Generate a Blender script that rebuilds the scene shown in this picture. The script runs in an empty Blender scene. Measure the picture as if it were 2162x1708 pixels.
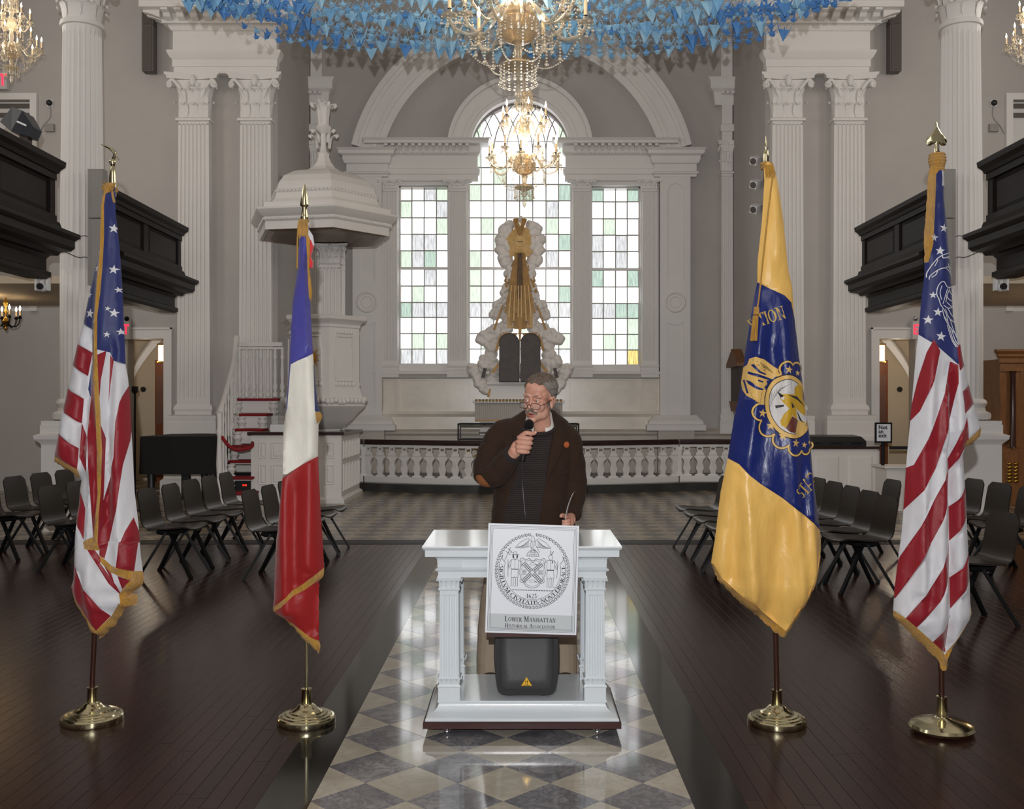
import bpy, bmesh, math, random
from mathutils import Vector, Matrix, Euler, noise
from mathutils.geometry import delaunay_2d_cdt
random.seed(7)
PI = math.pi
SC = bpy.context.scene
COL = SC.collection
# ------------------------------------------------------------------ camera
F, CX, CY, H = 2130.0, 1101.0, 855.0, 1.58      # focal length, vanishing point (2162 x 1708 frame), eye height
cam_data = bpy.data.cameras.new('camera')
cam_data.sensor_fit = 'HORIZONTAL'
cam_data.sensor_width = 36.0
cam_data.lens = F / 2162.0 * 36.0
cam_data.shift_x = -(CX - 1081.0) / 2162.0
cam_data.shift_y = (CY - 854.0) / 2162.0
cam = bpy.data.objects.new('camera', cam_data)
cam.location = (0, 0, H)
cam.rotation_euler = (PI / 2, 0, 0)
COL.objects.link(cam)
SC.camera = cam
# ------------------------------------------------------------------ exposure, sky, lights
SC.cycles.sample_clamp_indirect = 4.0
SC.cycles.caustics_reflective = False
SC.cycles.caustics_refractive = False
SC.view_settings.view_transform = 'Standard'
SC.view_settings.look = 'None'
SC.view_settings.exposure = 0.0
SC.view_settings.gamma = 1.0
SC.view_settings.use_curve_mapping = False
W = bpy.data.worlds.new('overcast_sky')
SC.world = W
W.use_nodes = True
W.node_tree.nodes['Background'].inputs[0].default_value = (0.97, 0.985, 1.0, 1)
W.node_tree.nodes['Background'].inputs[1].default_value = 3.0

def add_light(name, typ, loc, energy, color, rot=(0, 0, 0), **kw):
    l = bpy.data.lights.new(name, typ)
    l.energy = energy
    l.color = color
    for k, v in kw.items():
        setattr(l, k, v)
    o = bpy.data.objects.new(name, l)
    o.location = loc
    o.rotation_euler = rot
    COL.objects.link(o)
    return o

# the photographer's flash, a hand above the lens
fl = add_light('camera_flash', 'POINT', (-0.03, -0.12, H + 0.23), 1000.0, (1.0, 1.0, 1.0), shadow_soft_size=0.014)
fl.data.use_nodes = True
_nt = fl.data.node_tree
_em = _nt.nodes['Emission']
_fo = _nt.nodes.new('ShaderNodeLightFalloff')
_fo.inputs['Strength'].default_value = 0.096
_fc = _nt.nodes.new('ShaderNodeLightFalloff')
_fc.inputs['Strength'].default_value = 0.0016
_ad = _nt.nodes.new('ShaderNodeMath')
_nt.links.new(_fo.outputs['Linear'], _ad.inputs[0])
_nt.links.new(_fc.outputs['Constant'], _ad.inputs[1])
_nt.links.new(_ad.outputs[0], _em.inputs['Strength'])
# daylight from the side windows of the nave (outside the frame) and the west end
for sx in (-1, 1):
    for yy in (3.0, 8.5, 14.0):
        add_light('side_window_daylight', 'AREA', (sx * 10.2, yy, 7.2), 100, (1.0, 0.94, 0.87),
                  (0, sx * PI / 2, 0), shape='RECTANGLE', size=3.2, size_y=1.6)
add_light('west_window_daylight', 'AREA', (0, -5.6, 6.0), 170, (1.0, 0.93, 0.86), (PI / 2, 0, 0), shape='RECTANGLE', size=5, size_y=5)

# ------------------------------------------------------------------ helpers
def X(px, D): return (px - CX) * D / F
def Z(py, D): return H - (py - CY) * D / F
def P(px, py, D): return Vector((X(px, D), D, Z(py, D)))
def lin(c):
    c = c / 255.0
    return c / 12.92 if c <= 0.04045 else ((c + 0.055) / 1.055) ** 2.4
def rgb(c): return (lin(c[0]), lin(c[1]), lin(c[2]), 1.0)
MATS = {}
def node(nt, typ, **kw):
    n = nt.nodes.new(typ)
    for k, v in kw.items():
        if k in ('operation', 'blend_type', 'data_type', 'wave_type', 'bands_direction', 'attribute_name', 'feature', 'distance', 'rings_direction', 'wave_profile'):
            setattr(n, k, v)
        else:
            n.inputs[k.replace('_', ' ')].default_value = v
    return n
def mat(name, c, rough=0.5, metal=0.0, bump=0.0, bscale=60.0, var=0.0, vscale=6.0, stretch=(1, 1, 1), spec=0.5, coat=0.0, rvar=0.0, sheen=0.0, emit=None, estr=0.0, objvar=0.0, c2=None):
    """procedural paint / wood / metal: base colour broken up by noise, fine relief by a bump"""
    m = bpy.data.materials.new(name)
    m.use_nodes = True
    nt = m.node_tree
    b = nt.nodes['Principled BSDF']
    b.inputs['Roughness'].default_value = rough
    b.inputs['Metallic'].default_value = metal
    b.inputs['Specular IOR Level'].default_value = spec
    b.inputs['Coat Weight'].default_value = coat
    b.inputs['Coat Roughness'].default_value = 0.08
    b.inputs['Sheen Weight'].default_value = sheen
    b.inputs['Base Color'].default_value = rgb(c)
    if emit:
        b.inputs['Emission Color'].default_value = rgb(emit)
        b.inputs['Emission Strength'].default_value = estr
    tc = mp = None
    if var or bump or rvar or objvar:
        tc = node(nt, 'ShaderNodeTexCoord')
        mp = node(nt, 'ShaderNodeMapping')
        mp.inputs['Scale'].default_value = stretch
        nt.links.new(tc.outputs['Object'], mp.inputs['Vector'])
    if var or c2:
        n = node(nt, 'ShaderNodeTexNoise', Scale=vscale, Detail=5.0, Roughness=0.6)
        nt.links.new(mp.outputs[0], n.inputs['Vector'])
        r = node(nt, 'ShaderNodeValToRGB')
        a = rgb(c)
        k = rgb(c2) if c2 else tuple(max(0, x * (1 - var)) for x in a[:3]) + (1,)
        r.color_ramp.elements[0].color = k
        r.color_ramp.elements[1].color = a
        r.color_ramp.elements[0].position = 0.32
        r.color_ramp.elements[1].position = 0.62
        nt.links.new(n.outputs['Fac'], r.inputs['Fac'])
        out = r.outputs['Color']
        if objvar:
            oi = node(nt, 'ShaderNodeObjectInfo')
            mr = node(nt, 'ShaderNodeMapRange')
            mr.inputs['To Min'].default_value = 1 - objvar
            mr.inputs['To Max'].default_value = 1 + objvar
            nt.links.new(oi.outputs['Random'], mr.inputs['Value'])
            hs = node(nt, 'ShaderNodeHueSaturation')
            nt.links.new(mr.outputs[0], hs.inputs['Value'])
            nt.links.new(out, hs.inputs['Color'])
            out = hs.outputs['Color']
        nt.links.new(out, b.inputs['Base Color'])
    if rvar:
        n = node(nt, 'ShaderNodeTexNoise', Scale=vscale * 2, Detail=3.0)
        nt.links.new(mp.outputs[0], n.inputs['Vector'])
        mr = node(nt, 'ShaderNodeMapRange')
        mr.inputs['To Min'].default_value = max(0, rough - rvar)
        mr.inputs['To Max'].default_value = rough + rvar
        nt.links.new(n.outputs['Fac'], mr.inputs['Value'])
        nt.links.new(mr.outputs[0], b.inputs['Roughness'])
    if bump:
        n = node(nt, 'ShaderNodeTexNoise', Scale=bscale, Detail=4.0)
        nt.links.new(mp.outputs[0], n.inputs['Vector'])
        bp = node(nt, 'ShaderNodeBump', Strength=bump, Distance=0.01)
        nt.links.new(n.outputs['Fac'], bp.inputs['Height'])
        nt.links.new(bp.outputs[0], b.inputs['Normal'])
    MATS[name] = m
    return m

class MB:
    """collects faces; build() links them as one mesh object"""
    def __init__(s):
        s.v, s.f, s.m, s.mi = [], [], [], 0
    def add(s, vs, fs, mi=None):
        o = len(s.v)
        s.v += [Vector(p) for p in vs]
        for f in fs:
            s.f.append([i + o for i in f])
            s.m.append(s.mi if mi is None else mi)
        return s
    def box(s, x0, x1, y0, y1, z0, z1):
        x0, x1 = min(x0, x1), max(x0, x1); y0, y1 = min(y0, y1), max(y0, y1); z0, z1 = min(z0, z1), max(z0, z1)
        return s.add([(x0, y0, z0), (x1, y0, z0), (x1, y1, z0), (x0, y1, z0), (x0, y0, z1), (x1, y0, z1), (x1, y1, z1), (x0, y1, z1)],
                     [(3, 2, 1, 0), (4, 5, 6, 7), (0, 1, 5, 4), (1, 2, 6, 5), (2, 3, 7, 6), (3, 0, 4, 7)])
    def bar(s, a, b, w, d, up=(0, 0, 1)):
        """square bar from a to b, w wide, d deep"""
        a, b = Vector(a), Vector(b)
        t = (b - a).normalized()
        u = t.cross(Vector(up))
        if u.length < 1e-4: u = t.cross(Vector((1, 0, 0)))
        u.normalize(); n = u.cross(t)
        q = [(-1, -1), (1, -1), (1, 1), (-1, 1)]
        vs = [p + u * (w / 2 * i) + n * (d / 2 * j) for p in (a, b) for i, j in q]
        return s.add(vs, [(3, 2, 1, 0), (4, 5, 6, 7), (0, 1, 5, 4), (1, 2, 6, 5), (2, 3, 7, 6), (3, 0, 4, 7)])
    def prism(s, pts, ax, a, b):
        """polygon swept along an axis. ax y: pts are (x, z); ax x: (y, z); ax z: (x, y)"""
        def V(p, t): return (p[0], t, p[1]) if ax == 'y' else (t, p[0], p[1]) if ax == 'x' else (p[0], p[1], t)
        n = len(pts)
        return s.add([V(p, a) for p in pts] + [V(p, b) for p in pts],
                     [list(range(n))[::-1], list(range(n, 2 * n))] + [(i, (i + 1) % n, n + (i + 1) % n, n + i) for i in range(n)])
    def loft(s, rings, cap=True, closed=True):
        n = len(rings[0]); k = len(rings)
        vs = [p for r in rings for p in r]
        fs = []
        for j in range(k - 1):
            for i in range(n if closed else n - 1):
                a, b = j * n + i, j * n + (i + 1) % n
                fs.append((a, b, b + n, a + n))
        if cap and closed:
            fs.append(list(range(n))[::-1]); fs.append(list(range((k - 1) * n, k * n)))
        return s.add(vs, fs)
    def stack(s, lev, cx=0, cy=0):
        """rectangular mouldings: levels (half_x, half_y, z)"""
        return s.loft([[(cx - a, cy - b, z), (cx + a, cy - b, z), (cx + a, cy + b, z), (cx - a, cy + b, z)] for a, b, z in lev])
    def lathe(s, prof, c=(0, 0, 0), n=24, cap=True):
        return s.loft([[(c[0] + r * math.cos(2 * PI * i / n), c[1] + r * math.sin(2 * PI * i / n), c[2] + z) for i in range(n)] for r, z in prof], cap)
    def tube(s, pts, r, n=8, cap=True, flat=1.0):
        pts = [Vector(p) for p in pts]
        k = len(pts)
        rr = r if isinstance(r, (list, tuple)) else [r] * k
        rings = []; u = None
        for i, p in enumerate(pts):
            t = (pts[min(i + 1, k - 1)] - pts[max(i - 1, 0)])
            if t.length < 1e-9: t = Vector((0, 0, 1))
            t.normalize()
            if u is None:
                u = t.cross(Vector((0, 1, 0)) if abs(t.y) < 0.9 else Vector((1, 0, 0))).normalized()
            else:
                u = (u - t * u.dot(t))
                u = u.normalized() if u.length > 1e-6 else t.orthogonal().normalized()
            w = t.cross(u)
            rings.append([p + u * (rr[i] * math.cos(2 * PI * j / n)) + w * (rr[i] * flat * math.sin(2 * PI * j / n)) for j in range(n)])
        return s.loft(rings, cap)
    def ball(s, c, r, n=12, k=8, rot=None):
        r = (r, r, r) if isinstance(r, (int, float)) else r
        c = Vector(c); rings = []
        for j in range(k + 1):
            t = PI * j / k
            t = min(max(t, 0.02), PI - 0.02)
            ring = []
            for i in range(n):
                a = 2 * PI * i / n
                p = Vector((r[0] * math.sin(t) * math.cos(a), r[1] * math.sin(t) * math.sin(a), -r[2] * math.cos(t)))
                if rot: p = rot @ p
                ring.append(c + p)
            rings.append(ring)
        return s.loft(rings)
    def torus(s, c, R, r, n=24, k=8, axis='z', a0=0, a1=2 * PI):
        full = abs(a1 - a0 - 2 * PI) < 1e-6
        pts = []
        m = n if full else n + 1
        rings = []
        for i in range(m):
            a = a0 + (a1 - a0) * i / n
            ring = []
            for j in range(k):
                b = 2 * PI * j / k
                q = (R + r * math.cos(b)); h = r * math.sin(b)
                p = (q * math.cos(a), q * math.sin(a), h)
                if axis == 'y': p = (p[0], p[2], p[1])
                if axis == 'x': p = (p[2], p[0], p[1])
                ring.append((c[0] + p[0], c[1] + p[1], c[2] + p[2]))
            rings.append(ring)
        if full: rings.append(rings[0])
        return s.loft(rings, cap=not full)
    def build(s, name, mats, parent=None, smooth=40, loc=None, local=False, flip=False):
        me = bpy.data.meshes.new(name)
        o = bpy.data.objects.new(name, me)
        if parent is not None:
            off = Vector((0, 0, 0)); q = parent
            while q is not None:
                off += q.location; q = q.parent
            o.parent = parent
            if loc is not None and not local:
                o.location = Vector(loc) - off
                off = Vector(loc)
        else:
            if loc is None and s.v and not local:
                xs = [p.x for p in s.v]; ys = [p.y for p in s.v]
                loc = ((min(xs) + max(xs)) / 2, (min(ys) + max(ys)) / 2, min(p.z for p in s.v))
            off = Vector(loc) if loc is not None else Vector((0, 0, 0))
            o.location = off
        if local: off = Vector((0, 0, 0))
        me.from_pydata([p - off for p in s.v], [], s.f)
        for m in (mats if isinstance(mats, (list, tuple)) else [mats]):
            me.materials.append(MATS[m] if isinstance(m, str) else m)
        me.polygons.foreach_set('material_index', s.m)
        bm = bmesh.new(); bm.from_mesh(me)
        bmesh.ops.recalc_face_normals(bm, faces=bm.faces)
        bm.to_mesh(me); bm.free()
        if smooth:
            me.polygons.foreach_set('use_smooth', [True] * len(me.polygons))
            me.set_sharp_from_angle(angle=math.radians(smooth))
        me.update()
        COL.objects.link(o)
        return o
def tag(o, label=None, cat=None, group=None, kind=None):
    for k, v in (('label', label), ('category', cat), ('group', group), ('kind', kind)):
        if v: o[k] = v
    return o
def thing(name, label, cat, loc=(0, 0, 0), group=None, kind=None):
    o = bpy.data.objects.new(name, None)
    o.empty_display_size = 0.1
    o.location = loc
    COL.objects.link(o)
    return tag(o, label, cat, group, kind)
def struct(o, label, cat='wall'): return tag(o, label, cat, None, 'structure')
def dup(root, loc=None, rotz=None, label=None, group=None, scale=None):
    r = root.copy(); COL.objects.link(r)
    if loc is not None: r.location = loc
    if rotz is not None: r.rotation_euler = (0, 0, rotz)
    if scale: r.scale = (scale,) * 3
    if label: r['label'] = label
    if group: r['group'] = group
    for ch in list(root.children):
        c = ch.copy(); COL.objects.link(c); c.parent = r
        for g in list(ch.children):
            d = g.copy(); COL.objects.link(d); d.parent = c
    return r
def pip(x, y, poly):
    c = False; n = len(poly); j = n - 1
    for i in range(n):
        xi, yi = poly[i]; xj, yj = poly[j]
        if (yi > y) != (yj > y) and x < (xj - xi) * (y - yi) / (yj - yi) + xi: c = not c
        j = i
    return c
def arc(cx, cy, rx, ry, a0, a1, n):
    return [(cx + rx * math.cos(math.radians(a0 + (a1 - a0) * i / n)), cy + ry * math.sin(math.radians(a0 + (a1 - a0) * i / n))) for i in range(n + 1)]
def holed(mb, outer, holes, ax, a, b):
    """a slab with openings: polygon (x, z) minus holes, swept along ax from a to b"""
    loops = [outer] + holes
    vs = []; es = []
    for L in loops:
        o = len(vs); vs += [Vector(p) for p in L]
        es += [(o + i, o + (i + 1) % len(L)) for i in range(len(L))]
    r = delaunay_2d_cdt(vs, es, [], 0, 1e-6)
    tri = []
    for f in r[2]:
        c = sum((r[0][i] for i in f), Vector((0, 0))) / len(f)
        if pip(c.x, c.y, outer) and not any(pip(c.x, c.y, h) for h in holes): tri.append(f)
    def V(p, t): return (p[0], t, p[1]) if ax == 'y' else (t, p[0], p[1])
    n = len(r[0])
    mb.add([V(p, a) for p in r[0]] + [V(p, b) for p in r[0]], [list(f) for f in tri] + [[i + n for i in f][::-1] for f in tri])
    for L in loops:
        k = len(L)
        mb.add([V(p, a) for p in L] + [V(p, b) for p in L], [(i, (i + 1) % k, k + (i + 1) % k, k + i) for i in range(k)])
    return mb
def catmull(pts, n=6):
    pts = [Vector(p) for p in pts]; out = []
    for i in range(len(pts) - 1):
        p0, p1, p2, p3 = pts[max(i - 1, 0)], pts[i], pts[i + 1], pts[min(i + 2, len(pts) - 1)]
        for j in range(n):
            t = j / n
            out.append(0.5 * ((2 * p1) + (p2 - p0) * t + (2 * p0 - 5 * p1 + 4 * p2 - p3) * t * t + (3 * p1 - p0 - 3 * p2 + p3) * t ** 3))
    out.append(pts[-1]); return out
def lerp(a, b, t): return a + (b - a) * t
def smoothstep(a, b, x):
    t = min(1, max(0, (x - a) / (b - a))); return t * t * (3 - 2 * t)

# ------------------------------------------------------------------ materials
mat('gray_wall', (178, 173, 169), 0.7, var=0.05, vscale=1.5, bump=0.03, bscale=90)
mat('white_paint', (222, 219, 216), 0.5, var=0.03, vscale=1.5, bump=0.012, bscale=60)
mat('cream_marble', (226, 218, 206), 0.25, var=0.12, vscale=2.2, stretch=(1, 1, 1.6))
mat('beige_wall', (196, 182, 160), 0.7, var=0.06, vscale=2, bump=0.03)
mat('ceiling_paint', (205, 200, 195), 0.8, var=0.03, vscale=1)
mat('dark_wood', (30, 24, 22), 0.5, var=0.35, vscale=5, stretch=(3, 0.4, 3), bump=0.05, bscale=30, spec=0.22)
mat('rail_wood', (46, 24, 20), 0.22, var=0.4, vscale=6, coat=0.4)
mat('plank_wood', (54, 31, 27), 0.21, var=0.35, vscale=7, stretch=(8, 0.7, 1), bump=0.05, bscale=25, objvar=0.22, rvar=0.05, spec=0.26)
mat('sub_floor', (30, 20, 17), 0.5, var=0.3)
mat('black_stone', (26, 26, 24), 0.09, var=0.4, vscale=3, spec=0.5)
mat('step_stone', (64, 64, 62), 0.3, var=0.5, vscale=3)
mat('glossy_white', (216, 224, 230), 0.16, bump=0.05, bscale=35, var=0.03, vscale=8, coat=0.4)
mat('board_white', (218, 223, 232), 0.4)
mat('ink', (44, 45, 50), 0.6)
mat('ink_pale', (122, 125, 130), 0.6)
mat('board_gray', (186, 192, 197), 0.5)
mat('mahogany', (62, 30, 30), 0.3, var=0.4, vscale=10, stretch=(0.5, 4, 4))
mat('brass', (222, 214, 178), 0.15, 1.0, var=0.12, vscale=9)
mat('old_brass', (176, 140, 70), 0.25, 1.0, var=0.25, vscale=12)
mat('chrome', (200, 200, 205), 0.12, 1.0)
mat('pole_wood', (58, 30, 22), 0.25, var=0.3, vscale=20)
mat('black_plastic', (26, 26, 28), 0.38, bump=0.12, bscale=300)
mat('black_cloth', (14, 13, 14), 0.85, bump=0.1)
mat('black_metal', (13, 13, 15), 0.5, bump=0.02, spec=0.2)
mat('chair_plastic', (38, 31, 26), 0.33, bump=0.06, bscale=260, var=0.1)
mat('gray_metal', (142, 138, 134), 0.5, var=0.04)
mat('dark_gray', (92, 86, 82), 0.55, var=0.05)
mat('gold_leaf', (150, 112, 56), 0.45, 0.35, var=0.35, vscale=9, bump=0.1, bscale=40)
mat('pale_gold', (220, 180, 116), 0.5, 0.05, var=0.2, vscale=14)
mat('cloud_plaster', (234, 228, 222), 0.6, var=0.12, vscale=8, bump=0.15, bscale=18)
mat('tablet_stone', (64, 52, 46), 0.5, var=0.45, vscale=9, bump=0.1, bscale=60)
mat('red_carpet', (140, 22, 28), 0.9, bump=0.3, bscale=200, var=0.2)
mat('oak', (126, 84, 48), 0.45, var=0.35, vscale=6, stretch=(4, 4, 0.6), bump=0.08)
mat('door_wood', (112, 62, 34), 0.4, var=0.3, vscale=6, stretch=(5, 5, 0.6))
mat('white_plastic', (225, 226, 228), 0.35)
mat('paper', (228, 230, 234), 0.7)
mat('lead', (150, 148, 142), 0.5)
mat('candle_tube', (238, 222, 190), 0.5, emit=(255, 190, 110), estr=0.25)
mat('flame', (255, 240, 210), 0.4, emit=(255, 226, 180), estr=22.0)
mat('exit_red', (255, 60, 90), 0.4, emit=(255, 38, 70), estr=1.6)
mat('exit_case', (196, 192, 190), 0.5)
mat('lamp_glow', (255, 220, 170), 0.4, emit=(255, 205, 140), estr=3.0)
mat('led_red', (255, 60, 40), 0.4, emit=(255, 40, 20), estr=3.0)
mat('gold_fringe', (206, 152, 52), 0.6, var=0.45, vscale=40, stretch=(6, 6, 0.5), bump=0.6, bscale=150, sheen=0.3)

def marble(name, base, vein, rough, scale, vmix, objv=0.12):
    m = mat(name, base, rough, var=0.25, vscale=scale, c2=vein, objvar=objv)
    nt = m.node_tree
    b = nt.nodes['Principled BSDF']
    n = node(nt, 'ShaderNodeTexNoise', Scale=scale * 2.2, Detail=8.0, Roughness=0.65, Distortion=1.6)
    tc = [q for q in nt.nodes if q.type == 'TEX_COORD'][0]
    oi = node(nt, 'ShaderNodeObjectInfo')
    va = node(nt, 'ShaderNodeVectorMath', operation='ADD')
    mu = node(nt, 'ShaderNodeVectorMath', operation='SCALE')
    mu.inputs['Scale'].default_value = 3.7
    nt.links.new(oi.outputs['Location'], mu.inputs[0])
    nt.links.new(mu.outputs[0], va.inputs[0])
    nt.links.new(tc.outputs['Object'], va.inputs[1])
    nt.links.new(va.outputs[0], n.inputs['Vector'])
    for q in nt.nodes:
        if q.type == 'MAPPING': nt.links.new(va.outputs[0], q.inputs['Vector'])
    r = node(nt, 'ShaderNodeValToRGB')
    e = r.color_ramp.elements
    e[0].position, e[1].position = 0.44, 0.56
    e[0].color = (0, 0, 0, 1); e[1].color = (0, 0, 0, 1)
    x = e.new(0.5); x.color = (vmix, vmix, vmix, 1)
    nt.links.new(n.outputs['Fac'], r.inputs['Fac'])
    mx = node(nt, 'ShaderNodeMix', data_type='RGBA')
    src = b.inputs['Base Color'].links[0].from_socket
    nt.links.new(r.outputs['Color'], mx.inputs[0])
    nt.links.new(src, mx.inputs[6])
    mx.inputs[7].default_value = rgb(vein)
    nt.links.new(mx.outputs[2], b.inputs['Base Color'])
    return m
marble('marble_light', (192, 186, 172), (160, 152, 138), 0.07, 2.6, 0.45, 0.08)
marble('marble_dark', (146, 144, 147), (92, 92, 97), 0.07, 4.0, 0.8, 0.10)

def checker_floor(name):
    m = mat(name, (150, 140, 126), 0.22, var=0.1, spec=0.35)
    nt = m.node_tree; b = nt.nodes['Principled BSDF']
    tc = node(nt, 'ShaderNodeTexCoord'); mp = node(nt, 'ShaderNodeMapping')
    mp.inputs['Rotation'].default_value = (0, 0, PI / 4)
    mp.inputs['Location'].default_value = (0.13, 0.05, 0)
    ck = node(nt, 'ShaderNodeTexChecker', Scale=1 / 0.273)
    ck.inputs['Color1'].default_value = rgb((186, 171, 148)); ck.inputs['Color2'].default_value = rgb((116, 110, 104))
    nt.links.new(tc.outputs['Object'], mp.inputs[0]); nt.links.new(mp.outputs[0], ck.inputs['Vector'])
    n = node(nt, 'ShaderNodeTexNoise', Scale=3.0, Detail=6.0)
    nt.links.new(tc.outputs['Object'], n.inputs['Vector'])
    mx = node(nt, 'ShaderNodeMix', data_type='RGBA', blend_type='MULTIPLY')
    mx.inputs[0].default_value = 0.5
    nt.links.new(ck.outputs['Color'], mx.inputs[6]); nt.links.new(n.outputs['Fac'], mx.inputs[7])
    nt.links.new(mx.outputs[2], b.inputs['Base Color'])
checker_floor('checker_marble')

def glass(name, tint, tr, streak=0.25, gl=0.12):
    """antique window glass: coloured, lets daylight through, faint vertical streaks, glossy face"""
    m = bpy.data.materials.new(name); m.use_nodes = True
    nt = m.node_tree; nt.nodes.clear()
    out = node(nt, 'ShaderNodeOutputMaterial')
    t = node(nt, 'ShaderNodeBsdfTransparent'); g = node(nt, 'ShaderNodeBsdfGlossy')
    g.inputs['Roughness'].default_value = 0.15
    mx = node(nt, 'ShaderNodeMixShader'); mx.inputs[0].default_value = gl
    tc = node(nt, 'ShaderNodeTexCoord'); mp = node(nt, 'ShaderNodeMapping')
    mp.inputs['Scale'].default_value = (9, 1, 1.2)
    n = node(nt, 'ShaderNodeTexNoise', Scale=4.0, Detail=4.0)
    nt.links.new(tc.outputs['Object'], mp.inputs[0]); nt.links.new(mp.outputs[0], n.inputs['Vector'])
    r = node(nt, 'ShaderNodeValToRGB')
    c = [x * tr for x in rgb(tint)[:3]]
    r.color_ramp.elements[0].color = tuple(x * (1 - streak) for x in c) + (1,)
    r.color_ramp.elements[1].color = tuple(c) + (1,)
    r.color_ramp.elements[0].position = 0.35; r.color_ramp.elements[1].position = 0.6
    nt.links.new(n.outputs['Fac'], r.inputs['Fac']); nt.links.new(r.outputs['Color'], t.inputs['Color'])
    nt.links.new(t.outputs[0], mx.inputs[1]); nt.links.new(g.outputs[0], mx.inputs[2]); nt.links.new(mx.outputs[0], out.inputs['Surface'])
    MATS[name] = m
glass('pane_clear', (255, 255, 255), 0.99, 0.02, 0.06)
glass('pane_warm', (255, 253, 250), 0.78, 0.08, 0.06)
glass('pane_green', (244, 251, 240), 0.66, 0.12, 0.06)
glass('pane_sage', (234, 246, 237), 0.61, 0.16, 0.06)
glass('pane_gray', (248, 248, 248), 0.64, 0.2, 0.06)
glass('pane_pink', (255, 248, 250), 0.8, 0.06, 0.06)
glass('pane_yellow', (255, 240, 190), 0.72, 0.3, 0.06)
def crystal(name, tint, tr=0.45):
    m = bpy.data.materials.new(name); m.use_nodes = True
    nt = m.node_tree; nt.nodes.clear()
    out = node(nt, 'ShaderNodeOutputMaterial')
    t = node(nt, 'ShaderNodeBsdfTransparent'); t.inputs['Color'].default_value = rgb(tint)
    g = node(nt, 'ShaderNodeBsdfPrincipled')
    g.inputs['Base Color'].default_value = rgb(tint); g.inputs['Roughness'].default_value = 0.08
    g.inputs['Metallic'].default_value = 0.35; g.inputs['Specular IOR Level'].default_value = 0.9
    mx = node(nt, 'ShaderNodeMixShader')
    lw = node(nt, 'ShaderNodeLayerWeight', Blend=0.35)
    ad = node(nt, 'ShaderNodeMath', operation='MULTIPLY_ADD'); ad.inputs[1].default_value = 0.6; ad.inputs[2].default_value = 1 - tr - 0.1
    nt.links.new(lw.outputs['Facing'], ad.inputs[0]); nt.links.new(ad.outputs[0], mx.inputs[0])
    nt.links.new(t.outputs[0], mx.inputs[1]); nt.links.new(g.outputs[0], mx.inputs[2]); nt.links.new(mx.outputs[0], out.inputs['Surface'])
    MATS[name] = m
crystal('crystal', (250, 244, 232), 0.55)
crystal('crystal_amber', (240, 226, 200), 0.45)
# ================================================================== the room shell
DW, DF = 21.5, 18.5                     # east (window) wall, wall facing the nave beside the chancel
XC, XS = 4.47, 10.4                     # chancel half width, nave half width
def e(px, py): return (X(px, DW), Z(py, DW))

def clip(poly, axis, lim, keep_less):
    out = []
    for i in range(len(poly)):
        a, b = poly[i], poly[(i + 1) % len(poly)]
        ia = (a[axis] <= lim) == keep_less; ib = (b[axis] <= lim) == keep_less
        if ia: out.append(a)
        if ia != ib:
            t = (lim - a[axis]) / (b[axis] - a[axis])
            out.append((a[0] + (b[0] - a[0]) * t, a[1] + (b[1] - a[1]) * t))
    return out

# ---- wooden nave floor, plank by plank
AL, AR, BL, BR, FY = -0.84, 0.68, -1.045, 0.889, 11.45
fl_o = struct(MB().box(-XS, BL, -6, FY, -0.12, -0.012).box(BR, XS, -6, FY, -0.12, -0.012).build('floor', 'sub_floor', smooth=0),
              'dark brown narrow plank floor of the nave', 'floor')
planks = []
rp = random.Random(3)
for side in (-1, 1):
    x = BL if side < 0 else BR
    while abs(x) < XS - 0.08:
        x2 = x + side * 0.073
        y = 0.2 + rp.random() * 1.3
        while y < FY - 0.01:
            y2 = min(FY, y + 0.9 + rp.random() * 0.9)
            if FY - y2 < 0.35: y2 = FY
            planks.append((min(x, x2), max(x, x2), y, y2))
            y = y2
        x = x2
def inview(p):
    xm = (p[0] + p[1]) / 2
    return p[3] > 3.95 and abs(xm) < 0.53 * p[3]
planks.sort(key=lambda p: (0 if inview(p) else 1, max(p[2], 3.9) + abs(p[0]) * 0.25))
def plank_mb(mb, p):
    a, b, c, d = p; g = 0.0007
    x0, x1, y0, y1 = a + g, b - g, c + g, d - g
    k = 0.0006
    return mb.loft([[(x0, y0, -0.014), (x1, y0, -0.014), (x1, y1, -0.014), (x0, y1, -0.014)],
                    [(x0, y0, -k), (x1, y0, -k), (x1, y1, -k), (x0, y1, -k)],
                    [(x0 + k, y0 + k, 0), (x1 - k, y0 + k, 0), (x1 - k, y1 - k, 0), (x0 + k, y1 - k, 0)]])
for p in planks[:290]:
    plank_mb(MB(), p).build('plank', 'plank_wood', fl_o, smooth=0, loc=((p[0] + p[1]) / 2, (p[2] + p[3]) / 2, 0))
mat('plank_wood_dark', (46, 26, 23), 0.23, var=0.35, vscale=7, stretch=(8, 0.7, 1), bump=0.05, bscale=25, spec=0.26)
mat('plank_wood_warm', (60, 35, 30), 0.2, var=0.35, vscale=7, stretch=(8, 0.7, 1), bump=0.05, bscale=25, spec=0.26)
mb = MB()
for p in planks[290:]:
    mb.mi = rp.randrange(3); plank_mb(mb, p)
mb.build('planks', ['plank_wood', 'plank_wood_dark', 'plank_wood_warm'], fl_o, smooth=0)['kind'] = 'stuff'

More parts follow.
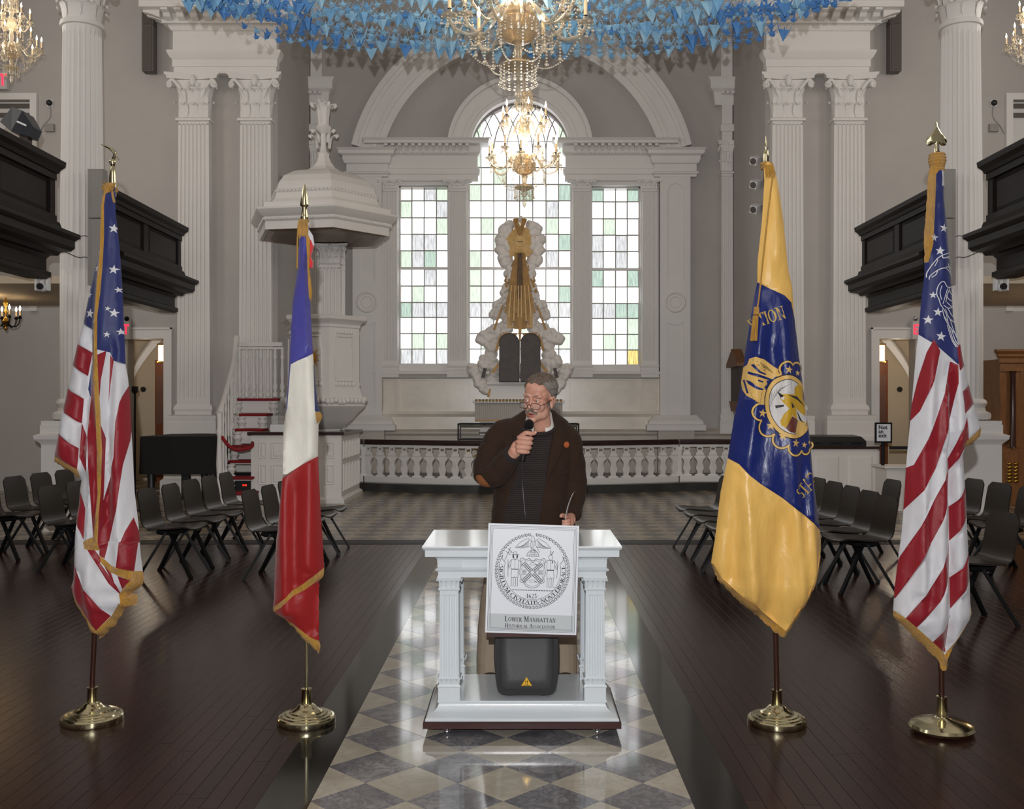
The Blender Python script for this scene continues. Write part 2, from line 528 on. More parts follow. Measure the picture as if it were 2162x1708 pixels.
# ---- marble aisle of diamond tiles, polished black borders
ai = struct(MB().box(AL, AR, -6, FY, -0.12, -0.008).build('floor', 'sub_floor', smooth=0), 'grey and cream diamond marble aisle down the middle of the nave', 'floor')
S, hd = 0.386, 0.193
for j in range(-6, 20):
    for i in range(-1, 6):
        for k in (0, 1):
            cx, cy = -0.652 + S * i + k * hd, 4.41 + S * j + k * hd
            q = hd - 0.0016
            poly = [(cx - q, cy), (cx, cy - q), (cx + q, cy), (cx, cy + q)]
            for ax, lm, less in ((0, AL + 0.001, False), (0, AR - 0.001, True), (1, 2.2, False), (1, FY - 0.001, True)):
                if poly: poly = clip(poly, ax, lm, less)
            if len(poly) < 3: continue
            ar = abs(sum(poly[a][0] * poly[(a + 1) % len(poly)][1] - poly[(a + 1) % len(poly)][0] * poly[a][1] for a in range(len(poly)))) / 2
            if ar < 0.0008: continue
            dz = rp.uniform(-0.0004, 0.0004)
            MB().prism(poly, 'z', -0.01, dz).build('tile', 'marble_light' if k else 'marble_dark', ai, smooth=0, loc=(cx, cy, 0))
MB().box(AL, AR, -6, 2.2, -0.01, 0).build('slab', 'marble_light', ai, smooth=0)
struct(MB().box(BL, AL, -6, FY, -0.12, 0.0).build('trim_1', 'black_stone', smooth=0), 'polished black stone strip along the left edge of the marble aisle', 'floor')
struct(MB().box(AR, BR, -6, FY, -0.12, 0.0).build('trim_2', 'black_stone', smooth=0), 'polished black stone strip along the right edge of the marble aisle', 'floor')
struct(MB().box(-XS, XS, FY, 11.78, -0.12, 0.004).build('trim_3', 'dark_wood', smooth=0), 'dark wooden threshold where the planks meet the tiled floor', 'floor')
struct(MB().box(-XS, XS, 11.78, 23.5, -0.12, 0.0).build('floor', 'checker_marble', smooth=0), 'worn chequered stone floor before the communion rail', 'floor')
# ---- stone step of the chancel, bowed towards the nave
st = [(-XC, 18.62), (-3.15, 18.62)] + [(x, 17.85 + 0.77 * (x / 3.15) ** 2) for x in [-3.0 + 0.25 * i for i in range(25)]] + [(3.15, 18.62), (XC, 18.62), (XC, DW), (-XC, DW)]
struct(MB().prism(st, 'z', 0.0, 0.15).build('floor_step', 'step_stone', smooth=30), 'bowed dark stone step carrying the communion rail', 'step')

# ---- outer walls and ceiling (all but the east end lie outside the frame)
struct(MB().box(-XS - 0.3, -XS, -6, 24, -0.12, 11).build('wall_left', 'gray_wall', smooth=0), 'grey side wall of the left aisle')
struct(MB().box(XS, XS + 0.3, -6, 24, -0.12, 11).build('wall_right', 'gray_wall', smooth=0), 'grey side wall of the right aisle')
struct(MB().box(-XS, XS, -6.3, -6, -0.12, 11).build('wall_back', 'gray_wall', smooth=0), 'grey wall behind the photographer')
struct(MB().box(-XS - 0.3, XS + 0.3, -6.3, 24, 11, 11.3).build('ceiling', 'ceiling_paint', smooth=0), 'pale ceiling above the nave', 'ceiling')

# ---- mouldings
def flutes(cx, hw, yf, d, n, margin=0.12):
    """plan of a fluted pilaster: front at y = yf, body d deep behind it (towards +y)"""
    pts = [(cx - hw, yf + d), (cx - hw, yf)]
    x0, x1 = cx - hw * (1 - margin), cx + hw * (1 - margin)
    w = (x1 - x0) / n
    for i in range(n):
        a = x0 + i * w + w * 0.16; b = x0 + (i + 1) * w - w * 0.16
        for t in (0, 0.2, 0.5, 0.8, 1):
            pts.append((lerp(a, b, t), yf + (b - a) * 0.55 * math.sqrt(max(0, 1 - (2 * t - 1) ** 2))))
    return pts + [(cx + hw, yf), (cx + hw, yf + d)]
def leaf(mb, base, out, up, w, h, curl, thick=0.012):
    out = Vector(out).normalized(); up = Vector(up); side = out.cross(up).normalized()
    base = Vector(base); rings = []
    for t, ww, o, z in ((0, .7, 0, 0), (.35, 1, .05, .38), (.65, .95, .22, .74), (.85, .7, .55, .97), (1, .45, 1, .98), (1.05, .2, 1.12, .84)):
        c = base + up * (h * z) + out * (curl * o)
        th = out * (thick * 0.5) + up * (thick * 0.5 if t > .6 else 0)
        q = side * (w / 2 * ww)
        rings.append([c - q - th, c + th * 1.8, c + q - th, c - th * 1.2])
    mb.loft(rings)
def scroll(mb, c, ax, r, w, n=10):
    """a small volute: thick coil with an eye"""
    c = Vector(c); ax = Vector(ax).normalized(); u = ax.orthogonal().normalized() if abs(ax.z) > 0.9 else Vector((0, 0, 1)); v = ax.cross(u)
    pts = []; rr = []
    for i in range(15):
        a = i / 14 * 3.3 * PI; q = r * (1 - 0.75 * i / 14)
        pts.append(c + u * (q * math.cos(a)) + v * (q * math.sin(a)) + ax * (w * 0.3 * i / 14)); rr.append(w * (0.5 - 0.02 * i))
    mb.tube(pts, rr, 6)
    mb.ball(c + ax * (w * 0.35), r * 0.28, 8, 6)
def capital(mb, cx, yf, z0, z1, hw, d=0.12):
    """Corinthian pilaster capital: neck, two rows of acanthus, corner volutes, concave abacus"""
    h = z1 - z0
    mb.stack([(hw * 1.13, d * .72, z0), (hw * 1.16, d * .74, z0 + h * .04), (hw * 1.02, d * .62, z0 + h * .07)], cx, yf + d / 2)
    mb.stack([(hw * .98, d * .5, z0 + h * .05), (hw * .98, d * .5, z0 + h * .55), (hw * 1.2, d * .7, z0 + h * .86)], cx, yf + d / 2)
    for i in range(3):
        leaf(mb, (cx + hw * .62 * (i - 1), yf, z0 + h * .08), (0.25 * (i - 1), -1, 0), (0, 0, 1), hw * .62, h * .3, hw * .22)
    for i in range(4):
        leaf(mb, (cx + hw * .46 * (i - 1.5), yf, z0 + h * .34), (0.3 * (i - 1.5), -1, 0), (0, 0, 1), hw * .5, h * .34, hw * .3)
    for s in (-1, 1):
        leaf(mb, (cx + s * hw * .98, yf + d * .3, z0 + h * .12), (s, -.2, 0), (0, 0, 1), hw * .5, h * .3, hw * .3)
        leaf(mb, (cx + s * hw * 1.0, yf + d * .3, z0 + h * .38), (s, -.3, 0), (0, 0, 1), hw * .55, h * .36, hw * .5)
        mb.tube(catmull([(cx + s * hw * .55, yf, z0 + h * .5), (cx + s * hw * .85, yf - hw * .12, z0 + h * .68), (cx + s * hw * 1.3, yf - hw * .3, z0 + h * .84), (cx + s * hw * 1.58, yf - hw * .35, z0 + h * .74)], 4), [hw * .13] * 9 + [hw * .11] * 4, 6)
        scroll(mb, (cx + s * hw * 1.45, yf - hw * .3, z0 + h * .74), (s * .5, -1, 0), hw * .2, hw * .22)
        scroll(mb, (cx + s * hw * .3, yf - hw * .12, z0 + h * .76), (0, -1, 0), hw * .15, hw * .16)
    mb.ball((cx, yf - hw * .2, z0 + h * .84), (hw * .2, hw * .16, h * .13), 8, 6)
    pl = [(cx - hw * 1.75, yf - hw * .45), (cx - hw * 1.2, yf - hw * .3), (cx - hw * .5, yf - hw * .14), (cx + hw * .5, yf - hw * .14), (cx + hw * 1.2, yf - hw * .3), (cx + hw * 1.75, yf - hw * .45), (cx + hw * 1.5, yf + d), (cx - hw * 1.5, yf + d)]
    def sc(k): return [(cx + (x - cx) * k, yf + (y - yf) * (k if y < yf else 1)) for x, y in pl]
    mb.loft([[(x, y, z) for x, y in sc(k)] for k, z in ((.93, z0 + h * .87), (.95, z0 + h * .93), (1.02, z0 + h * .95), (1.03, z1))])

def pilaster(par, cx, yf, hw, d, zb, z0, z1, zc, n, m='white_paint', taper=0.94, plinth=1.3):
    """zb foot, z0 top of base, z1 top of shaft, zc top of capital"""
    a = flutes(cx, hw, yf, d, n); b = flutes(cx, hw * taper, yf, d, n)
    zm = z0 + (z1 - z0) * 0.02
    mb = MB().stack([(hw, d / 2, z0), (hw, d / 2, zm)], cx, yf + d / 2)
    mb.loft([[(x, y, zm) for x, y in a], [(x, y, z1 - .05) for x, y in b]])
    mb.stack([(hw * taper, d / 2, z1 - .06), (hw * taper, d / 2, z1)], cx, yf + d / 2)
    o = mb.build('pilaster', m, par, smooth=30)
    hb = z0 - zb
    mb = MB().stack([(hw * plinth, d * .5 + hw * (plinth - 1), zb), (hw * plinth, d * .5 + hw * (plinth - 1), zb + hb * .45), (hw * (plinth - .03), d * .5 + hw * (plinth - 1.04), zb + hb * .47),
              (hw * plinth, d * .5 + hw * (plinth - 1), zb + hb * .55), (hw * plinth, d * .5 + hw * (plinth - 1), zb + hb * .63), (hw * 1.1, d * .5 + hw * .08, zb + hb * .68),
              (hw * 1.1, d * .5 + hw * .08, zb + hb * .76), (hw * 1.18, d * .5 + hw * .15, zb + hb * .84), (hw * 1.14, d * .5 + hw * .1, zb + hb * .93), (hw * 1.0, d * .5, z0)], cx, yf + d / 2)
    mb.build('pilaster_base', m, o, smooth=30)
    mb = MB(); capital(mb, cx, yf, z1, zc, hw * taper, d)
    mb.build('capital', m, o, smooth=50)
    return o
def run(mb, x0, x1, yw, prof):
    """moulding along x: prof is (out, z) with out measured from the wall at y = yw towards the nave; mitred ends"""
    n = len(prof)
    return mb.loft([[(x0 - o, yw - o, z) for o, z in prof], [(x1 + o, yw - o, z) for o, z in prof]][::1] if False else
                   [[(x0 - o, yw, z) for o, z in prof], [(x0 - o, yw - o, z) for o, z in prof], [(x1 + o, yw - o, z) for o, z in prof], [(x1 + o, yw, z) for o, z in prof]], cap=True, closed=True)

# ================================================================== east wall with its Palladian window
win_c = [e(989, 770), e(989, 319)] + [e(*p) for p in arc(1098, 319, 109, 104, 180, 360, 24)] + [e(1207, 770)]
win_l = [e(842, 770), e(842, 391), e(946, 391), e(946, 770)]
win_r = [e(1249, 772), e(1249, 393), e(1352, 393), e(1352, 772)]
mb = MB(); holed(mb, [(-XC - .3, 0), (XC + .3, 0), (XC + .3, 11), (-XC - .3, 11)], [win_c, win_l, win_r], 'y', DW, DW + .45)
we = struct(mb.build('wall_east', 'gray_wall', smooth=0), 'grey chancel wall around the great arched window')
# white surround
mb = MB(); holed(mb, [e(808, 797), e(1390, 797), e(1390, 300), e(808, 300)], [win_c[:2] + [e(989, 299), e(1207, 299)] + win_c[-1:], win_l, win_r], 'y', DW - .05, DW)
mb.build('window_surround', 'white_paint', we, smooth=0)
for px, w in ((825, 33), (967.5, 40), (1227.5, 40), (1370, 33)):
    pilaster(we, X(px, DW), DW - .17, w / 2 * DW / F, .13, Z(797, DW), Z(770, DW), Z(402, DW), Z(382, DW), 7 if w > 35 else 5, plinth=1.12)
# entablature left and right of the centre light
for a, b in ((812, 995), (1207, 1389)):
    xa, xb = X(a, DW), X(b, DW)
    mb = MB(); run(mb, xa, xb, DW, [(0, Z(384, DW)), (.15, Z(384, DW)), (.15, Z(372, DW)), (.18, Z(371, DW)), (.19, Z(360, DW)), (.14, Z(358, DW)), (.14, Z(332, DW)), (.17, Z(330, DW)), (.2, Z(326, DW)), (.2, Z(312, DW)), (.38, Z(311, DW)), (.38, Z(306, DW)), (.43, Z(301, DW)), (0, Z(300, DW))])
    o = mb.build('entablature', 'white_paint', we, smooth=25)
    mb = MB(); k = int((b - a) / 14)
    for i in range(k):
        x = xa + (i + .5) * (xb - xa) / k
        mb.prism([(DW - .2, Z(311.5, DW)), (DW - .36, Z(311.5, DW)), (DW - .35, Z(315, DW)), (DW - .27, Z(318, DW)), (DW - .2, Z(324, DW))], 'x', x - .035, x + .035)
    mb.build('modillions', 'white_paint', o, smooth=0)
    mb = MB()
    for i in range(int((b - a) / 5)):
        x = xa + (i + .5) * 5 * DW / F
        mb.box(x - .014, x + .014, DW - .24, DW - .2, Z(330, DW), Z(325, DW))
    mb.build('dentils', 'white_paint', o, smooth=0)
# arches
def ring(mb, cx, cy, r0, r1, a0, a1, yf, n=40):
    A = arc(cx, cy, r0, r0, a0, a1, n); B = arc(cx, cy, r1, r1, a0, a1, n)
    mb.loft([[(e(*p)[0], DW, e(*p)[1]), (e(*p)[0], yf, e(*p)[1]), (e(*q)[0], yf, e(*q)[1]), (e(*q)[0], DW, e(*q)[1])] for p, q in zip(A, B)])
mb = MB()
for r0, r1, d in ((364, 352, .34), (352, 344, .3), (344, 322, .26), (322, 314, .29), (314, 299, .25)):
    ring(mb, 1101, 398, r0, r1, 193.5, 346.5, DW - d)
mb.build('great_arch', 'white_paint', we, smooth=30)
mb = MB()
for r0, r1, d in ((152, 143, .3), (143, 121, .22), (121, 113, .25), (113, 104, .2)):
    ring(mb, 1098, 319, r0, r1, 187, 353, DW - d)
mb.build('window_arch', 'white_paint', we, smooth=30)
# piers below the great arch
for s, a, b in ((-1, 748, 809), (1, 1391, 1454)):
    xa, xb = X(a, DW), X(b, DW)
    zt, zb = Z(372, DW), Z(880, DW)
    mb = MB(); sh = [e(a + 13, 860), e(b - 13, 860)]
    ptop = [e(*p) for p in arc((a + b) / 2, 405, 17, 17, 180, 360, 10)]
    def panel(y0, y1, top, bot):
        c = (a + b) / 2; pts = []
        pts += [e(*p) for p in (arc(c, y0 + 17, 17, 17, 180, 360, 10) if top else arc(c, y0 - 6, 26, 26, 130, 50, 8))]
        pts += [e(*p) for p in (arc(c, y1 - 17, 17, 17, 0, 180, 10) if bot else arc(c, y1 + 6, 26, 26, 310, 230, 8))]
        return pts
    holed(mb, [(xa, zb), (xb, zb), (xb, zt), (xa, zt)], [panel(392, 612, True, False), panel(668, 866, False, True)], 'y', DW - .22, DW - .19)
    mb.box(xa, xb, DW - .19, DW, zb, zt)
    c = X((a + b) / 2, DW)
    pier = mb.build('pier', 'white_paint', we, smooth=30)
    MB().torus((c, DW - .22, Z(640, DW)), .2, .028, 28, 8, 'y').torus((c, DW - .215, Z(640, DW)), .12, .02, 24, 8, 'y').build('roundel', 'white_paint', pier)
    mb = MB(); run(mb, xa, xb, DW - .1, [(0, Z(378, DW)), (.13, Z(378, DW)), (.13, Z(374, DW)), (.17, Z(371, DW)), (.17, Z(368, DW)), (.13, Z(366, DW)), (.13, Z(352, DW)), (.17, Z(350, DW)), (.2, Z(342, DW)), (.2, Z(336, DW)), (.27, Z(332, DW)), (.28, Z(326, DW)), (.33, Z(321, DW)), (0, Z(320, DW))])
    mb.build('impost', 'white_paint', pier, smooth=25)
    mb = MB(); run(mb, xa, xb, DW - .1, [(0, Z(908, DW)), (.3, Z(908, DW)), (.3, Z(897, DW)), (.26, Z(895, DW)), (.24, Z(888, DW)), (.17, Z(881, DW)), (.13, Z(876, DW)), (0, Z(874, DW))])
    mb.build('pier_base', 'white_paint', pier, smooth=25)
mat('shaded_marble', (184, 175, 164), .4, var=.12, vscale=2.5)  # cream marble darkened in colour, painting in the weaker light behind the rail
# sill, dado and plinth under the window
xa, xb = X(806, DW), X(1392, DW)
mb = MB(); run(mb, xa, xb, DW, [(0, Z(799, DW)), (.1, Z(798, DW)), (.14, Z(793, DW)), (.2, Z(790, DW)), (.2, Z(785, DW)), (0, Z(783, DW))])
mb.build('sill', 'white_paint', we, smooth=25)
mb = MB(); xs = [806, 842, 946, 989, 1207, 1249, 1352, 1392]
holed(mb, [e(806, 870), e(1392, 870), e(1392, 799), e(806, 799)], [[e(q0 + 3, 866), e(q1 - 3, 866), e(q1 - 3, 802), e(q0 + 3, 802)] for q0, q1 in zip(xs[:-1], xs[1:])], 'y', DW - .07, DW - .02)
mb.box(xa, xb, DW - .03, DW, Z(870, DW), Z(799, DW))
mb.build('dado', 'cream_marble', we, smooth=0)
mb = MB(); run(mb, xa, xb, DW, [(0, Z(906, DW)), (.1, Z(906, DW)), (.1, Z(880, DW)), (.14, Z(874, DW)), (.12, Z(869, DW)), (0, Z(868, DW))])
mb.build('dado_rail', 'cream_marble', we, smooth=25)
mb = MB(); run(mb, -XC, XC, DW, [(0, .15), (.16, .15), (.16, Z(920, DW)), (.19, Z(915, DW)), (.19, Z(911, DW)), (.13, Z(906, DW)), (0, Z(905, DW))])
for a, b in ((742, 816), (1385, 1460)): mb.box(X(a, DW), X(b, DW), DW - .36, DW, .15, Z(908, DW))
mb.build('plinth', 'shaded_marble', we, smooth=25)
# narrow corner pilasters with their own entablature block
for s in (-1, 1):
    c = s * X(1530.5, DW); w = .125
    p = pilaster(we, c, DW - .24, w, .2, Z(915, DW), Z(872, DW), Z(372, DW), Z(303, DW), 5, plinth=1.25)
    mb = MB().box(c - .11, c + .11, DW - .24, DW, Z(303, DW), Z(225, DW)).stack([(.14, .14, Z(284, DW)), (.14, .14, Z(270, DW)), (.12, .12, Z(268, DW))], c, DW - .13)
    run(mb, c - .12, c + .12, DW - .1, [(0, Z(228, DW)), (.13, Z(228, DW)), (.15, Z(215, DW)), (.17, Z(202, DW)), (.24, Z(196, DW)), (.25, Z(182, DW)), (.3, Z(174, DW)), (0, Z(171, DW))])
    for i in (-1, 0, 1): mb.ball((c + i * .1, DW - .34, Z(205, DW)), (.05, .06, .05), 8, 6)
    mb.box(c - .12, c + .12, DW - .2, DW, Z(172, DW), 10.9)
    mb.build('entablature_block', 'white_paint', p, smooth=30)

# ---- the three lights of the window: bars and single panes
TINTS = ['pane_clear'] * 10 + ['pane_warm'] * 5 + ['pane_green'] * 2 + ['pane_gray'] * 1 + ['pane_pink']
rw = random.Random(11)
def light(name, label, xs, ys, special, bars=(), lunette=None):
    yf = DW + .16
    x0, x1 = X(xs[0], DW), X(xs[-1], DW); zb, zt = Z(ys[-1], DW), Z(ys[0], DW)
    mb = MB()
    f = .05
    mb.box(x0, x0 + f * .5, yf - .05, yf + .05, zb, zt).box(x1 - f * .5, x1, yf - .05, yf + .05, zb, zt).box(x0, x1, yf - .06, yf + .06, zb, zb + f * .6)
    if not lunette: mb.box(x0, x1, yf - .05, yf + .05, zt - f * .5, zt)
    for b in bars: mb.box(x0, x1, yf - .04, yf + .04, Z(b + 2.5, DW), Z(b - 2.5, DW))
    w = struct(mb.build(name, 'white_paint', smooth=0), label, 'window')
    mb = MB()
    for x in xs[1:-1]: mb.box(X(x, DW) - .011, X(x, DW) + .011, yf - .015, yf + .02, zb, zt)
    for y in ys[1:-1]: mb.box(x0, x1, yf - .014, yf + .019, Z(y, DW) - .011, Z(y, DW) + .011)
    if lunette:
        cx, cy, r = lunette
        for k in range(len(xs)):
            for s in (-1, 1):
                # intersecting tracery: arcs struck from the springing line
                R = r * 1.0; c0 = xs[k] + s * R * 1.35; pts = []
                for i in range(25):
                    t = i / 24 * 1.25; px = c0 - s * R * 1.35 * math.cos(t); py = cy - R * 1.35 * math.sin(t)
                    if (px - cx) ** 2 + (py - cy) ** 2 < (r - 1) ** 2: pts.append((X(px, DW), yf, Z(py, DW)))
                if len(pts) > 2: mb.tube(pts, .012, 5)
        A = arc(cx, cy, r, r * .96, 180, 360, 28); B = arc(cx, cy, r - 4, r * .96 - 4, 180, 360, 28)
        mb.loft([[(X(p[0], DW), yf - .05, Z(p[1], DW)), (X(q[0], DW), yf - .05, Z(q[1], DW)), (X(q[0], DW), yf + .05, Z(q[1], DW)), (X(p[0], DW), yf + .05, Z(p[1], DW))] for p, q in zip(A, B)])
    mb.build('glazing_bars', 'lead', w, smooth=30)
    for j in range(len(ys) - 1):
        for i in range(len(xs) - 1):
            m = special.get((i, j)) or TINTS[rw.randrange(len(TINTS))]
            a, b, c, d = X(xs[i], DW), X(xs[i + 1], DW), Z(ys[j + 1], DW), Z(ys[j], DW)
            t = rw.uniform(-.004, .004)
            MB().add([(a, yf + t, c), (b, yf - t, c), (b, yf - t, d), (a, yf + t, d), (a, yf + t + .006, c), (b, yf - t + .006, c), (b, yf - t + .006, d), (a, yf + t + .006, d)],
                     [(0, 1, 2, 3), (7, 6, 5, 4), (0, 4, 5, 1), (1, 5, 6, 2), (2, 6, 7, 3), (3, 7, 4, 0)]).build('pane', m, w, smooth=0)
    if lunette:
        cols = xs
        for i in range(len(xs) - 1):
            a, b = xs[i], xs[i + 1]
            top = [(lerp(b, a, t / 6), cy - .96 * math.sqrt(max(0, r * r - (lerp(b, a, t / 6) - cx) ** 2))) for t in range(7)]
            poly = [e(a, ys[0]), e(b, ys[0])] + [e(*p) for p in top]
            MB().prism(poly, 'y', yf, yf + .006).build('pane', ['pane_clear', 'pane_clear', 'pane_pink', 'pane_clear'][i % 4] if 0 < i < 7 else 'pane_green', w, smooth=0)
G, Sg, Gy, Pk, Ye, Cl, Wm = 'pane_green', 'pane_sage', 'pane_gray', 'pane_pink', 'pane_yellow', 'pane_clear', 'pane_warm'
rows = [391, 421, 457, 492, 527, 563, 602, 637, 669, 703, 736, 770]
def band(n, row, ms): return {(i, row): ms[i % len(ms)] for i in range(n)}
spL = {(2, 0): Gy, (3, 0): G, (2, 3): Gy, (1, 3): Gy, (0, 4): G, (1, 4): Gy, (2, 4): Sg, **band(4, 7, [Sg, Gy, Gy, Gy]), (1, 9): G, (3, 9): G, **band(4, 10, [Gy, Gy, Wm, Gy])}
spR = {(0, 0): Sg, (3, 0): Sg, (1, 2): G, (0, 3): Gy, (2, 3): Gy, (0, 4): Gy, (2, 4): Gy, (0, 5): Sg, (3, 5): Sg, **band(4, 7, [Gy, Gy, Sg, Sg]), (1, 9): G, (2, 10): Wm, (3, 10): 'pane_yellow', (1, 10): Wm}
light('window_1', 'tall narrow left light of the chancel window, small panes', [842, 868, 894, 920, 946], rows, spL, bars=(565,))
light('window_3', 'tall narrow right light of the chancel window, one yellow pane', [1249, 1275, 1301, 1326, 1352], [y + 2 for y in rows], spR, bars=(567,))
crow = [319, 350, 386, 421, 457, 492, 527, 563, 602, 637, 669, 703, 736, 770]
spC = {(0, 0): G, (0, 2): G, (7, 2): Sg, (4, 2): Sg, (1, 3): Cl, (1, 4): G, (2, 4): Wm, (6, 3): Gy, (0, 6): G, (1, 6): Pk, (1, 5): Pk, (6, 5): Pk, (7, 5): Sg, (0, 7): G, (1, 7): Pk, (6, 6): Gy, (7, 8): Sg, **band(8, 9, [Gy]), (7, 11): G, **band(8, 12, [Wm, Cl, Wm, Gy])}
light('window_2', 'arched centre light of the chancel window behind the gilded glory', [989, 1015, 1042, 1069, 1097, 1125, 1153, 1180, 1207], crow, spC, bars=(565,), lunette=(1098, 319, 108))

# ================================================================== chancel side walls and the walls that face the nave
DOORX = (X(270, DF), X(347, DF)); DOORZ = Z(715, DF)
for s, nm in ((-1, 'left'), (1, 'right')):
    def sx(a, b): return (a, b) if s < 0 else (-b, -a)
    mb = MB().box(s * XC, s * (XC + .3), DF + .3, DW, 0, 11)
    struct(mb.build('wall_chancel_' + nm, 'gray_wall', smooth=0), 'side wall of the chancel recess on the %s' % nm)
    mb = MB(); dx = sx(*DOORX)
    gx = sx(X(-75, DF), X(66, DF)); gz = (3.3, Z(212, DF))
    holed(mb, [(s * XC, 0), (s * XC, 11), (s * XS, 11), (s * XS, 0)], [[(dx[0], .0005), (dx[1], .0005), (dx[1], DOORZ), (dx[0], DOORZ)], [(gx[0], gz[0]), (gx[1], gz[0]), (gx[1], gz[1]), (gx[0], gz[1])]], 'y', DF, DF + .3)
    wf = struct(mb.build('wall_front_' + nm, 'gray_wall', smooth=0), 'grey wall facing the nave %s of the chancel, with paired pilasters' % nm)
    # pilaster pair, pedestal, entablature block
    for px in (416, 545):
        c = X(px, DF) * -s
        pilaster(wf, c, DF - .2, .3, .2, Z(920, DF), Z(853, DF), Z(262, DF), Z(163, DF), 7, taper=.92, plinth=1.5)
    cx = s * -X(482, DF); hw = (X(476, DF) - X(384, DF)); 
    MB().stack([(1.12, .3, 0), (1.12, .3, .22), (1.06, .24, .26), (1.06, .24, .84), (1.1, .28, .88), (1.15, .32, .94), (1.15, .32, Z(920, DF))], cx, DF - .08).build('pedestal', 'white_paint', wf, smooth=25)
    xa, xb = cx - .77, cx + .77
    mb = MB(); run(mb, xa, xb, DF - .05, [(0, Z(163, DF)), (.16, Z(163, DF)), (.16, Z(150, DF)), (.18, Z(149, DF)), (.18, Z(135, DF)), (.22, Z(130, DF)), (.26, Z(121, DF)), (.26, Z(117, DF)), (.17, Z(115, DF)), (.17, Z(76, DF)), (.2, Z(74, DF)), (.24, Z(66, DF)), (.32, Z(64, DF)), (.33, Z(52, DF)), (.36, Z(46, DF)), (.62, Z(44, DF)), (.62, Z(32, DF)), (.66, Z(28, DF)), (.76, Z(8, DF)), (.78, Z(0, DF)), (0, Z(-4, DF))])
    mb.box(xa, xb, DF - .1, DF, Z(2, DF), 10.9)
    eb = mb.build('entablature', 'white_paint', wf, smooth=25)
    mb = MB()
    for i in range(9):
        x = xa - .3 + (i + .5) * (xb - xa + .6) / 9
        mb.prism([(DF - .4, Z(45, DF)), (DF - .66, Z(45, DF)), (DF - .66, Z(49, DF)), (DF - .55, Z(51, DF)), (DF - .5, Z(57, DF)), (DF - .38, Z(61, DF))], 'x', x - .06, x + .06)
    for k in range(3):
        for q in (-1, 1):
            y = DF - .08 - k * .2; x = (xb if q > 0 else xa)
            mb.prism([(x + q * .3, Z(45, DF)), (x + q * .6, Z(45, DF)), (x + q * .6, Z(49, DF)), (x + q * .45, Z(53, DF)), (x + q * .3, Z(60, DF))], 'y', y - .06, y + .06)
    mb.build('modillions', 'white_paint', eb, smooth=0)
    mb = MB()
    for i in range(40):
        x = xa - .2 + i * (xb - xa + .4) / 39.0
        mb.box(x - .013, x + .013, DF - .32, DF - .26, Z(66, DF), Z(60, DF))
    mb.build('egg_and_dart', 'white_paint', eb, smooth=0)
    # ground floor doorway: architrave, passage behind
    w = X(365, DF) - X(347, DF)
    d = struct(MB().box(dx[0] - w, dx[0], DF - .05, DF, 0, DOORZ + .2).box(dx[1], dx[1] + w, DF - .05, DF, 0, DOORZ + .2).box(dx[0], dx[1], DF - .05, DF, DOORZ, DOORZ + .2).build('door_%d' % (1 if s < 0 else 2), 'white_paint', smooth=0),
               'white framed doorway under the %s gallery, open to a passage' % nm, 'door')
    mb = MB()
    for q, r in ((dx[0] - w, dx[0] - w + .03), (dx[1] + w - .03, dx[1] + w)): mb.box(q, r, DF - .075, DF - .05, 0, DOORZ + .2)
    mb.box(dx[0] - w, dx[1] + w, DF - .075, DF - .05, DOORZ + .17, DOORZ + .2)
    mb.build('architrave', 'white_paint', d, smooth=0)
    px0, px1 = sx(-8.4, -6.1)
    pas = MB().box(px0, px1, 21.2, 21.4, 0, 3.4).box(px0 - .1, px0, DF + .3, 21.2, 0, 3.4).box(px1, px1 + .1, DF + .3, 21.2, 0, 3.4).box(px0, px1, DF + .3, 21.2, 3.3, 3.4)
    struct(pas.build('wall_passage_' + nm, 'beige_wall', smooth=0), 'beige walls of the passage seen through the %s doorway' % nm)
    # gallery doorway
    g = struct(MB().box(gx[0] - .12, gx[0], DF - .06, DF, gz[0], gz[1] + .12).box(gx[1], gx[1] + .12, DF - .06, DF, gz[0], gz[1] + .12).box(gx[0], gx[1], DF - .06, DF, gz[1], gz[1] + .12).build('door_%d' % (3 if s < 0 else 4), 'white_paint', smooth=0),
               'white framed gallery doorway in the upper %s corner' % nm, 'door')
    MB().box(gx[0], gx[1], DF + .1, DF + .16, gz[0], gz[1]).build('door_leaf', 'white_paint', g, smooth=0)
    mb = MB()
    for k in range(2): mb.box(gx[0], gx[1], DF + .06, DF + .1, gz[1] - .12 - k * .17, gz[1] - .04 - k * .17)
    mb.build('transom_slats', 'dark_gray', g, smooth=0)

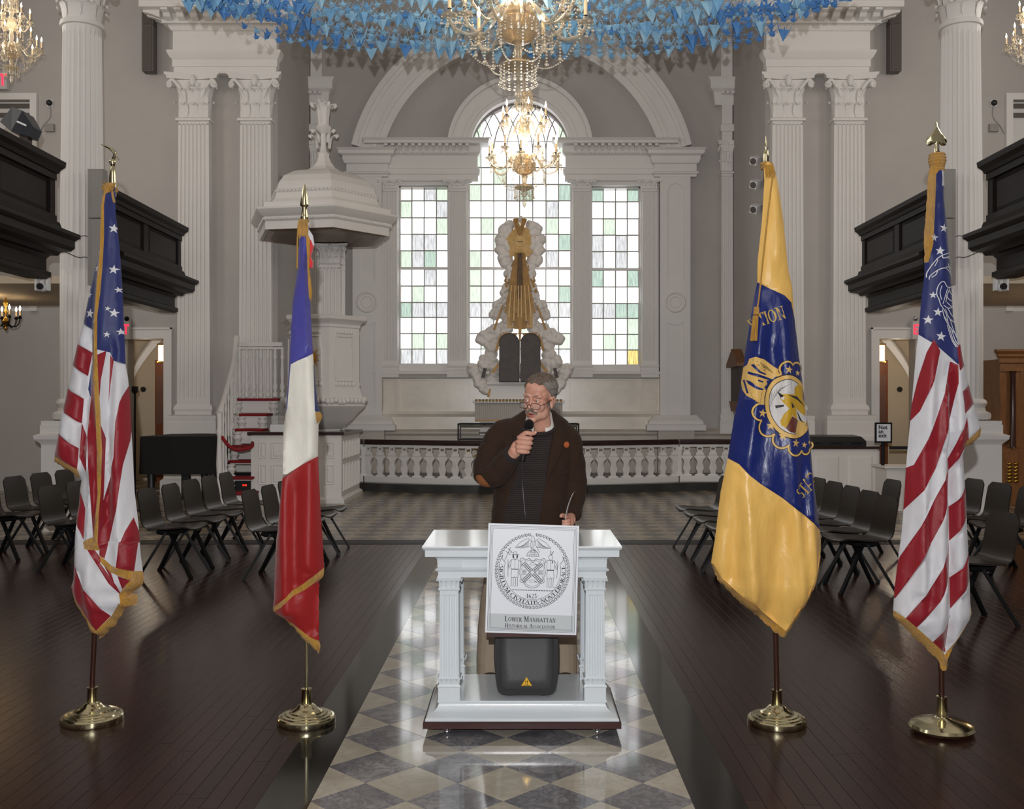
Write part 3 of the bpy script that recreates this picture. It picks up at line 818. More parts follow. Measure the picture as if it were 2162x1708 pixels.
# ---- galleries: dark panelled parapets on the column line
def parapet(s, y0, y1, end0, end1, npan, label):
    def q(o, z): return (s * (5.56 - o), z)
    def ext(mb, prof, a=0.0, b=0.0):
        mb.loft([[(s * (5.56 - o), y0 - (o * .3 if end0 else 0), z) for o, z in prof], [(s * (5.56 - o), y1 + (o * .3 if end1 else 0), z) for o, z in prof]])
    mb = MB(); ext(mb, [(-.3, 3.72), (-.04, 3.72), (-.04, 4.36), (-.3, 4.36)])
    b = struct(mb.build('balcony', 'dark_wood', smooth=20), label, 'balcony')
    mb = MB(); ext(mb, [(-.32, 4.34), (.03, 4.34), (.05, 4.38), (.1, 4.42), (.11, 4.48), (-.32, 4.48)]); mb.build('top_rail', 'dark_wood', b, smooth=20)
    mb = MB(); ext(mb, [(-.3, 3.36), (.02, 3.36), (.05, 3.4), (.16, 3.42), (.2, 3.46), (.2, 3.54), (.26, 3.58), (.26, 3.62), (.06, 3.7), (.04, 3.76), (-.3, 3.76)]); mb.build('cornice', 'dark_wood', b, smooth=20)
    mb = MB(); ext(mb, [(-.3, 3.08), (-.1, 3.08), (-.05, 3.11), (-.05, 3.16), (-.1, 3.18), (-.1, 3.32), (-.04, 3.38), (-.3, 3.38)]); mb.build('apron', 'dark_wood', b, smooth=20)
    w = (y1 - y0) / npan
    for i in range(npan + 1):
        y = y0 + i * w; h = .09 if 0 < i < npan else .12
        MB().box(s * 5.6, s * 5.57, max(y0, y - h), min(y1, y + h), 3.74, 4.35).build('stile', 'dark_wood', b, smooth=0)
    for i in range(npan):
        a, c = y0 + i * w + .16, y0 + (i + 1) * w - .16
        x = s * 5.6
        MB().loft([[(x, a, 3.86), (x, c, 3.86), (x, c, 4.24), (x, a, 4.24)], [(x - s * .014, a + .04, 3.9), (x - s * .014, c - .04, 3.9), (x - s * .014, c - .04, 4.2), (x - s * .014, a + .04, 4.2)]]).build('panel', 'dark_wood', b, smooth=0)
    MB().box(s * 5.6, s * 5.55, y0, y1, 4.26, 4.35).box(s * 5.6, s * 5.55, y0, y1, 3.74, 3.84).build('rail', 'dark_wood', b, smooth=0)
    mb = MB(); n = int((y1 - y0) / .085)
    for i in range(n):
        y = y0 + (i + .5) * (y1 - y0) / n
        mb.box(s * 5.56, s * 5.42, y - .02, y + .02, 3.47, 3.53)
    mb.build('dentils', 'dark_wood', b, smooth=0)
    MB().box(s * (XS - .01), s * 5.78, y0, y1, 3.2, 3.3).build('gallery_deck', 'beige_wall', b, smooth=0)
parapet(-1, 2.0, 12.05, False, True, 7, 'near length of the left gallery, dark panelled parapet in front of the column')
parapet(-1, 13.45, 16.5, False, True, 2, 'far length of the left gallery, dark panelled parapet beyond the column')
parapet(1, 2.0, 12.05, False, True, 7, 'near length of the right gallery, dark panelled parapet in front of the column')
parapet(1, 13.45, 16.5, False, True, 2, 'far length of the right gallery, dark panelled parapet beyond the column')

# ---- free-standing fluted columns
for s, nm in ((-1, 'left'), (1, 'right')):
    cx, cy = s * 5.66, 13.0
    t = struct(thing('column', 'tall white fluted column at the %s gallery, with a leafy capital' % nm, 'column', (cx, cy, 0)), 'tall white fluted column at the %s gallery, with a leafy capital' % nm, 'column')
    MB().stack([(.42, .42, 0), (.42, .42, .2), (.36, .36, .24), (.36, .36, 1.08), (.37, .37, 1.1), (.42, .42, 1.15), (.43, .43, 1.2), (.37, .37, 1.22), (.37, .37, 1.33)], cx, cy).build('pedestal', 'white_paint', t, smooth=25)
    MB().stack([(.36, .36, 1.33), (.36, .36, 1.38)], cx, cy).lathe([(.3, 1.38), (.35, 1.4), (.36, 1.44), (.35, 1.48), (.3, 1.5), (.285, 1.55), (.3, 1.57), (.315, 1.6), (.3, 1.64), (.268, 1.66)], (cx, cy, 0), 32).build('column_base', 'white_paint', t, smooth=40)
    mb = MB()
    def ringp(r, z, dep): return [(cx + (r - dep * abs(math.sin(i / 6 * PI)) ** 0.8) * math.cos(2 * PI * i / 144), cy + (r - dep * abs(math.sin(i / 6 * PI)) ** 0.8) * math.sin(2 * PI * i / 144), z) for i in range(144)]
    mb.loft([ringp(.266, 1.64, 0), ringp(.266, 1.7, .012), ringp(.266, 3.3, .012), ringp(.266, 3.31, .03), ringp(.258, 4.5, .03), ringp(.236, 6.3, .028), ringp(.236, 6.36, 0), ringp(.236, 6.44, 0)])
    mb.build('shaft', 'white_paint', t, smooth=60)
    mb = MB().lathe([(.236, 6.42), (.262, 6.43), (.27, 6.46), (.262, 6.49), (.225, 6.5), (.225, 6.85), (.27, 7.1), (.3, 7.12)], (cx, cy, 0), 32)
    for r in range(2):
        for i in range(8):
            a = (i + .5 * r) * PI / 4
            leaf(mb, (cx + .225 * math.cos(a), cy + .225 * math.sin(a), 6.5 + r * .2), (math.cos(a), math.sin(a), 0), (0, 0, 1), .17, .22, .09)
    for i in range(4):
        a = PI / 4 + i * PI / 2
        o = Vector((math.cos(a), math.sin(a), 0)); b = Vector((cx, cy, 0))
        mb.tube(catmull([b + o * .24 + Vector((0, 0, 6.72)), b + o * .28 + Vector((0, 0, 6.9)), b + o * .37 + Vector((0, 0, 7.03)), b + o * .43 + Vector((0, 0, 6.96))], 4), .032, 6)
        scroll(mb, b + o * .4 + Vector((0, 0, 6.97)), (-o.y, o.x, 0), .055, .06)
    mb.stack([(.34, .34, 7.08), (.36, .36, 7.13), (.38, .38, 7.16), (.38, .38, 7.2)], cx, cy)
    mb.build('capital', 'white_paint', t, smooth=50)
    mb = MB().box(cx - .3, cx + .3, cy - .3, cy + .3, 7.2, 11); mb.stack([(.3, .3, 7.6), (.6, .6, 8.0), (.6, .6, 8.2)], cx, cy)
    mb.build('entablature_block', 'white_paint', t, smooth=25)
# ================================================================== lettering and line drawing
T_, t_ = .17, .07
def _L(x0, y0, x1, y1, w): return ('l', x0, y0, x1, y1, w)
def _A(cx, cy, rx, ry, a0, a1): return ('a', cx, cy, rx, ry, a0, a1)
GLY = {   # serif capitals: advance, strokes, serif positions
 'A': (.76, [_L(.07, 0, .37, 1, t_), _L(.69, 0, .39, 1, T_), _L(.18, .36, .58, .36, t_)], [(.07, 0), (.69, 0)]),
 'B': (.64, [_L(.17, 0, .17, 1, T_), _A(.25, .75, .25, .22, -90, 90), _A(.25, .28, .3, .25, -90, 90)], [(.13, 0), (.13, 1)]),
 'C': (.72, [_A(.42, .5, .34, .47, 50, 310)], []),
 'D': (.76, [_L(.17, 0, .17, 1, T_), _A(.25, .5, .42, .47, -90, 90)], [(.13, 0), (.13, 1)]),
 'E': (.6, [_L(.17, 0, .17, 1, T_), _L(.17, .03, .54, .03, t_), _L(.17, .97, .52, .97, t_), _L(.17, .52, .44, .52, t_), _L(.53, 0, .53, .17, t_), _L(.51, .83, .51, 1, t_)], [(.13, 0), (.13, 1)]),
 'G': (.78, [_A(.42, .5, .34, .47, 50, 320), _L(.68, .08, .68, .42, T_)], [(.68, .42)]),
 'H': (.82, [_L(.17, 0, .17, 1, T_), _L(.65, 0, .65, 1, T_), _L(.17, .52, .65, .52, t_)], [(.17, 0), (.17, 1), (.65, 0), (.65, 1)]),
 'I': (.36, [_L(.18, 0, .18, 1, T_)], [(.18, 0), (.18, 1)]),
 'L': (.6, [_L(.17, 0, .17, 1, T_), _L(.17, .03, .54, .03, t_), _L(.54, 0, .54, .2, t_)], [(.15, 0), (.17, 1)]),
 'M': (.94, [_L(.13, 0, .17, 1, t_), _L(.19, 1, .47, .05, T_), _L(.47, .05, .75, 1, t_), _L(.79, 0, .76, 1, T_)], [(.13, 0), (.79, 0), (.14, 1), (.8, 1)]),
 'N': (.82, [_L(.16, 0, .16, 1, t_), _L(.18, 1, .66, 0, T_), _L(.66, 0, .66, 1, t_)], [(.16, 0), (.12, 1), (.66, 1)]),
 'O': (.82, [_A(.41, .5, .33, .47, 0, 360)], []),
 'R': (.7, [_L(.17, 0, .17, 1, T_), _A(.25, .74, .27, .23, -90, 90), _L(.3, .5, .64, 0, T_)], [(.15, 0), (.13, 1), (.66, 0)]),
 'S': (.56, [_A(.28, .74, .18, .23, 40, 270), _A(.28, .27, .2, .24, -140, 90)], []),
 'T': (.68, [_L(.34, 0, .34, 1, T_), _L(.04, .97, .64, .97, t_), _L(.05, .8, .05, 1, t_), _L(.63, .8, .63, 1, t_)], [(.34, 0)]),
 'U': (.78, [_L(.17, .3, .17, 1, T_), _L(.62, .3, .62, 1, t_), _A(.395, .32, .22, .29, 180, 360)], [(.17, 1), (.62, 1)]),
 'V': (.76, [_L(.07, 1, .38, 0, T_), _L(.68, 1, .39, 0, t_)], [(.07, 1), (.68, 1)]),
 'W': (1.08, [_L(.06, 1, .32, 0, T_), _L(.53, 1, .33, 0, t_), _L(.52, 1, .76, 0, T_), _L(1.0, 1, .77, 0, t_)], [(.06, 1), (.52, 1), (1.0, 1)]),
 '1': (.44, [_L(.22, 0, .22, 1, T_), _L(.06, .82, .22, .98, t_)], [(.22, 0)]),
 '2': (.6, [_A(.3, .7, .22, .27, -10, 160), _L(.5, .62, .1, .05, t_), _L(.08, .05, .54, .05, T_)], []),
 '5': (.58, [_A(.26, .32, .25, .29, -130, 120), _L(.14, .97, .5, .97, T_), _L(.15, .55, .16, 1, t_)], []),
 '6': (.62, [_A(.31, .32, .22, .29, 0, 360), _A(.5, .36, .41, .6, 105, 180)], []),
 '.': (.34, [('a', .17, .5, .035, .035, 0, 360)], []), ' ': (.34, [], []),
}
def glyph_quads(ch):
    adv, st, ser = GLY[ch]; out = []
    for s in st:
        if s[0] == 'l':
            _, x0, y0, x1, y1, w = s
            if abs(x1 - x0) > abs(y1 - y0) * 1.5: n = Vector((0, w / 2))
            else: n = Vector((w / 2, 0))
            a, b = Vector((x0, y0)), Vector((x1, y1)); out.append([a - n, b - n, b + n, a + n])
        else:
            _, cx, cy, rx, ry, a0, a1 = s; k = max(6, int(abs(a1 - a0) / 18)); prev = None
            for i in range(k + 1):
                a = math.radians(lerp(a0, a1, i / k)); w = t_ + (T_ - t_) * abs(math.cos(a))
                d = Vector((math.cos(a), math.sin(a)))
                p = (Vector((cx + (rx + w * .35) * d.x, cy + (ry + t_ * .35) * d.y)), Vector((cx + (rx - w * .65) * d.x, cy + (ry - t_ * .65) * d.y)))
                if prev: out.append([prev[0], p[0], p[1], prev[1]])
                prev = p
    for x, y in ser:
        out.append([Vector((x - .15, y)), Vector((x + .15, y)), Vector((x + .15, y + (.05 if y < .5 else -.05))), Vector((x - .15, y + (.05 if y < .5 else -.05)))])
    return adv, out
def text_width(t, h, caps=1.0, track=0.0):
    return sum((GLY[c.upper()][0] + track) * (h if (i == 0 or t[i - 1] == ' ' or caps == 1) else h * caps) for i, c in enumerate(t))
def text_line(mb, t, x, y, h, fn, caps=1.0, track=0.0, rot=0.0, sq=1.0):
    """letters along a line; caps < 1 gives small capitals; fn maps (x, y) with y up to a point"""
    ca, sa = math.cos(rot), math.sin(rot); u = 0
    for i, c in enumerate(t):
        hh = h if (i == 0 or t[i - 1] == ' ' or caps == 1) else h * caps
        adv, qs = glyph_quads(c.upper())
        for q in qs:
            mb.add([fn(x + (u + p.x * hh * sq) * ca - p.y * hh * sa, y + (u + p.x * hh * sq) * sa + p.y * hh * ca) for p in q], [(0, 1, 2, 3)])
        u += (adv + track) * hh * sq
def text_arc(mb, t, cx, cy, r, a0, a1, h, fn):
    """letters along the lower inside of a circle, from angle a0 to a1, feet outward"""
    tot = text_width(t, 1.0); u = 0
    for c in t:
        adv, qs = glyph_quads(c)
        a = math.radians(lerp(a0, a1, (u + adv / 2) / tot)); d = Vector((math.cos(a), math.sin(a))); tg = Vector((-d.y, d.x)); up = -d
        k = abs(math.radians(a1 - a0)) * r / tot
        for q in qs:
            pp = [Vector((cx, cy)) + d * r + tg * ((p.x - adv / 2) * k) + up * (p.y * h) for p in q]
            mb.add([fn(p.x, p.y) for p in pp], [(0, 1, 2, 3)])
        u += adv
def ribbon(mb, pts, w, fn, closed=False):
    pts = [Vector(p) for p in pts]; n = len(pts)
    if n < 2: return
    L = []
    for i, p in enumerate(pts):
        a = pts[(i - 1) % n] if closed or i else p; b = pts[(i + 1) % n] if closed or i < n - 1 else p
        t = (b - a); t = t.normalized() if t.length > 1e-9 else Vector((1, 0)); nn = Vector((-t.y, t.x)) * (w / 2)
        L.append((fn(*(p + nn)), fn(*(p - nn))))
    vs = [q for x in L for q in x]
    mb.add(vs, [(2 * i, 2 * i + 1, (2 * i + 3) % (2 * n), (2 * i + 2) % (2 * n)) for i in range(n if closed else n - 1)])
def star(cx, cy, r, rot=0, k=.4, sx=1.0):
    return [(cx + sx * (r if i % 2 == 0 else r * k) * math.sin(rot + i * PI / 5), cy - (r if i % 2 == 0 else r * k) * math.cos(rot + i * PI / 5)) for i in range(10)]

# ================================================================== the white table
TX, TY = 0.003, 4.86
tb = thing('table', 'glossy white altar table with four fluted legs on a rolling dark base', 'table', (TX, 5.1, 0))
MB().stack([(.472, .305, .04), (.472, .305, .068), (.462, .295, .072)], TX, 5.1).build('base_board', 'mahogany', tb, smooth=0)
mb = MB(); lv = []
for hx, hy, z in ((.462, .295, .072), (.462, .295, .082), (.452, .285, .09), (.43, .263, .103), (.41, .243, .122), (.402, .236, .138), (.402, .236, .143), (.407, .24, .146), (.407, .24, .155)): lv.append((hx, hy, z))
mb.stack(lv, TX, 5.1); mb.build('base_moulding', 'glossy_white', tb, smooth=50)
for sx in (-1, 1):
    for sy in (-1, 1):
        cx, cy = TX + sx * .352, 5.1 + sy * .19
        mb = MB().stack([(.052, .052, .155), (.052, .052, .217)], cx, cy)
        def fl4(h, z, d):
            pts = []
            for q in range(4):
                ca, sa = [(1, 0), (0, 1), (-1, 0), (0, -1)][q]
                for i in range(6):
                    x0, x1 = -h + .008 + i * (2 * h - .016) / 6, -h + .008 + (i + 1) * (2 * h - .016) / 6
                    for x, dd in ((x0 + .002, 0), (lerp(x0, x1, .3), d), (lerp(x0, x1, .7), d), (x1 - .002, 0)):
                        u, v = x, -h + dd
                        pts.append((cx + u * ca - v * sa, cy + u * sa + v * ca, z))
                ed = (h, -h); pts.append((cx + ed[0] * ca - ed[1] * sa, cy + ed[0] * sa + ed[1] * ca, z))
            return pts
        mb.loft([fl4(.047, .26, 0), fl4(.047, .275, 0), fl4(.047, .28, .004), fl4(.045, .66, .004), fl4(.045, .665, 0), fl4(.045, .69, 0)])
        lg = mb.build('leg', 'glossy_white', tb, smooth=30, loc=(cx, cy, .155))
        mb = MB().stack([(.052, .052, .217), (.056, .056, .222), (.056, .056, .228), (.048, .048, .235), (.052, .052, .255), (.055, .055, .262), (.05, .05, .268)], cx, cy)
        for k in range(4):
            for q in range(4):
                a = [0, PI / 2, PI, -PI / 2][q]; u = -.036 + .024 * k
                leaf(mb, (cx + u * math.cos(a) + .047 * math.sin(a), cy + u * math.sin(a) - .047 * math.cos(a), .226), (math.sin(a), -math.cos(a), 0), (0, 0, 1), .022, .034, .01, .004)
        mb.build('foot_moulding', 'glossy_white', lg, smooth=50)
        mb = MB().stack([(.048, .048, .685), (.052, .052, .69), (.052, .052, .696), (.047, .047, .7), (.05, .05, .73), (.056, .056, .738), (.058, .058, .75)], cx, cy)
        for k in range(4):
            for q in range(4):
                a = [0, PI / 2, PI, -PI / 2][q]; u = -.036 + .024 * k
                leaf(mb, (cx + u * math.cos(a) + .047 * math.sin(a), cy + u * math.sin(a) - .047 * math.cos(a), .698), (math.sin(a), -math.cos(a), 0), (0, 0, 1), .022, .036, .012, .004)
        mb.build('capital', 'glossy_white', lg, smooth=50)
        cs = MB().torus((TX + sx * .36, 5.1 + sy * .24, .02), .014, .006, 18, 8, 'y').lathe([(.008, .026), (.008, .04)], (TX + sx * .36, 5.1 + sy * .24, 0), 10)
        cs.box(TX + sx * .36 - .004, TX + sx * .36 + .004, 5.1 + sy * .24 - .012, 5.1 + sy * .24 + .012, .012, .034)
        cs.build('caster', 'chrome', tb)
mb = MB().stack([(.404, .245, .75), (.404, .245, .778), (.414, .255, .782), (.418, .259, .79), (.408, .249, .796), (.403, .244, .8), (.403, .244, .836), (.412, .253, .842), (.425, .266, .856), (.432, .273, .86)], TX, 5.1)
ap = mb.build('apron', 'glossy_white', tb, smooth=25)
for sx in (-1, 1):
    MB().stack([(.058, .006, .8), (.06, .008, .838), (.062, .018, .855)], TX + sx * .348, 5.1 - .246).build('apron_block', 'glossy_white', ap, smooth=0)
MB().stack([(.462, .305, .858), (.462, .305, .888), (.47, .313, .894), (.475, .32, .904), (.473, .318, .91)], TX, 5.1).build('tabletop', 'glossy_white', tb, smooth=0)

# ================================================================== sign board on the table front
sg = thing('sign', 'white sign board with a printed city seal, hung on the table front', 'sign', (0.0505, 4.725, 0.765))
sg.rotation_euler = (math.radians(-3), 0, math.radians(0))
UW, UH = 1258.0, 1500.0; K = .426 / UW
tilt = math.radians(1.7)
def sgn(x, y, d=0.0):      # board units: x right, y down, d towards the viewer
    u, v = (x - UW / 2) * K, (UH / 2 - y) * K
    return Vector((u * math.cos(tilt) + v * math.sin(tilt), -d, -u * math.sin(tilt) + v * math.cos(tilt)))
def brd(mb, x0, x1, y0, y1, d0, d1):
    q = [(x0, y0), (x1, y0), (x1, y1), (x0, y1)]
    return mb.add([sgn(x, y, d0) for x, y in q] + [sgn(x, y, d1) for x, y in q], [(0, 1, 2, 3), (7, 6, 5, 4), (0, 4, 5, 1), (1, 5, 6, 2), (2, 6, 7, 3), (3, 7, 4, 0)])
brd(MB(), 0, UW, 0, UH, -.012, 0).build('board', 'board_white', sg, smooth=0, local=True)
brd(MB(), 45, UW - 45, 1236, UH - 40, 0, .0005).build('caption_band', 'board_gray', sg, smooth=0, local=True)
fs = lambda x, y: sgn(x, y, .001)
fsu = lambda x, y: sgn(x, -y, .0014)
mb = MB()
for i, w in ((30, 7), (48, 5), (66, 5)):
    ribbon(mb, [(i, i), (UW - i, i), (UW - i, UH - i), (i, UH - i)], w, fs, True)
w1 = text_width('LOWER MANHATTAN', 74, .76, .06); text_line(mb, 'LOWER MANHATTAN', 618 - w1 / 2, -1338, 74, fsu, .76, .06)
w1 = text_width('HISTORICAL ASSOCIATION', 58, .76, .06); text_line(mb, 'HISTORICAL ASSOCIATION', 618 - w1 / 2, -1424, 58, fsu, .76, .06)
SX, SY = 628, 640
w1 = text_width('.1625.', 58, 1, .06); text_line(mb, '.1625.', SX - w1 / 2, -(SY + 372), 58, fsu, 1, .06)
fc = lambda x, y: sgn(SX + x, SY - y, .0014)
text_arc(mb, '.SIGILLVM.CIVITATIS.NOVI.EBORACI.', 0, 0, 458, 168, 372, 52, fc)
def A2(r, a0, a1, n=48): return [(r * math.cos(math.radians(lerp(a0, a1, i / n))), r * math.sin(math.radians(lerp(a0, a1, i / n)))) for i in range(n + 1)]
ribbon(mb, A2(466, 153, 387), 6, fc); ribbon(mb, A2(392, 165, 375), 5, fc)
for s in (-1, 1):
    ribbon(mb, [(s * 466 * math.cos(math.radians(27)), 466 * math.sin(math.radians(27))), (s * 425, 160), (s * 392 * math.cos(math.radians(15)), 392 * math.sin(math.radians(15)))], 6, fc)
# shield, sails, barrels, beavers
sh = [(-175, 175), (-150, 195), (-95, 175), (-45, 190), (-20, 165), (0, 160), (20, 165), (45, 190), (95, 175), (150, 195), (175, 175), (160, 90), (185, 0), (160, -60), (165, -130), (110, -150), (80, -190), (0, -215), (-80, -190), (-110, -150), (-165, -130), (-160, -60), (-185, 0), (-160, 90)]
shp = [(x, y - 20) for x, y in sh]
ribbon(mb, catmull([(x, y, 0) for x, y in shp + shp[:1]], 3) and [(p.x, p.y) for p in catmull([(x, y, 0) for x, y in shp + shp[:1]], 3)], 6, fc)
ribbon(mb, [(p.x * .88, (p.y + 20) * .88 - 20) for p in catmull([(x, y, 0) for x, y in shp + shp[:1]], 3)], 4, fc)
for q in range(4):
    a = math.radians(45 + 90 * q); ca, sa = math.cos(a), math.sin(a)
    def sl(u, v): return fc(u * ca - v * sa, u * sa + v * ca - 20)
    for v in (-38, 0, 38) if False else (0, 26, 52):
        ribbon(mb, [(25, v - 26), (175, v - 26)], 7, sl)
    for k in range(7): ribbon(mb, [(25 + 25 * k, -26), (25 + 25 * k, 26)], 6, sl)
for s in (-1, 1):
    for k in range(4): ribbon(mb, [(s * 112 - 26 + 17 * k, -20 - 30), (s * 112 - 26 + 17 * k, -20 + 30)], 4, fc)
    for k in range(4): ribbon(mb, [(s * 112 - 28, -48 + 19 * k), (s * 112 + 26, -48 + 19 * k)], 4, fc)
    el = [(40 * math.cos(i * PI / 8), s * 118 - 20 + 17 * math.sin(i * PI / 8)) for i in range(17)]
    ribbon(mb, el, 4, fc); ribbon(mb, [(38, s * 118 - 22), (72, s * 118 - 38)], 9, fc)
# the two supporters
def fig(s, x0):
    def f(x, y): return fc(x0 + s * x, y)
    ribbon(mb, [(28 * math.cos(i * PI / 7), 192 + 36 * math.sin(i * PI / 7)) for i in range(15)], 5, f)
    ribbon(mb, [(-52, 150), (-62, 60), (-45, 10), (-52, -90), (-40, -100), (-2, -95), (-4, -70), (4, -100), (42, -96), (46, -60), (44, 10), (52, 60), (46, 150), (-52, 150)], 5, f)
    ribbon(mb, [(-52, 148), (-88, 95), (-94, 30), (-80, 20), (-66, 80)], 5, f); ribbon(mb, [(46, 148), (80, 110), (90, 60)], 5, f)
    for k in (-30, 28):
        ribbon(mb, [(k - 14, -98), (k - 12, -200), (k - 34, -216), (k + 14, -216), (k + 12, -98)], 5, f)
    ribbon(mb, [(-48, 18), (46, 18)], 12, f); ribbon(mb, [(0, 148), (0, 22)], 4, f)
    ribbon(mb, [(-100, 150), (-92, -90)], 5, f)
fig(1, -243); fig(-1, 248)
ribbon(mb, [(-330, 250), (-262, 250)] , 5, fc); ribbon(mb, [(-390, 130), (-310, 320)], 6, fc); ribbon(mb, [(-350, 300), (-290, 250)], 6, fc); ribbon(mb, [(-375, 262), (-312, 215)], 6, fc)
ribbon(mb, [(-295, 222), (-190, 222)], 6, fc); ribbon(mb, [(-268, 222), (-262, 258), (-226, 258), (-218, 222)], 5, fc)
mb.add([fc(*p) for p in ((-282, 215), (-262, 215), (-258, 170), (-278, 170))], [(0, 1, 2, 3)]); mb.add([fc(*p) for p in ((-224, 215), (-204, 215), (-208, 170), (-228, 170))], [(0, 1, 2, 3)])
ribbon(mb, [(250, 228), (246, 290)], 8, fc); ribbon(mb, [(258, 228), (285, 280)], 8, fc); ribbon(mb, [(276, 150), (270, 110)], 12, fc)
for k in range(16): ribbon(mb, [(-270 + 36 * k, -265), (-244 + 36 * k, -265)], 10, fc)
# eagle on the globe
ribbon(mb, A2(82, 0, 180, 20) and [(x, y + 205) for x, y in A2(82, 0, 180, 20)], 5, fc); ribbon(mb, [(-88, 205), (88, 205)], 7, fc)
for k in (-50, -25, 0, 25, 50): ribbon(mb, [(k, 206), (k * .55, 205 + math.sqrt(82 ** 2 - (k * .55) ** 2) * .98)], 3, fc)
for k in (25, 50): ribbon(mb, [(-math.sqrt(82 ** 2 - k * k), 205 + k), (math.sqrt(82 ** 2 - k * k), 205 + k)], 3, fc)
for s in (-1, 1):
    wg = [(s * 20, 400), (s * 70, 450), (s * 110, 430), (s * 180, 390), (s * 235, 330), (s * 250, 315), (s * 200, 318), (s * 150, 312), (s * 90, 330), (s * 45, 330)]
    ribbon(mb, wg, 5, fc)
    for k in range(11): ribbon(mb, [(s * (60 + 8 * k), 430 - 9 * k), (s * (70 + 16 * k), 322 - (k % 2) * 4)], 3.5, fc)
    ribbon(mb, [(s * 16, 290), (s * 30, 262)], 5, fc)
ribbon(mb, [(-22, 420), (-40, 360), (-24, 300), (30, 290), (72, 245), (92, 265), (50, 330), (30, 370), (22, 420), (10, 470), (-12, 484), (-34, 478), (-20, 462), (-22, 420)], 5, fc)
for k in range(7): ribbon(mb, [(-30 + 2 * k, 310 + 16 * k), (22, 300 + 18 * k)], 3.5, fc)
mb.build('printed_seal', 'ink', sg, smooth=0, local=True)
mb = MB()
for i in range(64):
    a = math.radians(96 + 348 * i / 63)
    c = (500 * math.cos(a), 500 * math.sin(a))
    ribbon(mb, [(c[0] + 17 * math.cos(b + .4) , c[1] + 17 * math.sin(b + .4)) for b in [k * PI / 4 for k in range(8)]], 9, fc, True)
    ribbon(mb, [(478 * math.cos(a), 478 * math.sin(a)), (524 * math.cos(a + .04), 524 * math.sin(a + .04))], 7, fc)
mb.build('wreath_print', 'ink_pale', sg, smooth=0, local=True)
MB().box(-.21, .208, .002, .04, -.27, -.245).build('shadow_bar', 'mahogany', sg, smooth=0, local=True)  # dark bar added under the board to imitate the shadow there

# ================================================================== loudspeaker under the table
def grille_mat():
    m = mat('speaker_grille', (86, 87, 90), 0.36, 0.45)
    nt = m.node_tree; b = nt.nodes['Principled BSDF']
    tc = node(nt, 'ShaderNodeTexCoord'); v = node(nt, 'ShaderNodeTexVoronoi', Scale=620.0)
    nt.links.new(tc.outputs['Object'], v.inputs['Vector'])
    bp = node(nt, 'ShaderNodeBump', Strength=0.45, Distance=0.002)
    nt.links.new(v.outputs['Distance'], bp.inputs['Height']); nt.links.new(bp.outputs[0], b.inputs['Normal'])
grille_mat()
sp = thing('loudspeaker', 'black moulded loudspeaker with a grey grille standing under the table', 'loudspeaker', (.025, 5.04, .155))
def barrel(hw, z0, z1, bul, r, n=10):
    pts = []
    for i in range(n + 1): t = i / n; pts.append((hw + bul * (1 - (2 * t - 1) ** 2), lerp(z0 + r, z1 - r, t)))
    out = [(x, z) for x, z in pts]
    top = [(hw - r + r * math.cos(a), z1 - r + r * math.sin(a)) for a in (.5, 1.0, PI / 2)]
    bot = [(hw - r + r * math.cos(a), z0 + r + r * math.sin(a)) for a in (-PI / 2, -1.0, -.5)]
    half = bot + out + top
    return half + [(-x, z) for x, z in half[::-1]]
sx0, sy0 = .025, 4.9
fr = barrel(.145, .17, .578, .014, .035)
bk = barrel(.105, .18, .568, .01, .035)
mb = MB().loft([[(sx0 + x * .97, sy0 - .004, .374 + (z - .374) * .985) for x, z in fr], [(sx0 + x, sy0 + .012, z) for x, z in fr], [(sx0 + x, sy0 + .07, z) for x, z in fr], [(sx0 + x, sy0 + .26, z) for x, z in bk]])
mb.build('cabinet', 'black_plastic', sp, smooth=50)
gr = barrel(.122, .2, .563, .009, .022)
MB().loft([[(sx0 + x, sy0 - .003, z) for x, z in gr], [(sx0 + x * .97, sy0 - .012, .38 + (z - .38) * .975) for x, z in gr], [(sx0 + x * .6, sy0 - .02, .38 + (z - .38) * .7) for x, z in gr]]).build('grille', 'speaker_grille', sp, smooth=60)
tri = [(-.026, .222), (.026, .222), (0, .265)]
lg = MB().prism([(sx0 + x, z) for x, z in tri], 'y', sy0 - .024, sy0 - .016).build('badge', mat('badge_yellow', (226, 176, 36), .4), sp, smooth=0)
mb = MB(); q = lambda x, y: Vector((sx0 + x, sy0 - .0248, y))
ribbon(mb, [(-.004, .226), (-.004, .25)], .003, q); ribbon(mb, [(.004, .226), (.004, .25)], .003, q); ribbon(mb, [(-.018, .226), (.018, .226)], .003, q); ribbon(mb, [(-.008, .243), (.008, .243)], .0025, q)
mb.build('badge_print', 'old_brass', lg, smooth=0)
for s in (-1, 1): MB().stack([(.014, .014, .155), (.018, .018, .172)], sx0 + s * .08, sy0 + .06).build('foot', 'black_plastic', sp, smooth=0)

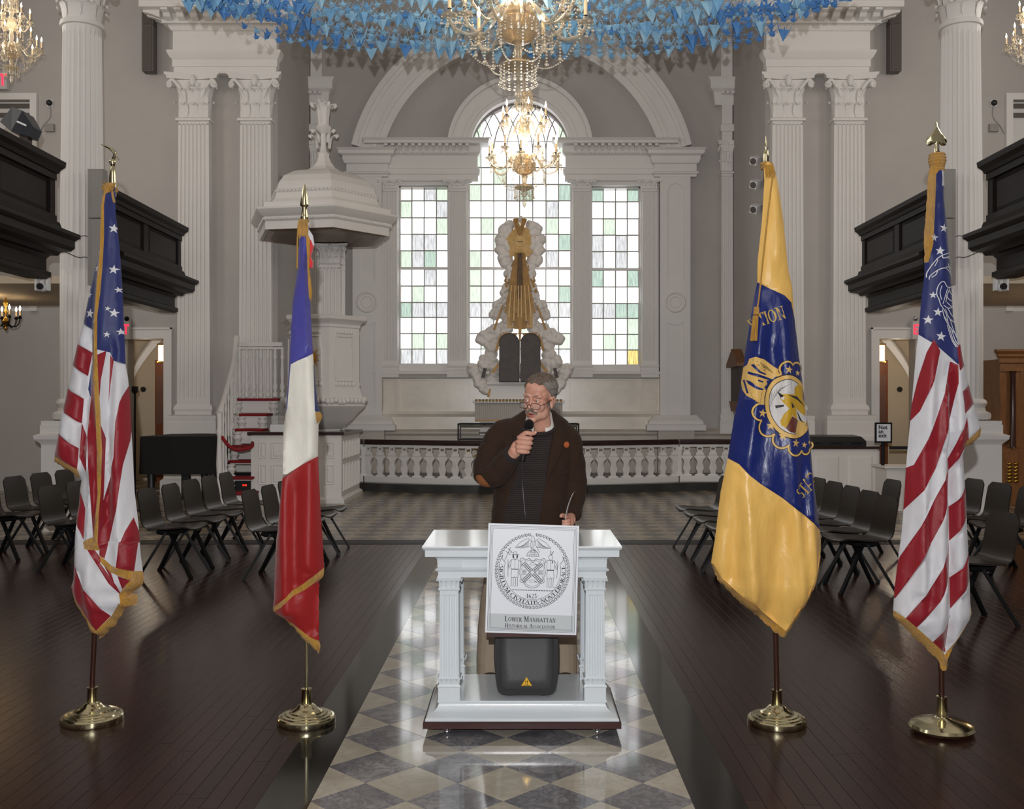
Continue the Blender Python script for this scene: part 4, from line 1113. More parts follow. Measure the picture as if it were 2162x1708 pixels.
# ================================================================== chairs
def make_chair(label):
    t = thing('chair', label, 'chair', (0, 0, 0), 'black stacking chairs beside the aisle')
    W2, th = .215, .012
    prof = [(.235, .425), (.225, .445), (.17, .452), (.06, .44), (-.06, .432), (-.15, .436), (-.2, .46), (-.225, .51), (-.24, .6), (-.262, .72), (-.282, .8)]
    cen = [(p.x, p.z) for p in catmull([(x, 0, z) for x, z in prof], 3)]
    rings = []
    n = len(cen)
    for i, (x, z) in enumerate(cen):
        a, b = cen[max(i - 1, 0)], cen[min(i + 1, n - 1)]
        tx, tz = b[0] - a[0], b[1] - a[1]; L = math.hypot(tx, tz); nx, nz = -tz / L, tx / L
        if nx * 0 + nz < 0 and i < n * .4: nx, nz = -nx, -nz
        s = i / (n - 1)
        w = W2 * (1.0 - .12 * s) * min(1, math.sqrt(max(0.02, min(1, (i + .6) / 3))) if i < 3 else 1) * (min(1, .72 + .28 * (n - 1 - i) / 2) if n - 1 - i < 2 else 1)
        row = []
        for k in range(9):
            u = -1 + k / 4; lift = .018 * u * u * (1 if s < .45 else .9)
            px, pz = x - (nx * lift * -1 if s > .5 else 0), z + (lift if s <= .5 else 0)
            row.append((px + (.02 * u * u if s > .5 else 0), u * w, pz))
        dn = (nx * th, nz * th) if True else 0
        rings.append(row + [(q[0] + (-abs(dn[0]) if s > .4 else dn[0] * 0), q[1], q[2] - (th if s <= .55 else th * .2)) for q in row[::-1]])
    MB().loft(rings).build('seat_shell', 'chair_plastic', t, smooth=50, local=True)
    MB().stack([(.07, .13, .385), (.1, .15, .4), (.1, .15, .424)], -.01, 0).build('bracket', 'black_metal', t, smooth=0, local=True)
    for a, b in ((1, 1), (1, -1), (-1, 1), (-1, -1)):
        mb = MB().bar((a * .02, b * .14, .41), (a * .245, b * .205, .012), .034, .022)
        mb.bar((a * .243, b * .204, .02), (a * .25, b * .206, 0.0), .036, .026)
        mb.build('leg', 'black_metal', t, smooth=0, local=True)
    return t
chair0 = make_chair('')
used = [False]
def place_chair(x, y, rz, label):
    global chair0
    if not used[0]:
        used[0] = True; c = chair0; c.location = (x, y, 0); c.rotation_euler = (0, 0, rz); c['label'] = label
    else: c = dup(chair0, (x, y, 0), rz, label)
    del_g = c.get('group')
    return c
rc = random.Random(5)
ordn = ['nearest', 'second', 'third', 'fourth', 'fifth', 'sixth']
def row(xs, ys, face, desc):
    for i, (x, y) in enumerate(zip(xs, ys)):
        s = -1 if face > 0 else 1
        place_chair(x + (.24 if face > 0 else -.24), y, (-.12 if face > 0 else PI + .12) + rc.uniform(-.03, .03), 'black plastic chair, %s in the %s' % (ordn[i], desc))
row([-2.47, -2.44, -2.42, -2.42], [9.25, 9.82, 10.4, 11.0], 1, 'left row on the aisle, behind the tricolour')
row([-3.47, -3.45, -3.44, -3.42, -3.4], [9.4, 9.97, 10.53, 11.1, 11.67], 1, 'left row between the two left flags')
row([-4.55, -4.53], [9.75, 10.3], 1, 'left row just behind the leftmost flag')
row([-5.55, -5.53, -5.52, -5.5], [10.45, 11.02, 11.6, 12.16], 1, 'outermost left row by the column pedestal')
row([2.22, 2.21, 2.2, 2.2], [9.35, 9.92, 10.48, 11.03], -1, 'right row on the aisle, behind the gold flag')
row([3.1, 3.14, 3.15, 3.16, 3.16], [8.6, 9.15, 9.7, 10.25, 10.8], -1, 'right row between the two right flags')
row([3.5, 3.86], [7.35, 10.55], -1, 'right row just behind the rightmost flag')
row([4.8, 4.78, 4.76], [9.55, 10.1, 10.65], -1, 'outermost right row by the column pedestal')
# ================================================================== the four flags on their stands
def cloth(name, c, rough=.5, sheen=.25, bump=.12):
    m = mat(name, c, rough, var=.08, vscale=30, bump=bump, bscale=45, stretch=(1, 1, .35), sheen=sheen, spec=.35)
cloth('cloth_white', (208, 208, 214)); cloth('cloth_red', (138, 20, 34)); cloth('cloth_navy', (32, 42, 100))
cloth('cloth_blue', (74, 72, 158)); cloth('cloth_cream', (226, 224, 214)); cloth('cloth_scarlet', (152, 22, 25))
cloth('satin_gold', (234, 188, 102), .34, .1, .3); cloth('satin_blue', (24, 38, 106), .3, .1, .3)
cloth('thread_gold', (220, 180, 104), .5, .1, .5); cloth('thread_silver', (205, 203, 203), .5, .1, .5)
cloth('thread_yellow', (196, 156, 40), .5, .1, .4); cloth('thread_brown', (96, 44, 34), .5); cloth('thread_dark', (24, 20, 26), .5)
cloth('cloth_bright_red', (206, 34, 44)); cloth('cloth_royal', (36, 40, 116))

class Sheet:
    """a hanging flag: outline and coloured fields traced on the cloth, folded in depth, closed by a back layer"""
    def __init__(s, D, outline, folds, rnd=.42, wr=.004, seed=0.0, maxd=.09):
        s.D, s.o, s.folds, s.rnd, s.wr, s.seed, s.maxd = D, outline, folds, rnd, wr, seed, maxd
    def span(s, y):
        xs = []; o = s.o; n = len(o)
        for i in range(n):
            a, b = o[i], o[(i + 1) % n]
            if (a[1] > y) != (b[1] > y): xs.append(a[0] + (y - a[1]) / (b[1] - a[1]) * (b[0] - a[0]))
        return (min(xs), max(xs)) if len(xs) > 1 else None
    def half(s, x, y):
        sp = s.span(y) or s.span(y - 1) or s.span(y + 1)
        if not sp: return 0.0, 0.0
        l, r = sp; w = max(1.0, (r - l) / 2); t = min(1, max(-1, (x - l) / w - 1))
        return math.sqrt(max(0, 1 - t * t)), min(s.maxd, max(.024, w * s.D / F * s.rnd))
    def depth(s, x, y):
        c, a = s.half(x, y)
        d = -a * c
        for line, amp, w in s.folds:
            if line[0][1] <= y <= line[-1][1]:
                for p, q in zip(line[:-1], line[1:]):
                    if p[1] <= y <= q[1]:
                        lx = p[0] + (q[0] - p[0]) * (y - p[1]) / max(1e-6, q[1] - p[1]); break
                e = min(1, (y - line[0][1]) / 40.0 + .02, (line[-1][1] - y) / 40.0 + .02 if line[-1][1] < s.o[0][1] + 700 else 1)
                k = (x - lx) / w
                d -= amp * max(e, .05) * math.exp(-k * k) * min(1, c * 2.2)
        v = Vector((x * .03, y * .008, s.seed))
        d -= s.wr * (noise.noise(v) + .6 * noise.noise(v * 2.3 + Vector((3, 1, 0)))) * min(1, c * 2)
        return d
    def at(s, x, y, lift=0.0):
        return Vector((X(x, s.D), s.D - .018 + s.depth(x, y) - lift, Z(y, s.D)))
    def build(s, parent, fields, base, step=7.0, fringe='gold_fringe'):
        vs = []; es = []
        def loop(L):
            o = len(vs); vs.extend(Vector(p) for p in L); es.extend((o + i, o + (i + 1) % len(L)) for i in range(len(L)))
        loop(s.o)
        for m, poly in fields: loop(poly)
        y0, y1 = min(p[1] for p in s.o), max(p[1] for p in s.o); y = y0 + 3; r = random.Random(2)
        while y < y1:
            sp = s.span(y)
            if sp:
                n = max(2, int((sp[1] - sp[0]) / step))
                for i in range(1, n): vs.append(Vector((lerp(sp[0], sp[1], (i + r.uniform(-.15, .15)) / n), y + r.uniform(-1, 1))))
            y += step * 1.35
        R = delaunay_2d_cdt(vs, es, [], 0, 1e-3)
        P2 = R[0]; groups = {}; n = len(P2)
        front = [s.at(p.x, p.y) for p in P2]; back = []
        for p in P2:
            c, a = s.half(p.x, p.y); back.append(Vector((X(p.x, s.D), s.D - .0165 + a * .55 * c, Z(p.y, s.D))))
        for f in R[2]:
            c = sum((P2[i] for i in f), Vector((0, 0))) / len(f)
            if not pip(c.x, c.y, s.o): continue
            m = base
            for fm, poly in fields:
                if pip(c.x, c.y, poly): m = fm
            groups.setdefault('fringe' if m == fringe else 'cloth', []).append((m, f))
        out = {}
        n = len(P2)
        pieces = []
        for nm, tr in groups.items():
            if nm == 'cloth': pieces.insert(0, (nm, tr)); continue
            par = {}
            def find(a):
                while par.setdefault(a, a) != a: par[a] = par[par[a]]; a = par[a]
                return a
            for m, f in tr:
                for i in f[1:]: par[find(i)] = find(f[0])
            comp = {}
            for m, f in tr: comp.setdefault(find(f[0]), []).append((m, f))
            pieces += [(nm, c) for c in comp.values() if len(c) > 3]
        for nm, tr in pieces:
            ms = sorted({m for m, f in tr}); mb = MB(); mb.v = (front + back)
            for m, f in tr:
                mb.f += [list(f)[::-1], [i + n for i in f]]; mb.m += [ms.index(m)] * 2
            used = sorted({i for f in mb.f for i in f}); mp = {i: k for k, i in enumerate(used)}
            mb.v = [mb.v[i] for i in used]; mb.f = [[mp[i] for i in f] for f in mb.f]
            o = mb.build(nm, ms, out.get('cloth', parent) if nm == 'fringe' else parent, smooth=70)
            out.setdefault(nm, o)
        return out
    def threads(s, poly_pairs, length=1.0): pass

def stand(label, px, py, D, top, style, pole_mat, r_pole=.0125, fin=None, disc=.148):
    """weighted brass base, pole leaning slightly to 'top' (px, py), finial"""
    x0 = X(px, D)
    t = thing('flag_on_stand', label, 'flag', (x0, D, 0), 'flags on brass stands')
    if style == 'stepped':
        pr = [(.0, 0), (disc, 0), (disc + .002, .006), (disc, .03), (disc - .006, .036), (disc - .016, .038), (disc - .02, .044), (disc - .036, .046), (disc - .04, .051), (disc - .058, .053), (disc - .062, .06), (.066, .066), (.05, .078), (.04, .09), (.03, .094), (.026, .1)]
    else:
        pr = [(.0, 0), (disc - .02, 0), (disc, .012), (disc + .004, .024), (disc - .004, .038), (disc - .03, .05), (disc - .07, .058), (.05, .064), (.032, .07), (.026, .076)]
    b = MB().lathe(pr, (x0, D, 0), 40).build('base', 'brass', t, smooth=30)
    MB().lathe([(.024, .074), (.024, .095), (.026, .1), (.023, .16), (.026, .165), (.026, .17), (.014, .172)], (x0, D, 0), 24).build('socket', 'brass', b, smooth=40)
    tp = P(top[0], top[1], D)
    MB().tube([(x0, D, .1), (x0, D, .2), lerp(Vector((x0, D + .012, .1)), tp + Vector((0, .012, 0)), .5), tp], r_pole, 14).build('pole', pole_mat, t)
    return t, tp, (tp - Vector((x0, D, 0))).normalized()
def px2(l): return [(float(a), float(b)) for a, b in l]
def jag(line, n, amp, seed):
    """ragged lower edge of a fringe"""
    r = random.Random(seed); out = []
    for i in range(len(line) - 1):
        a, b = line[i], line[i + 1]; L = math.hypot(b[0] - a[0], b[1] - a[1]); k = max(1, int(L / n))
        for j in range(k): out.append((lerp(a[0], b[0], j / k) + r.uniform(-amp, amp) * .5, lerp(a[1], b[1], j / k) + r.uniform(-amp, amp)))
    out.append(line[-1]); return out

# ------------------------------------------------ 1: striped flag far left
D1 = 5.04
t1, tp, ax = stand('leftmost flag on a stand, starred and striped, gold fringe crossing its middle', 195, 1519, D1, (238, 390), 'stepped', 'pole_wood')
MB().lathe([(.016, 0), (.017, .03), (.016, .1), (.012, .14), (.009, .15), (.014, .16), (.017, .172), (.014, .184), (.006, .19)], tuple(tp - Vector((0, 0, .06))), 16).build('finial_ferrule', 'brass', t1)
hk = [P(240, 336, D1), P(243, 326, D1), P(238, 318, D1), P(230, 312, D1), P(220, 308, D1), P(213, 304, D1)]
MB().tube(catmull(hk, 4), [.007 + .004 * math.sin(i / 20 * PI) - .006 * i / 20 for i in range(21)], 8, flat=1.6).tube([P(238, 332, D1), P(246, 334, D1) + Vector((0, .03, 0)), P(243, 327, D1)], [.006, .004, .003], 6).build('finial', 'brass', t1)
O1 = px2([(222, 392), (230, 386), (242, 388), (247, 400), (247, 450), (255, 520), (262, 620), (268, 770), (273, 797), (278, 847), (280, 903), (283, 953), (287, 1037), (295, 1103), (300, 1171), (306, 1218), (305, 1230)] +
     jag([(300, 1236), (282, 1250), (293, 1254), (293, 1268)], 6, 1, 1) + jag([(290, 1274), (268, 1281), (247, 1318), (217, 1343), (197, 1328), (185, 1305), (170, 1278), (157, 1251)], 5, 2.2, 2) +
     [(155, 1238), (159, 1221), (162, 1171), (163, 1139), (168, 1090), (173, 1037), (177, 1010)] + jag([(176, 1009), (150, 993), (118, 975)], 5, 2.0, 3) +
     [(120, 958), (130, 910), (143, 837), (157, 770), (167, 727), (180, 680), (187, 643), (203, 567), (217, 520), (218, 467), (221, 417)])
W_, R_, B_, GF = 'cloth_white', 'cloth_red', 'cloth_navy', 'gold_fringe'
def c4(l): return [(a / 3.0, 570 + b / 3.0) for a, b in l]
def c7(l): return [(a / 3.0, 1138 + b / 3.0) for a, b in l]
F1 = [(B_, [(190, 380), (250, 380), (270, 770), (247, 762), (240, 745), (222, 740), (214, 836), (204, 838), (195, 822), (203, 765), (207, 698), (178, 682), (160, 600)]),
 (R_, c4([(500, 468), (605, 528), (585, 674), (470, 604)])), (R_, c4([(438, 743), (568, 818), (560, 970), (413, 884)])), (R_, c4([(386, 1024), (545, 1124), (535, 1256), (360, 1166)])),
 (GF, c4([(361, 1164), (536, 1255), (531, 1330), (340, 1225)])),
 (R_, c4([(560, 968), (612, 1055), (597, 1275), (545, 1180)])), (R_, c4([(527, 1392), (585, 1500), (580, 1695), (498, 1570)])),
 (R_, c4([(622, 800), (640, 560), (705, 516), (690, 700), (690, 950), (712, 1060), (700, 1400), (690, 1708), (650, 1708), (622, 1240), (612, 1050)])),
 (W_, c4([(722, 528), (705, 520), (688, 700), (686, 900), (712, 1065), (722, 900), (720, 700)])), (R_, c4([(722, 540), (742, 576), (728, 720), (720, 860)])),
 (R_, c4([(828, 720), (840, 840), (842, 1080), (818, 1230), (800, 1380), (788, 1510), (738, 1712), (680, 1730), (672, 1600), (700, 1440), (738, 1300), (772, 1180), (780, 960), (800, 840)])),
 (R_, c4([(868, 1560), (905, 1720), (808, 1730), (835, 1640)])),
 (R_, c7([(485, 110), (600, 290), (735, 470), (655, 556), (560, 436), (470, 290)])), (R_, c7([(600, 40), (640, 30), (700, 110), (690, 130), (800, 300), (795, 335), (740, 260)])),
 (R_, c7([(680, 0), (738, 0), (715, 105), (684, 84)])), (R_, c7([(808, 0), (892, 0), (884, 192), (790, 158)])), (W_, c7([(735, 0), (808, 0), (788, 160), (728, 130)])),
 (R_, c7([(700, 120), (755, 180), (770, 250), (800, 330)])), (W_, c7([(752, 190), (800, 222), (820, 290), (800, 330), (775, 255)])), (R_, c7([(790, 215), (876, 240), (815, 300)])),
 (GF, c7([(686, 84), (757, 148), (918, 200), (921, 240), (868, 240), (750, 190), (694, 128)])), (GF, c7([(870, 244), (925, 232), (925, 285), (868, 335), (800, 380), (788, 332)])), (GF, c7([(800, 372), (870, 338), (890, 350), (884, 405), (790, 435)])),
 (GF, c7([(460, 285), (478, 300), (560, 436), (655, 556), (738, 470), (792, 388), (815, 430), (735, 560), (650, 640), (540, 590)])),
 (GF, [(222, 392), (231, 384), (242, 388), (246, 402), (232, 414), (231, 440), (230, 500), (229, 560), (226, 620), (222, 670), (221, 735), (226, 800), (231, 870), (234, 953), (230, 1037), (228, 1080), (227, 1140), (229, 1156), (196, 1154), (192, 1140), (200, 1134), (216, 1128), (221, 1085), (222, 1037), (224, 953), (222, 870), (216, 800), (213, 735), (216, 670), (219, 600), (222, 550), (224, 480), (225, 420), (221, 412)])]
for sx_, sy_, r_, q_ in ((246, 485, 10.5, .1), (216, 533, 7, .3), (215, 570, 9, .2), (248, 572, 10.5, .1), (196, 624, 8, .3), (257, 614, 7, -.2), (201, 664, 11, .15), (238, 654, 6, .2), (250, 663, 10, .1), (262, 702, 8, -.1), (237, 708, 7, .1), (212, 682, 4, .3)):
    F1.append((W_, star(sx_, sy_, r_, q_)))
F1.append(F1.pop(-13))
S1 = Sheet(D1, O1, [([(228, 400), (224, 550), (216, 735), (226, 870), (232, 960), (225, 1100), (222, 1150)], .03, 7), ([(205, 690), (192, 900), (182, 1010)], -.045, 10), ([(245, 700), (240, 900), (238, 1100)], -.03, 9), ([(265, 760), (262, 1000), (270, 1200)], .025, 12), ([(200, 1150), (215, 1330)], .04, 22), ([(155, 850), (140, 980)], .03, 14), ([(180, 1050), (175, 1300)], .02, 10), ([(285, 1100), (290, 1260)], .03, 9), ([(206, 900), (205, 1150)], .02, 6)], .5, .008, 1.3)
o1 = S1.build(t1, F1, W_, 6.5)
mb = MB(); r = random.Random(4)
for i in range(26):
    a = r.uniform(0, 2 * PI); p = P(236, 404, D1); mb.tube([p + Vector((.018 * math.cos(a), .02 * math.sin(a) - .02, r.uniform(-.02, .01))), p + Vector((.04 * math.cos(a), .04 * math.sin(a) - .025, r.uniform(.0, .04)))], [.004, .0015], 5)
mb.tube(catmull([P(238, 400, D1), P(246, 415, D1) - Vector((0, .05, 0)), P(250, 432, D1) - Vector((0, .05, 0))], 4), .006, 6)
mb.torus(P(235, 402, D1), .022, .012, 16, 8)
mb.build('tie', 'gold_fringe', t1)

# ------------------------------------------------ 2: blue, white and red flag
D2 = 5.02
t2, tp, ax = stand('blue, white and red tricolour flag on a thin brass pole and stand', 647, 1518, D2, (643, 480), 'stepped', 'brass', .0085, disc=.142)
c = tuple(P(643, 480, D2))
MB().lathe([(.011, 0), (.011, .03), (.018, .035), (.02, .045), (.018, .055), (.012, .09), (.013, .1), (.022, .108), (.022, .115), (.014, .165), (.006, .205), (.001, .218)], c, 20).build('finial', 'brass', t2)
O2 = px2([(634, 478), (654, 480), (657, 500), (655, 570), (657, 653), (662, 743), (667, 803), (672, 850), (677, 868), (682, 878), (680, 886), (674, 896), (673, 963), (678, 1070), (683, 1148), (686, 1198), (685, 1211)] +
     jag([(684, 1214), (676, 1222), (675, 1240), (675, 1351), (677, 1362), (676, 1377), (647, 1351), (617, 1318), (578, 1288)], 5, 2, 5) + [(578, 1285), (580, 1265), (585, 1138), (588, 1139 - 20), (592, 1070), (598, 1010), (600, 910), (604, 877), (610, 803), (615, 713), (620, 637), (630, 570), (633, 520)])
F2 = [('cloth_blue', [(600, 470), (700, 470), (664, 746), (618, 770), (611, 860), (605, 878), (590, 900), (590, 700)]), ('cloth_navy', [(664, 770), (674, 800), (684, 866), (679, 874), (670, 868), (667, 820)]), (GF, [(670, 870), (682, 868), (686, 882), (673, 894)]),
 ('cloth_scarlet', [(560, 1008), (598, 1010), (635, 985), (673, 963), (700, 960), (700, 1400), (560, 1400)]),
 (GF, [(692, 1194), (686, 1197), (675, 1206), (643, 1230), (625, 1240), (612, 1255), (581, 1279), (570, 1290), (583, 1288), (600, 1277), (616, 1262), (627, 1252), (650, 1240), (676, 1222), (690, 1214)]),
 (GF, [(570, 1284), (583, 1288), (600, 1296), (620, 1310), (648, 1335), (676, 1352), (690, 1350), (690, 1390), (600, 1390), (560, 1300)])]
S2 = Sheet(D2, O2, [([(600, 900), (612, 1290)], .03, 14), ([(650, 520), (664, 900), (660, 1200)], .02, 14), ([(630, 1000), (628, 1260)], -.02, 12), ([(670, 1220), (668, 1340)], -.03, 20), ([(625, 560), (612, 760), (606, 880)], .015, 5)], .55, .004, 4.1)
S2.build(t2, F2, 'cloth_cream', 6.5)
q2 = lambda x, y, d=.05: P(x, y, D2) - Vector((0, d, 0))
mb = MB()
for i in range(14): mb.tube([q2(636 + i * 1.2, 466, .03 + .02 * math.sin(i)), q2(635 + i * 1.5, 488, .05), q2(637 + i * 1.3, 508 - 8 * abs(math.sin(i * 1.7)), .05)], [.003, .004, .0015], 5)
mb.torus(P(644, 466, D2), .016, .006, 14, 6); mb.tube(catmull([q2(636, 470), q2(633, 500), q2(632, 570)], 4), .004, 6)
mb.build('cord', 'gold_fringe', t2)
mb = MB()
mb.mi = 0; mb.prism([(p.x, p.z) for p in (P(*v, D2) for v in ((650, 490), (656, 488), (664, 500), (667, 520), (662, 528), (655, 508)))], 'y', D2 - .05, D2 - .03)
mb.mi = 1; mb.prism([(p.x, p.z) for p in (P(*v, D2) for v in ((656, 505), (662, 512), (666, 524), (660, 545), (665, 556), (664, 568), (658, 568), (657, 540)))], 'y', D2 - .055, D2 - .035)
mb.mi = 2; mb.prism([(p.x, p.z) for p in (P(*v, D2) for v in ((652, 503), (657, 502), (660, 515), (658, 570), (662, 600), (664, 622), (662, 638), (658, 630), (655, 570)))], 'y', D2 - .065, D2 - .05)
mb.build('streamer', ['cloth_white', 'cloth_bright_red', 'gold_fringe'], t2, smooth=0)

# ------------------------------------------------ 3: gold and blue society flag
D3 = 5.0
t3, tp, ax = stand('large gold and deep blue satin flag with a gold embroidered crest', 1640, 1520, D3, (1617, 340), 'stepped', 'pole_wood', .0135, disc=.142)
c = tuple(P(1617, 344, D3))
MB().lathe([(.013, -.02), (.014, .03), (.012, .06), (.009, .065), (.011, .075), (.005, .085), (.004, .1), (.001, .135)], c, 16).build('finial', 'brass', t3)
O3 = px2([(1610, 347), (1618, 342), (1630, 350), (1640, 384), (1652, 467), (1662, 570), (1670, 603), (1675, 670), (1685, 754), (1692, 804), (1699, 870), (1707, 920), (1714, 1004), (1727, 1104), (1731, 1140), (1731, 1155), (1727, 1205)] +
     jag([(1726, 1208), (1707, 1261), (1680, 1305), (1654, 1346), (1637, 1335), (1600, 1301), (1557, 1268), (1513, 1221), (1501, 1190)], 5, 2, 6) + [(1500, 1186), (1505, 1155), (1508, 1137), (1520, 1037), (1535, 967), (1547, 890), (1560, 830), (1572, 743), (1587, 646), (1597, 597), (1598, 551), (1607, 467), (1612, 384)])
def n6(l): return [(1440 + a / 2.994, 570 + b / 2.994) for a, b in l]
def n9(l): return [(1520 + a / 2.846, 560 + b / 2.846) for a, b in l]
F3 = [('satin_blue', [(1560, 590), (1597, 597), (1620, 612), (1650, 626), (1666, 640), (1676, 676), (1740, 700), (1740, 1130), (1727, 1118), (1687, 1083), (1640, 1047), (1595, 1018), (1573, 1001), (1553, 978), (1535, 967), (1500, 960), (1530, 700)]),
 (GF, [(1490, 1186), (1503, 1188), (1520, 1217), (1562, 1255), (1605, 1288), (1642, 1318), (1654, 1328), (1672, 1300), (1698, 1258), (1718, 1204), (1728, 1160), (1740, 1150), (1740, 1400), (1490, 1400)])]
# embroidered crest: wings, oval medallion, figures, scalloped border
wing = n9([(150, 600), (160, 565), (190, 555), (240, 570), (300, 610), (340, 640), (345, 670), (310, 672), (290, 690), (255, 695), (262, 715), (240, 735), (258, 760), (240, 790), (240, 838), (215, 838), (170, 805), (140, 785), (124, 750), (122, 700), (128, 655), (130, 620)])
F3 += [('thread_gold', wing)]
for L in ([(150, 640), (210, 660), (300, 690), (295, 698), (210, 676), (150, 655)], [(165, 602), (180, 598), (215, 640), (255, 655), (250, 663), (208, 650)], [(140, 690), (160, 700), (200, 735), (235, 745), (232, 752), (190, 748), (150, 715)], [(128, 690), (136, 690), (150, 770), (142, 772)], [(200, 690), (235, 700), (230, 708), (198, 700)]): F3.append(('satin_blue', n9(L)))
def ell(cx, cy, rx, ry, a0=0, a1=360, n=48, rot=-14):
    cr, sr = math.cos(math.radians(rot)), math.sin(math.radians(rot)); out = []
    for i in range(n if a1 - a0 == 360 else n + 1):
        a = math.radians(lerp(a0, a1, i / n)); u, v = rx * math.cos(a), ry * math.sin(a); out.append((cx + u * cr - v * sr, cy + u * sr + v * cr))
    return out
EC = n9([(395, 850)])[0]
def clipx(poly):   # keep inside the visible cloth
    out = []
    for x, y in poly:
        sp = S3.span(y); out.append((min(x, sp[1] - .3), y) if sp else (x, y))
    return out
S3 = Sheet(D3, O3, [([(1604, 640), (1580, 900), (1560, 1020), (1580, 1290)], .035, 16), ([(1640, 600), (1650, 800), (1668, 1050), (1690, 1280)], .025, 14), ([(1560, 960), (1540, 1230)], -.03, 16), ([(1628, 380), (1640, 560)], .015, 8), ([(1640, 1060), (1620, 1320)], -.03, 20), ([(1700, 960), (1712, 1240)], .03, 10), ([(1610, 700), (1618, 780)], -.012, 12)], .42, .012, 7.7)
F3 += [('thread_dark', clipx(ell(EC[0], EC[1], 54, 68))), ('thread_gold', clipx(ell(EC[0], EC[1], 52, 66))), ('thread_dark', clipx(ell(EC[0], EC[1], 44, 58))), ('thread_silver', clipx(ell(EC[0], EC[1], 42.5, 56.5)))]
for m, L in (('thread_yellow', [(420, 740), (450, 715), (480, 730), (486, 790), (470, 800), (420, 780)]), ('thread_yellow', [(330, 800), (345, 775), (400, 775), (470, 790), (498, 830), (500, 905), (470, 890), (430, 860), (435, 930), (400, 900), (370, 980), (335, 960), (345, 900), (380, 860), (350, 830)]),
             ('thread_brown', [(360, 975), (400, 905), (440, 930), (420, 1005), (385, 1000)]), ('thread_yellow', [(330, 930), (370, 870), (400, 880), (360, 965), (335, 955)]), ('thread_gold', [(440, 930), (498, 940), (490, 1000), (470, 1022), (420, 1005)]), ('thread_brown', [(486, 740), (496, 790), (500, 830), (480, 800)]),
             ('thread_dark', [(318, 760), (350, 785), (335, 800)]), ('thread_dark', [(305, 842), (350, 838), (350, 848), (308, 860)]), ('thread_dark', [(370, 778), (440, 790), (500, 850), (440, 810)]), ('thread_dark', [(430, 865), (470, 930), (490, 950), (455, 930)]), ('thread_dark', [(395, 820), (420, 850), (400, 860)]), ('thread_silver', [(335, 795), (355, 790), (352, 808), (338, 808)])):
    F3.append((m, clipx(n9(L))))
for sx_, sy_, r_ in ((228, 888, 28), (278, 963, 28), (345, 1022, 28), (422, 1064, 27), (484, 1076, 20), (522, 1062, 15), (384, 632, 26), (448, 650, 20)):
    F3.append(('thread_gold', [(x, y) for x, y in clipx(n9(star(sx_, sy_, r_, .15)))]))
S3.build(t3, F3, 'satin_gold', 6.5)
sf = lambda x, y: S3.at(*n9([(x, y)])[0], lift=.003)
mb = MB(); dk = MB()
def scal(pts):
    for a, b in zip(pts[:-1], pts[1:]):
        c = Vector(((a[0] + b[0]) / 2, (a[1] + b[1]) / 2)); d = (Vector(b) - Vector(a)); R = d.length / 2; ang = math.atan2(-d.y, -d.x)
        arcp = [(c.x + R * math.cos(ang - i * PI / 10), c.y + R * math.sin(ang - i * PI / 10)) for i in range(11)]
        ribbon(dk, arcp, 17, lambda x, y: sf(x, y) + Vector((0, .0012, 0))); ribbon(mb, arcp, 10, sf)
scal([(205, 832), (222, 930), (296, 1010), (376, 1075), (462, 1108), (520, 1098), (538, 1060)])
mb0, mb = mb, MB()
scal([(472, 640), (412, 605), (338, 650)])
for k in range(7):
    ribbon(dk, [(175 + 20 * k, 572 + 9 * k), (225 + 17 * k, 612 + 9 * k)] if k < 5 else [(200, 600), (250, 640)], 3, sf)
for k in range(6): ribbon(dk, [(150 + 4 * k, 740 + 14 * k), (225 - 2 * k, 770 + 10 * k)], 3, sf)
for k in range(9): ribbon(dk, [(290 + 14 * k, 760 - 6 * k), (275 + 9 * k, 850 - 18 * k)], 1.6, sf)
cl = next(o for o in t3.children if o.name.startswith('cloth'))
mb0.build('scalloped_braid', 'thread_gold', cl, smooth=60)
mb.build('scalloped_braid', 'thread_gold', cl, smooth=60); dk.build('dark_stitching', 'thread_dark', cl, smooth=60)['kind'] = 'stuff'
mb = MB(); ft = lambda x, y: S3.at(x, -y, lift=.004)
text_line(mb, 'TION', 1597, -692, 27, ft, rot=math.radians(18), sq=.8)
mb.build('lettering', mat('thread_letter', (204, 170, 84), .5, bump=.4, bscale=200), cl, smooth=0); mb = MB(); text_line(mb, 'U', 1587, -700, 25, ft, rot=math.radians(30), sq=.5)
mb.build('lettering', 'thread_letter', cl, smooth=0); mb = MB(); text_line(mb, 'STAT', 1685, -1051, 27, ft, rot=math.radians(49), sq=.72)
mb.build('lettering', 'thread_letter', cl, smooth=0)
mb = MB(); q3 = lambda x, y, d=.05: P(x, y, D3) - Vector((0, d, 0))
mb.torus(P(1618, 347, D3), .024, .009, 16, 6); mb.torus(P(1619, 354, D3), .024, .009, 16, 6)
for i in range(16): mb.tube([q3(1612 + i, 352, .04), q3(1612 + i * 1.4, 372 + 9 * abs(math.sin(i * 1.9)), .045)], [.004, .0015], 5)
mb.tube(catmull([q3(1627, 372, .05), q3(1622, 400, .06), q3(1616, 450, .06), q3(1604, 560, .06), q3(1594, 640, .075), q3(1588, 660, .08)], 5), .004, 6)
mb.tube([q3(1589, 652, .085), q3(1588, 668, .088)], [.013, .015], 8)
for i in range(18):
    a = i * .7; mb.tube([q3(1587 + 4 * math.cos(a), 670, .085 + .015 * math.sin(a)), q3(1583 + 6 * math.cos(a), 722, .085 + .015 * math.sin(a))], [.005, .004], 5)
mb.build('tassel_cord', 'gold_fringe', t3)

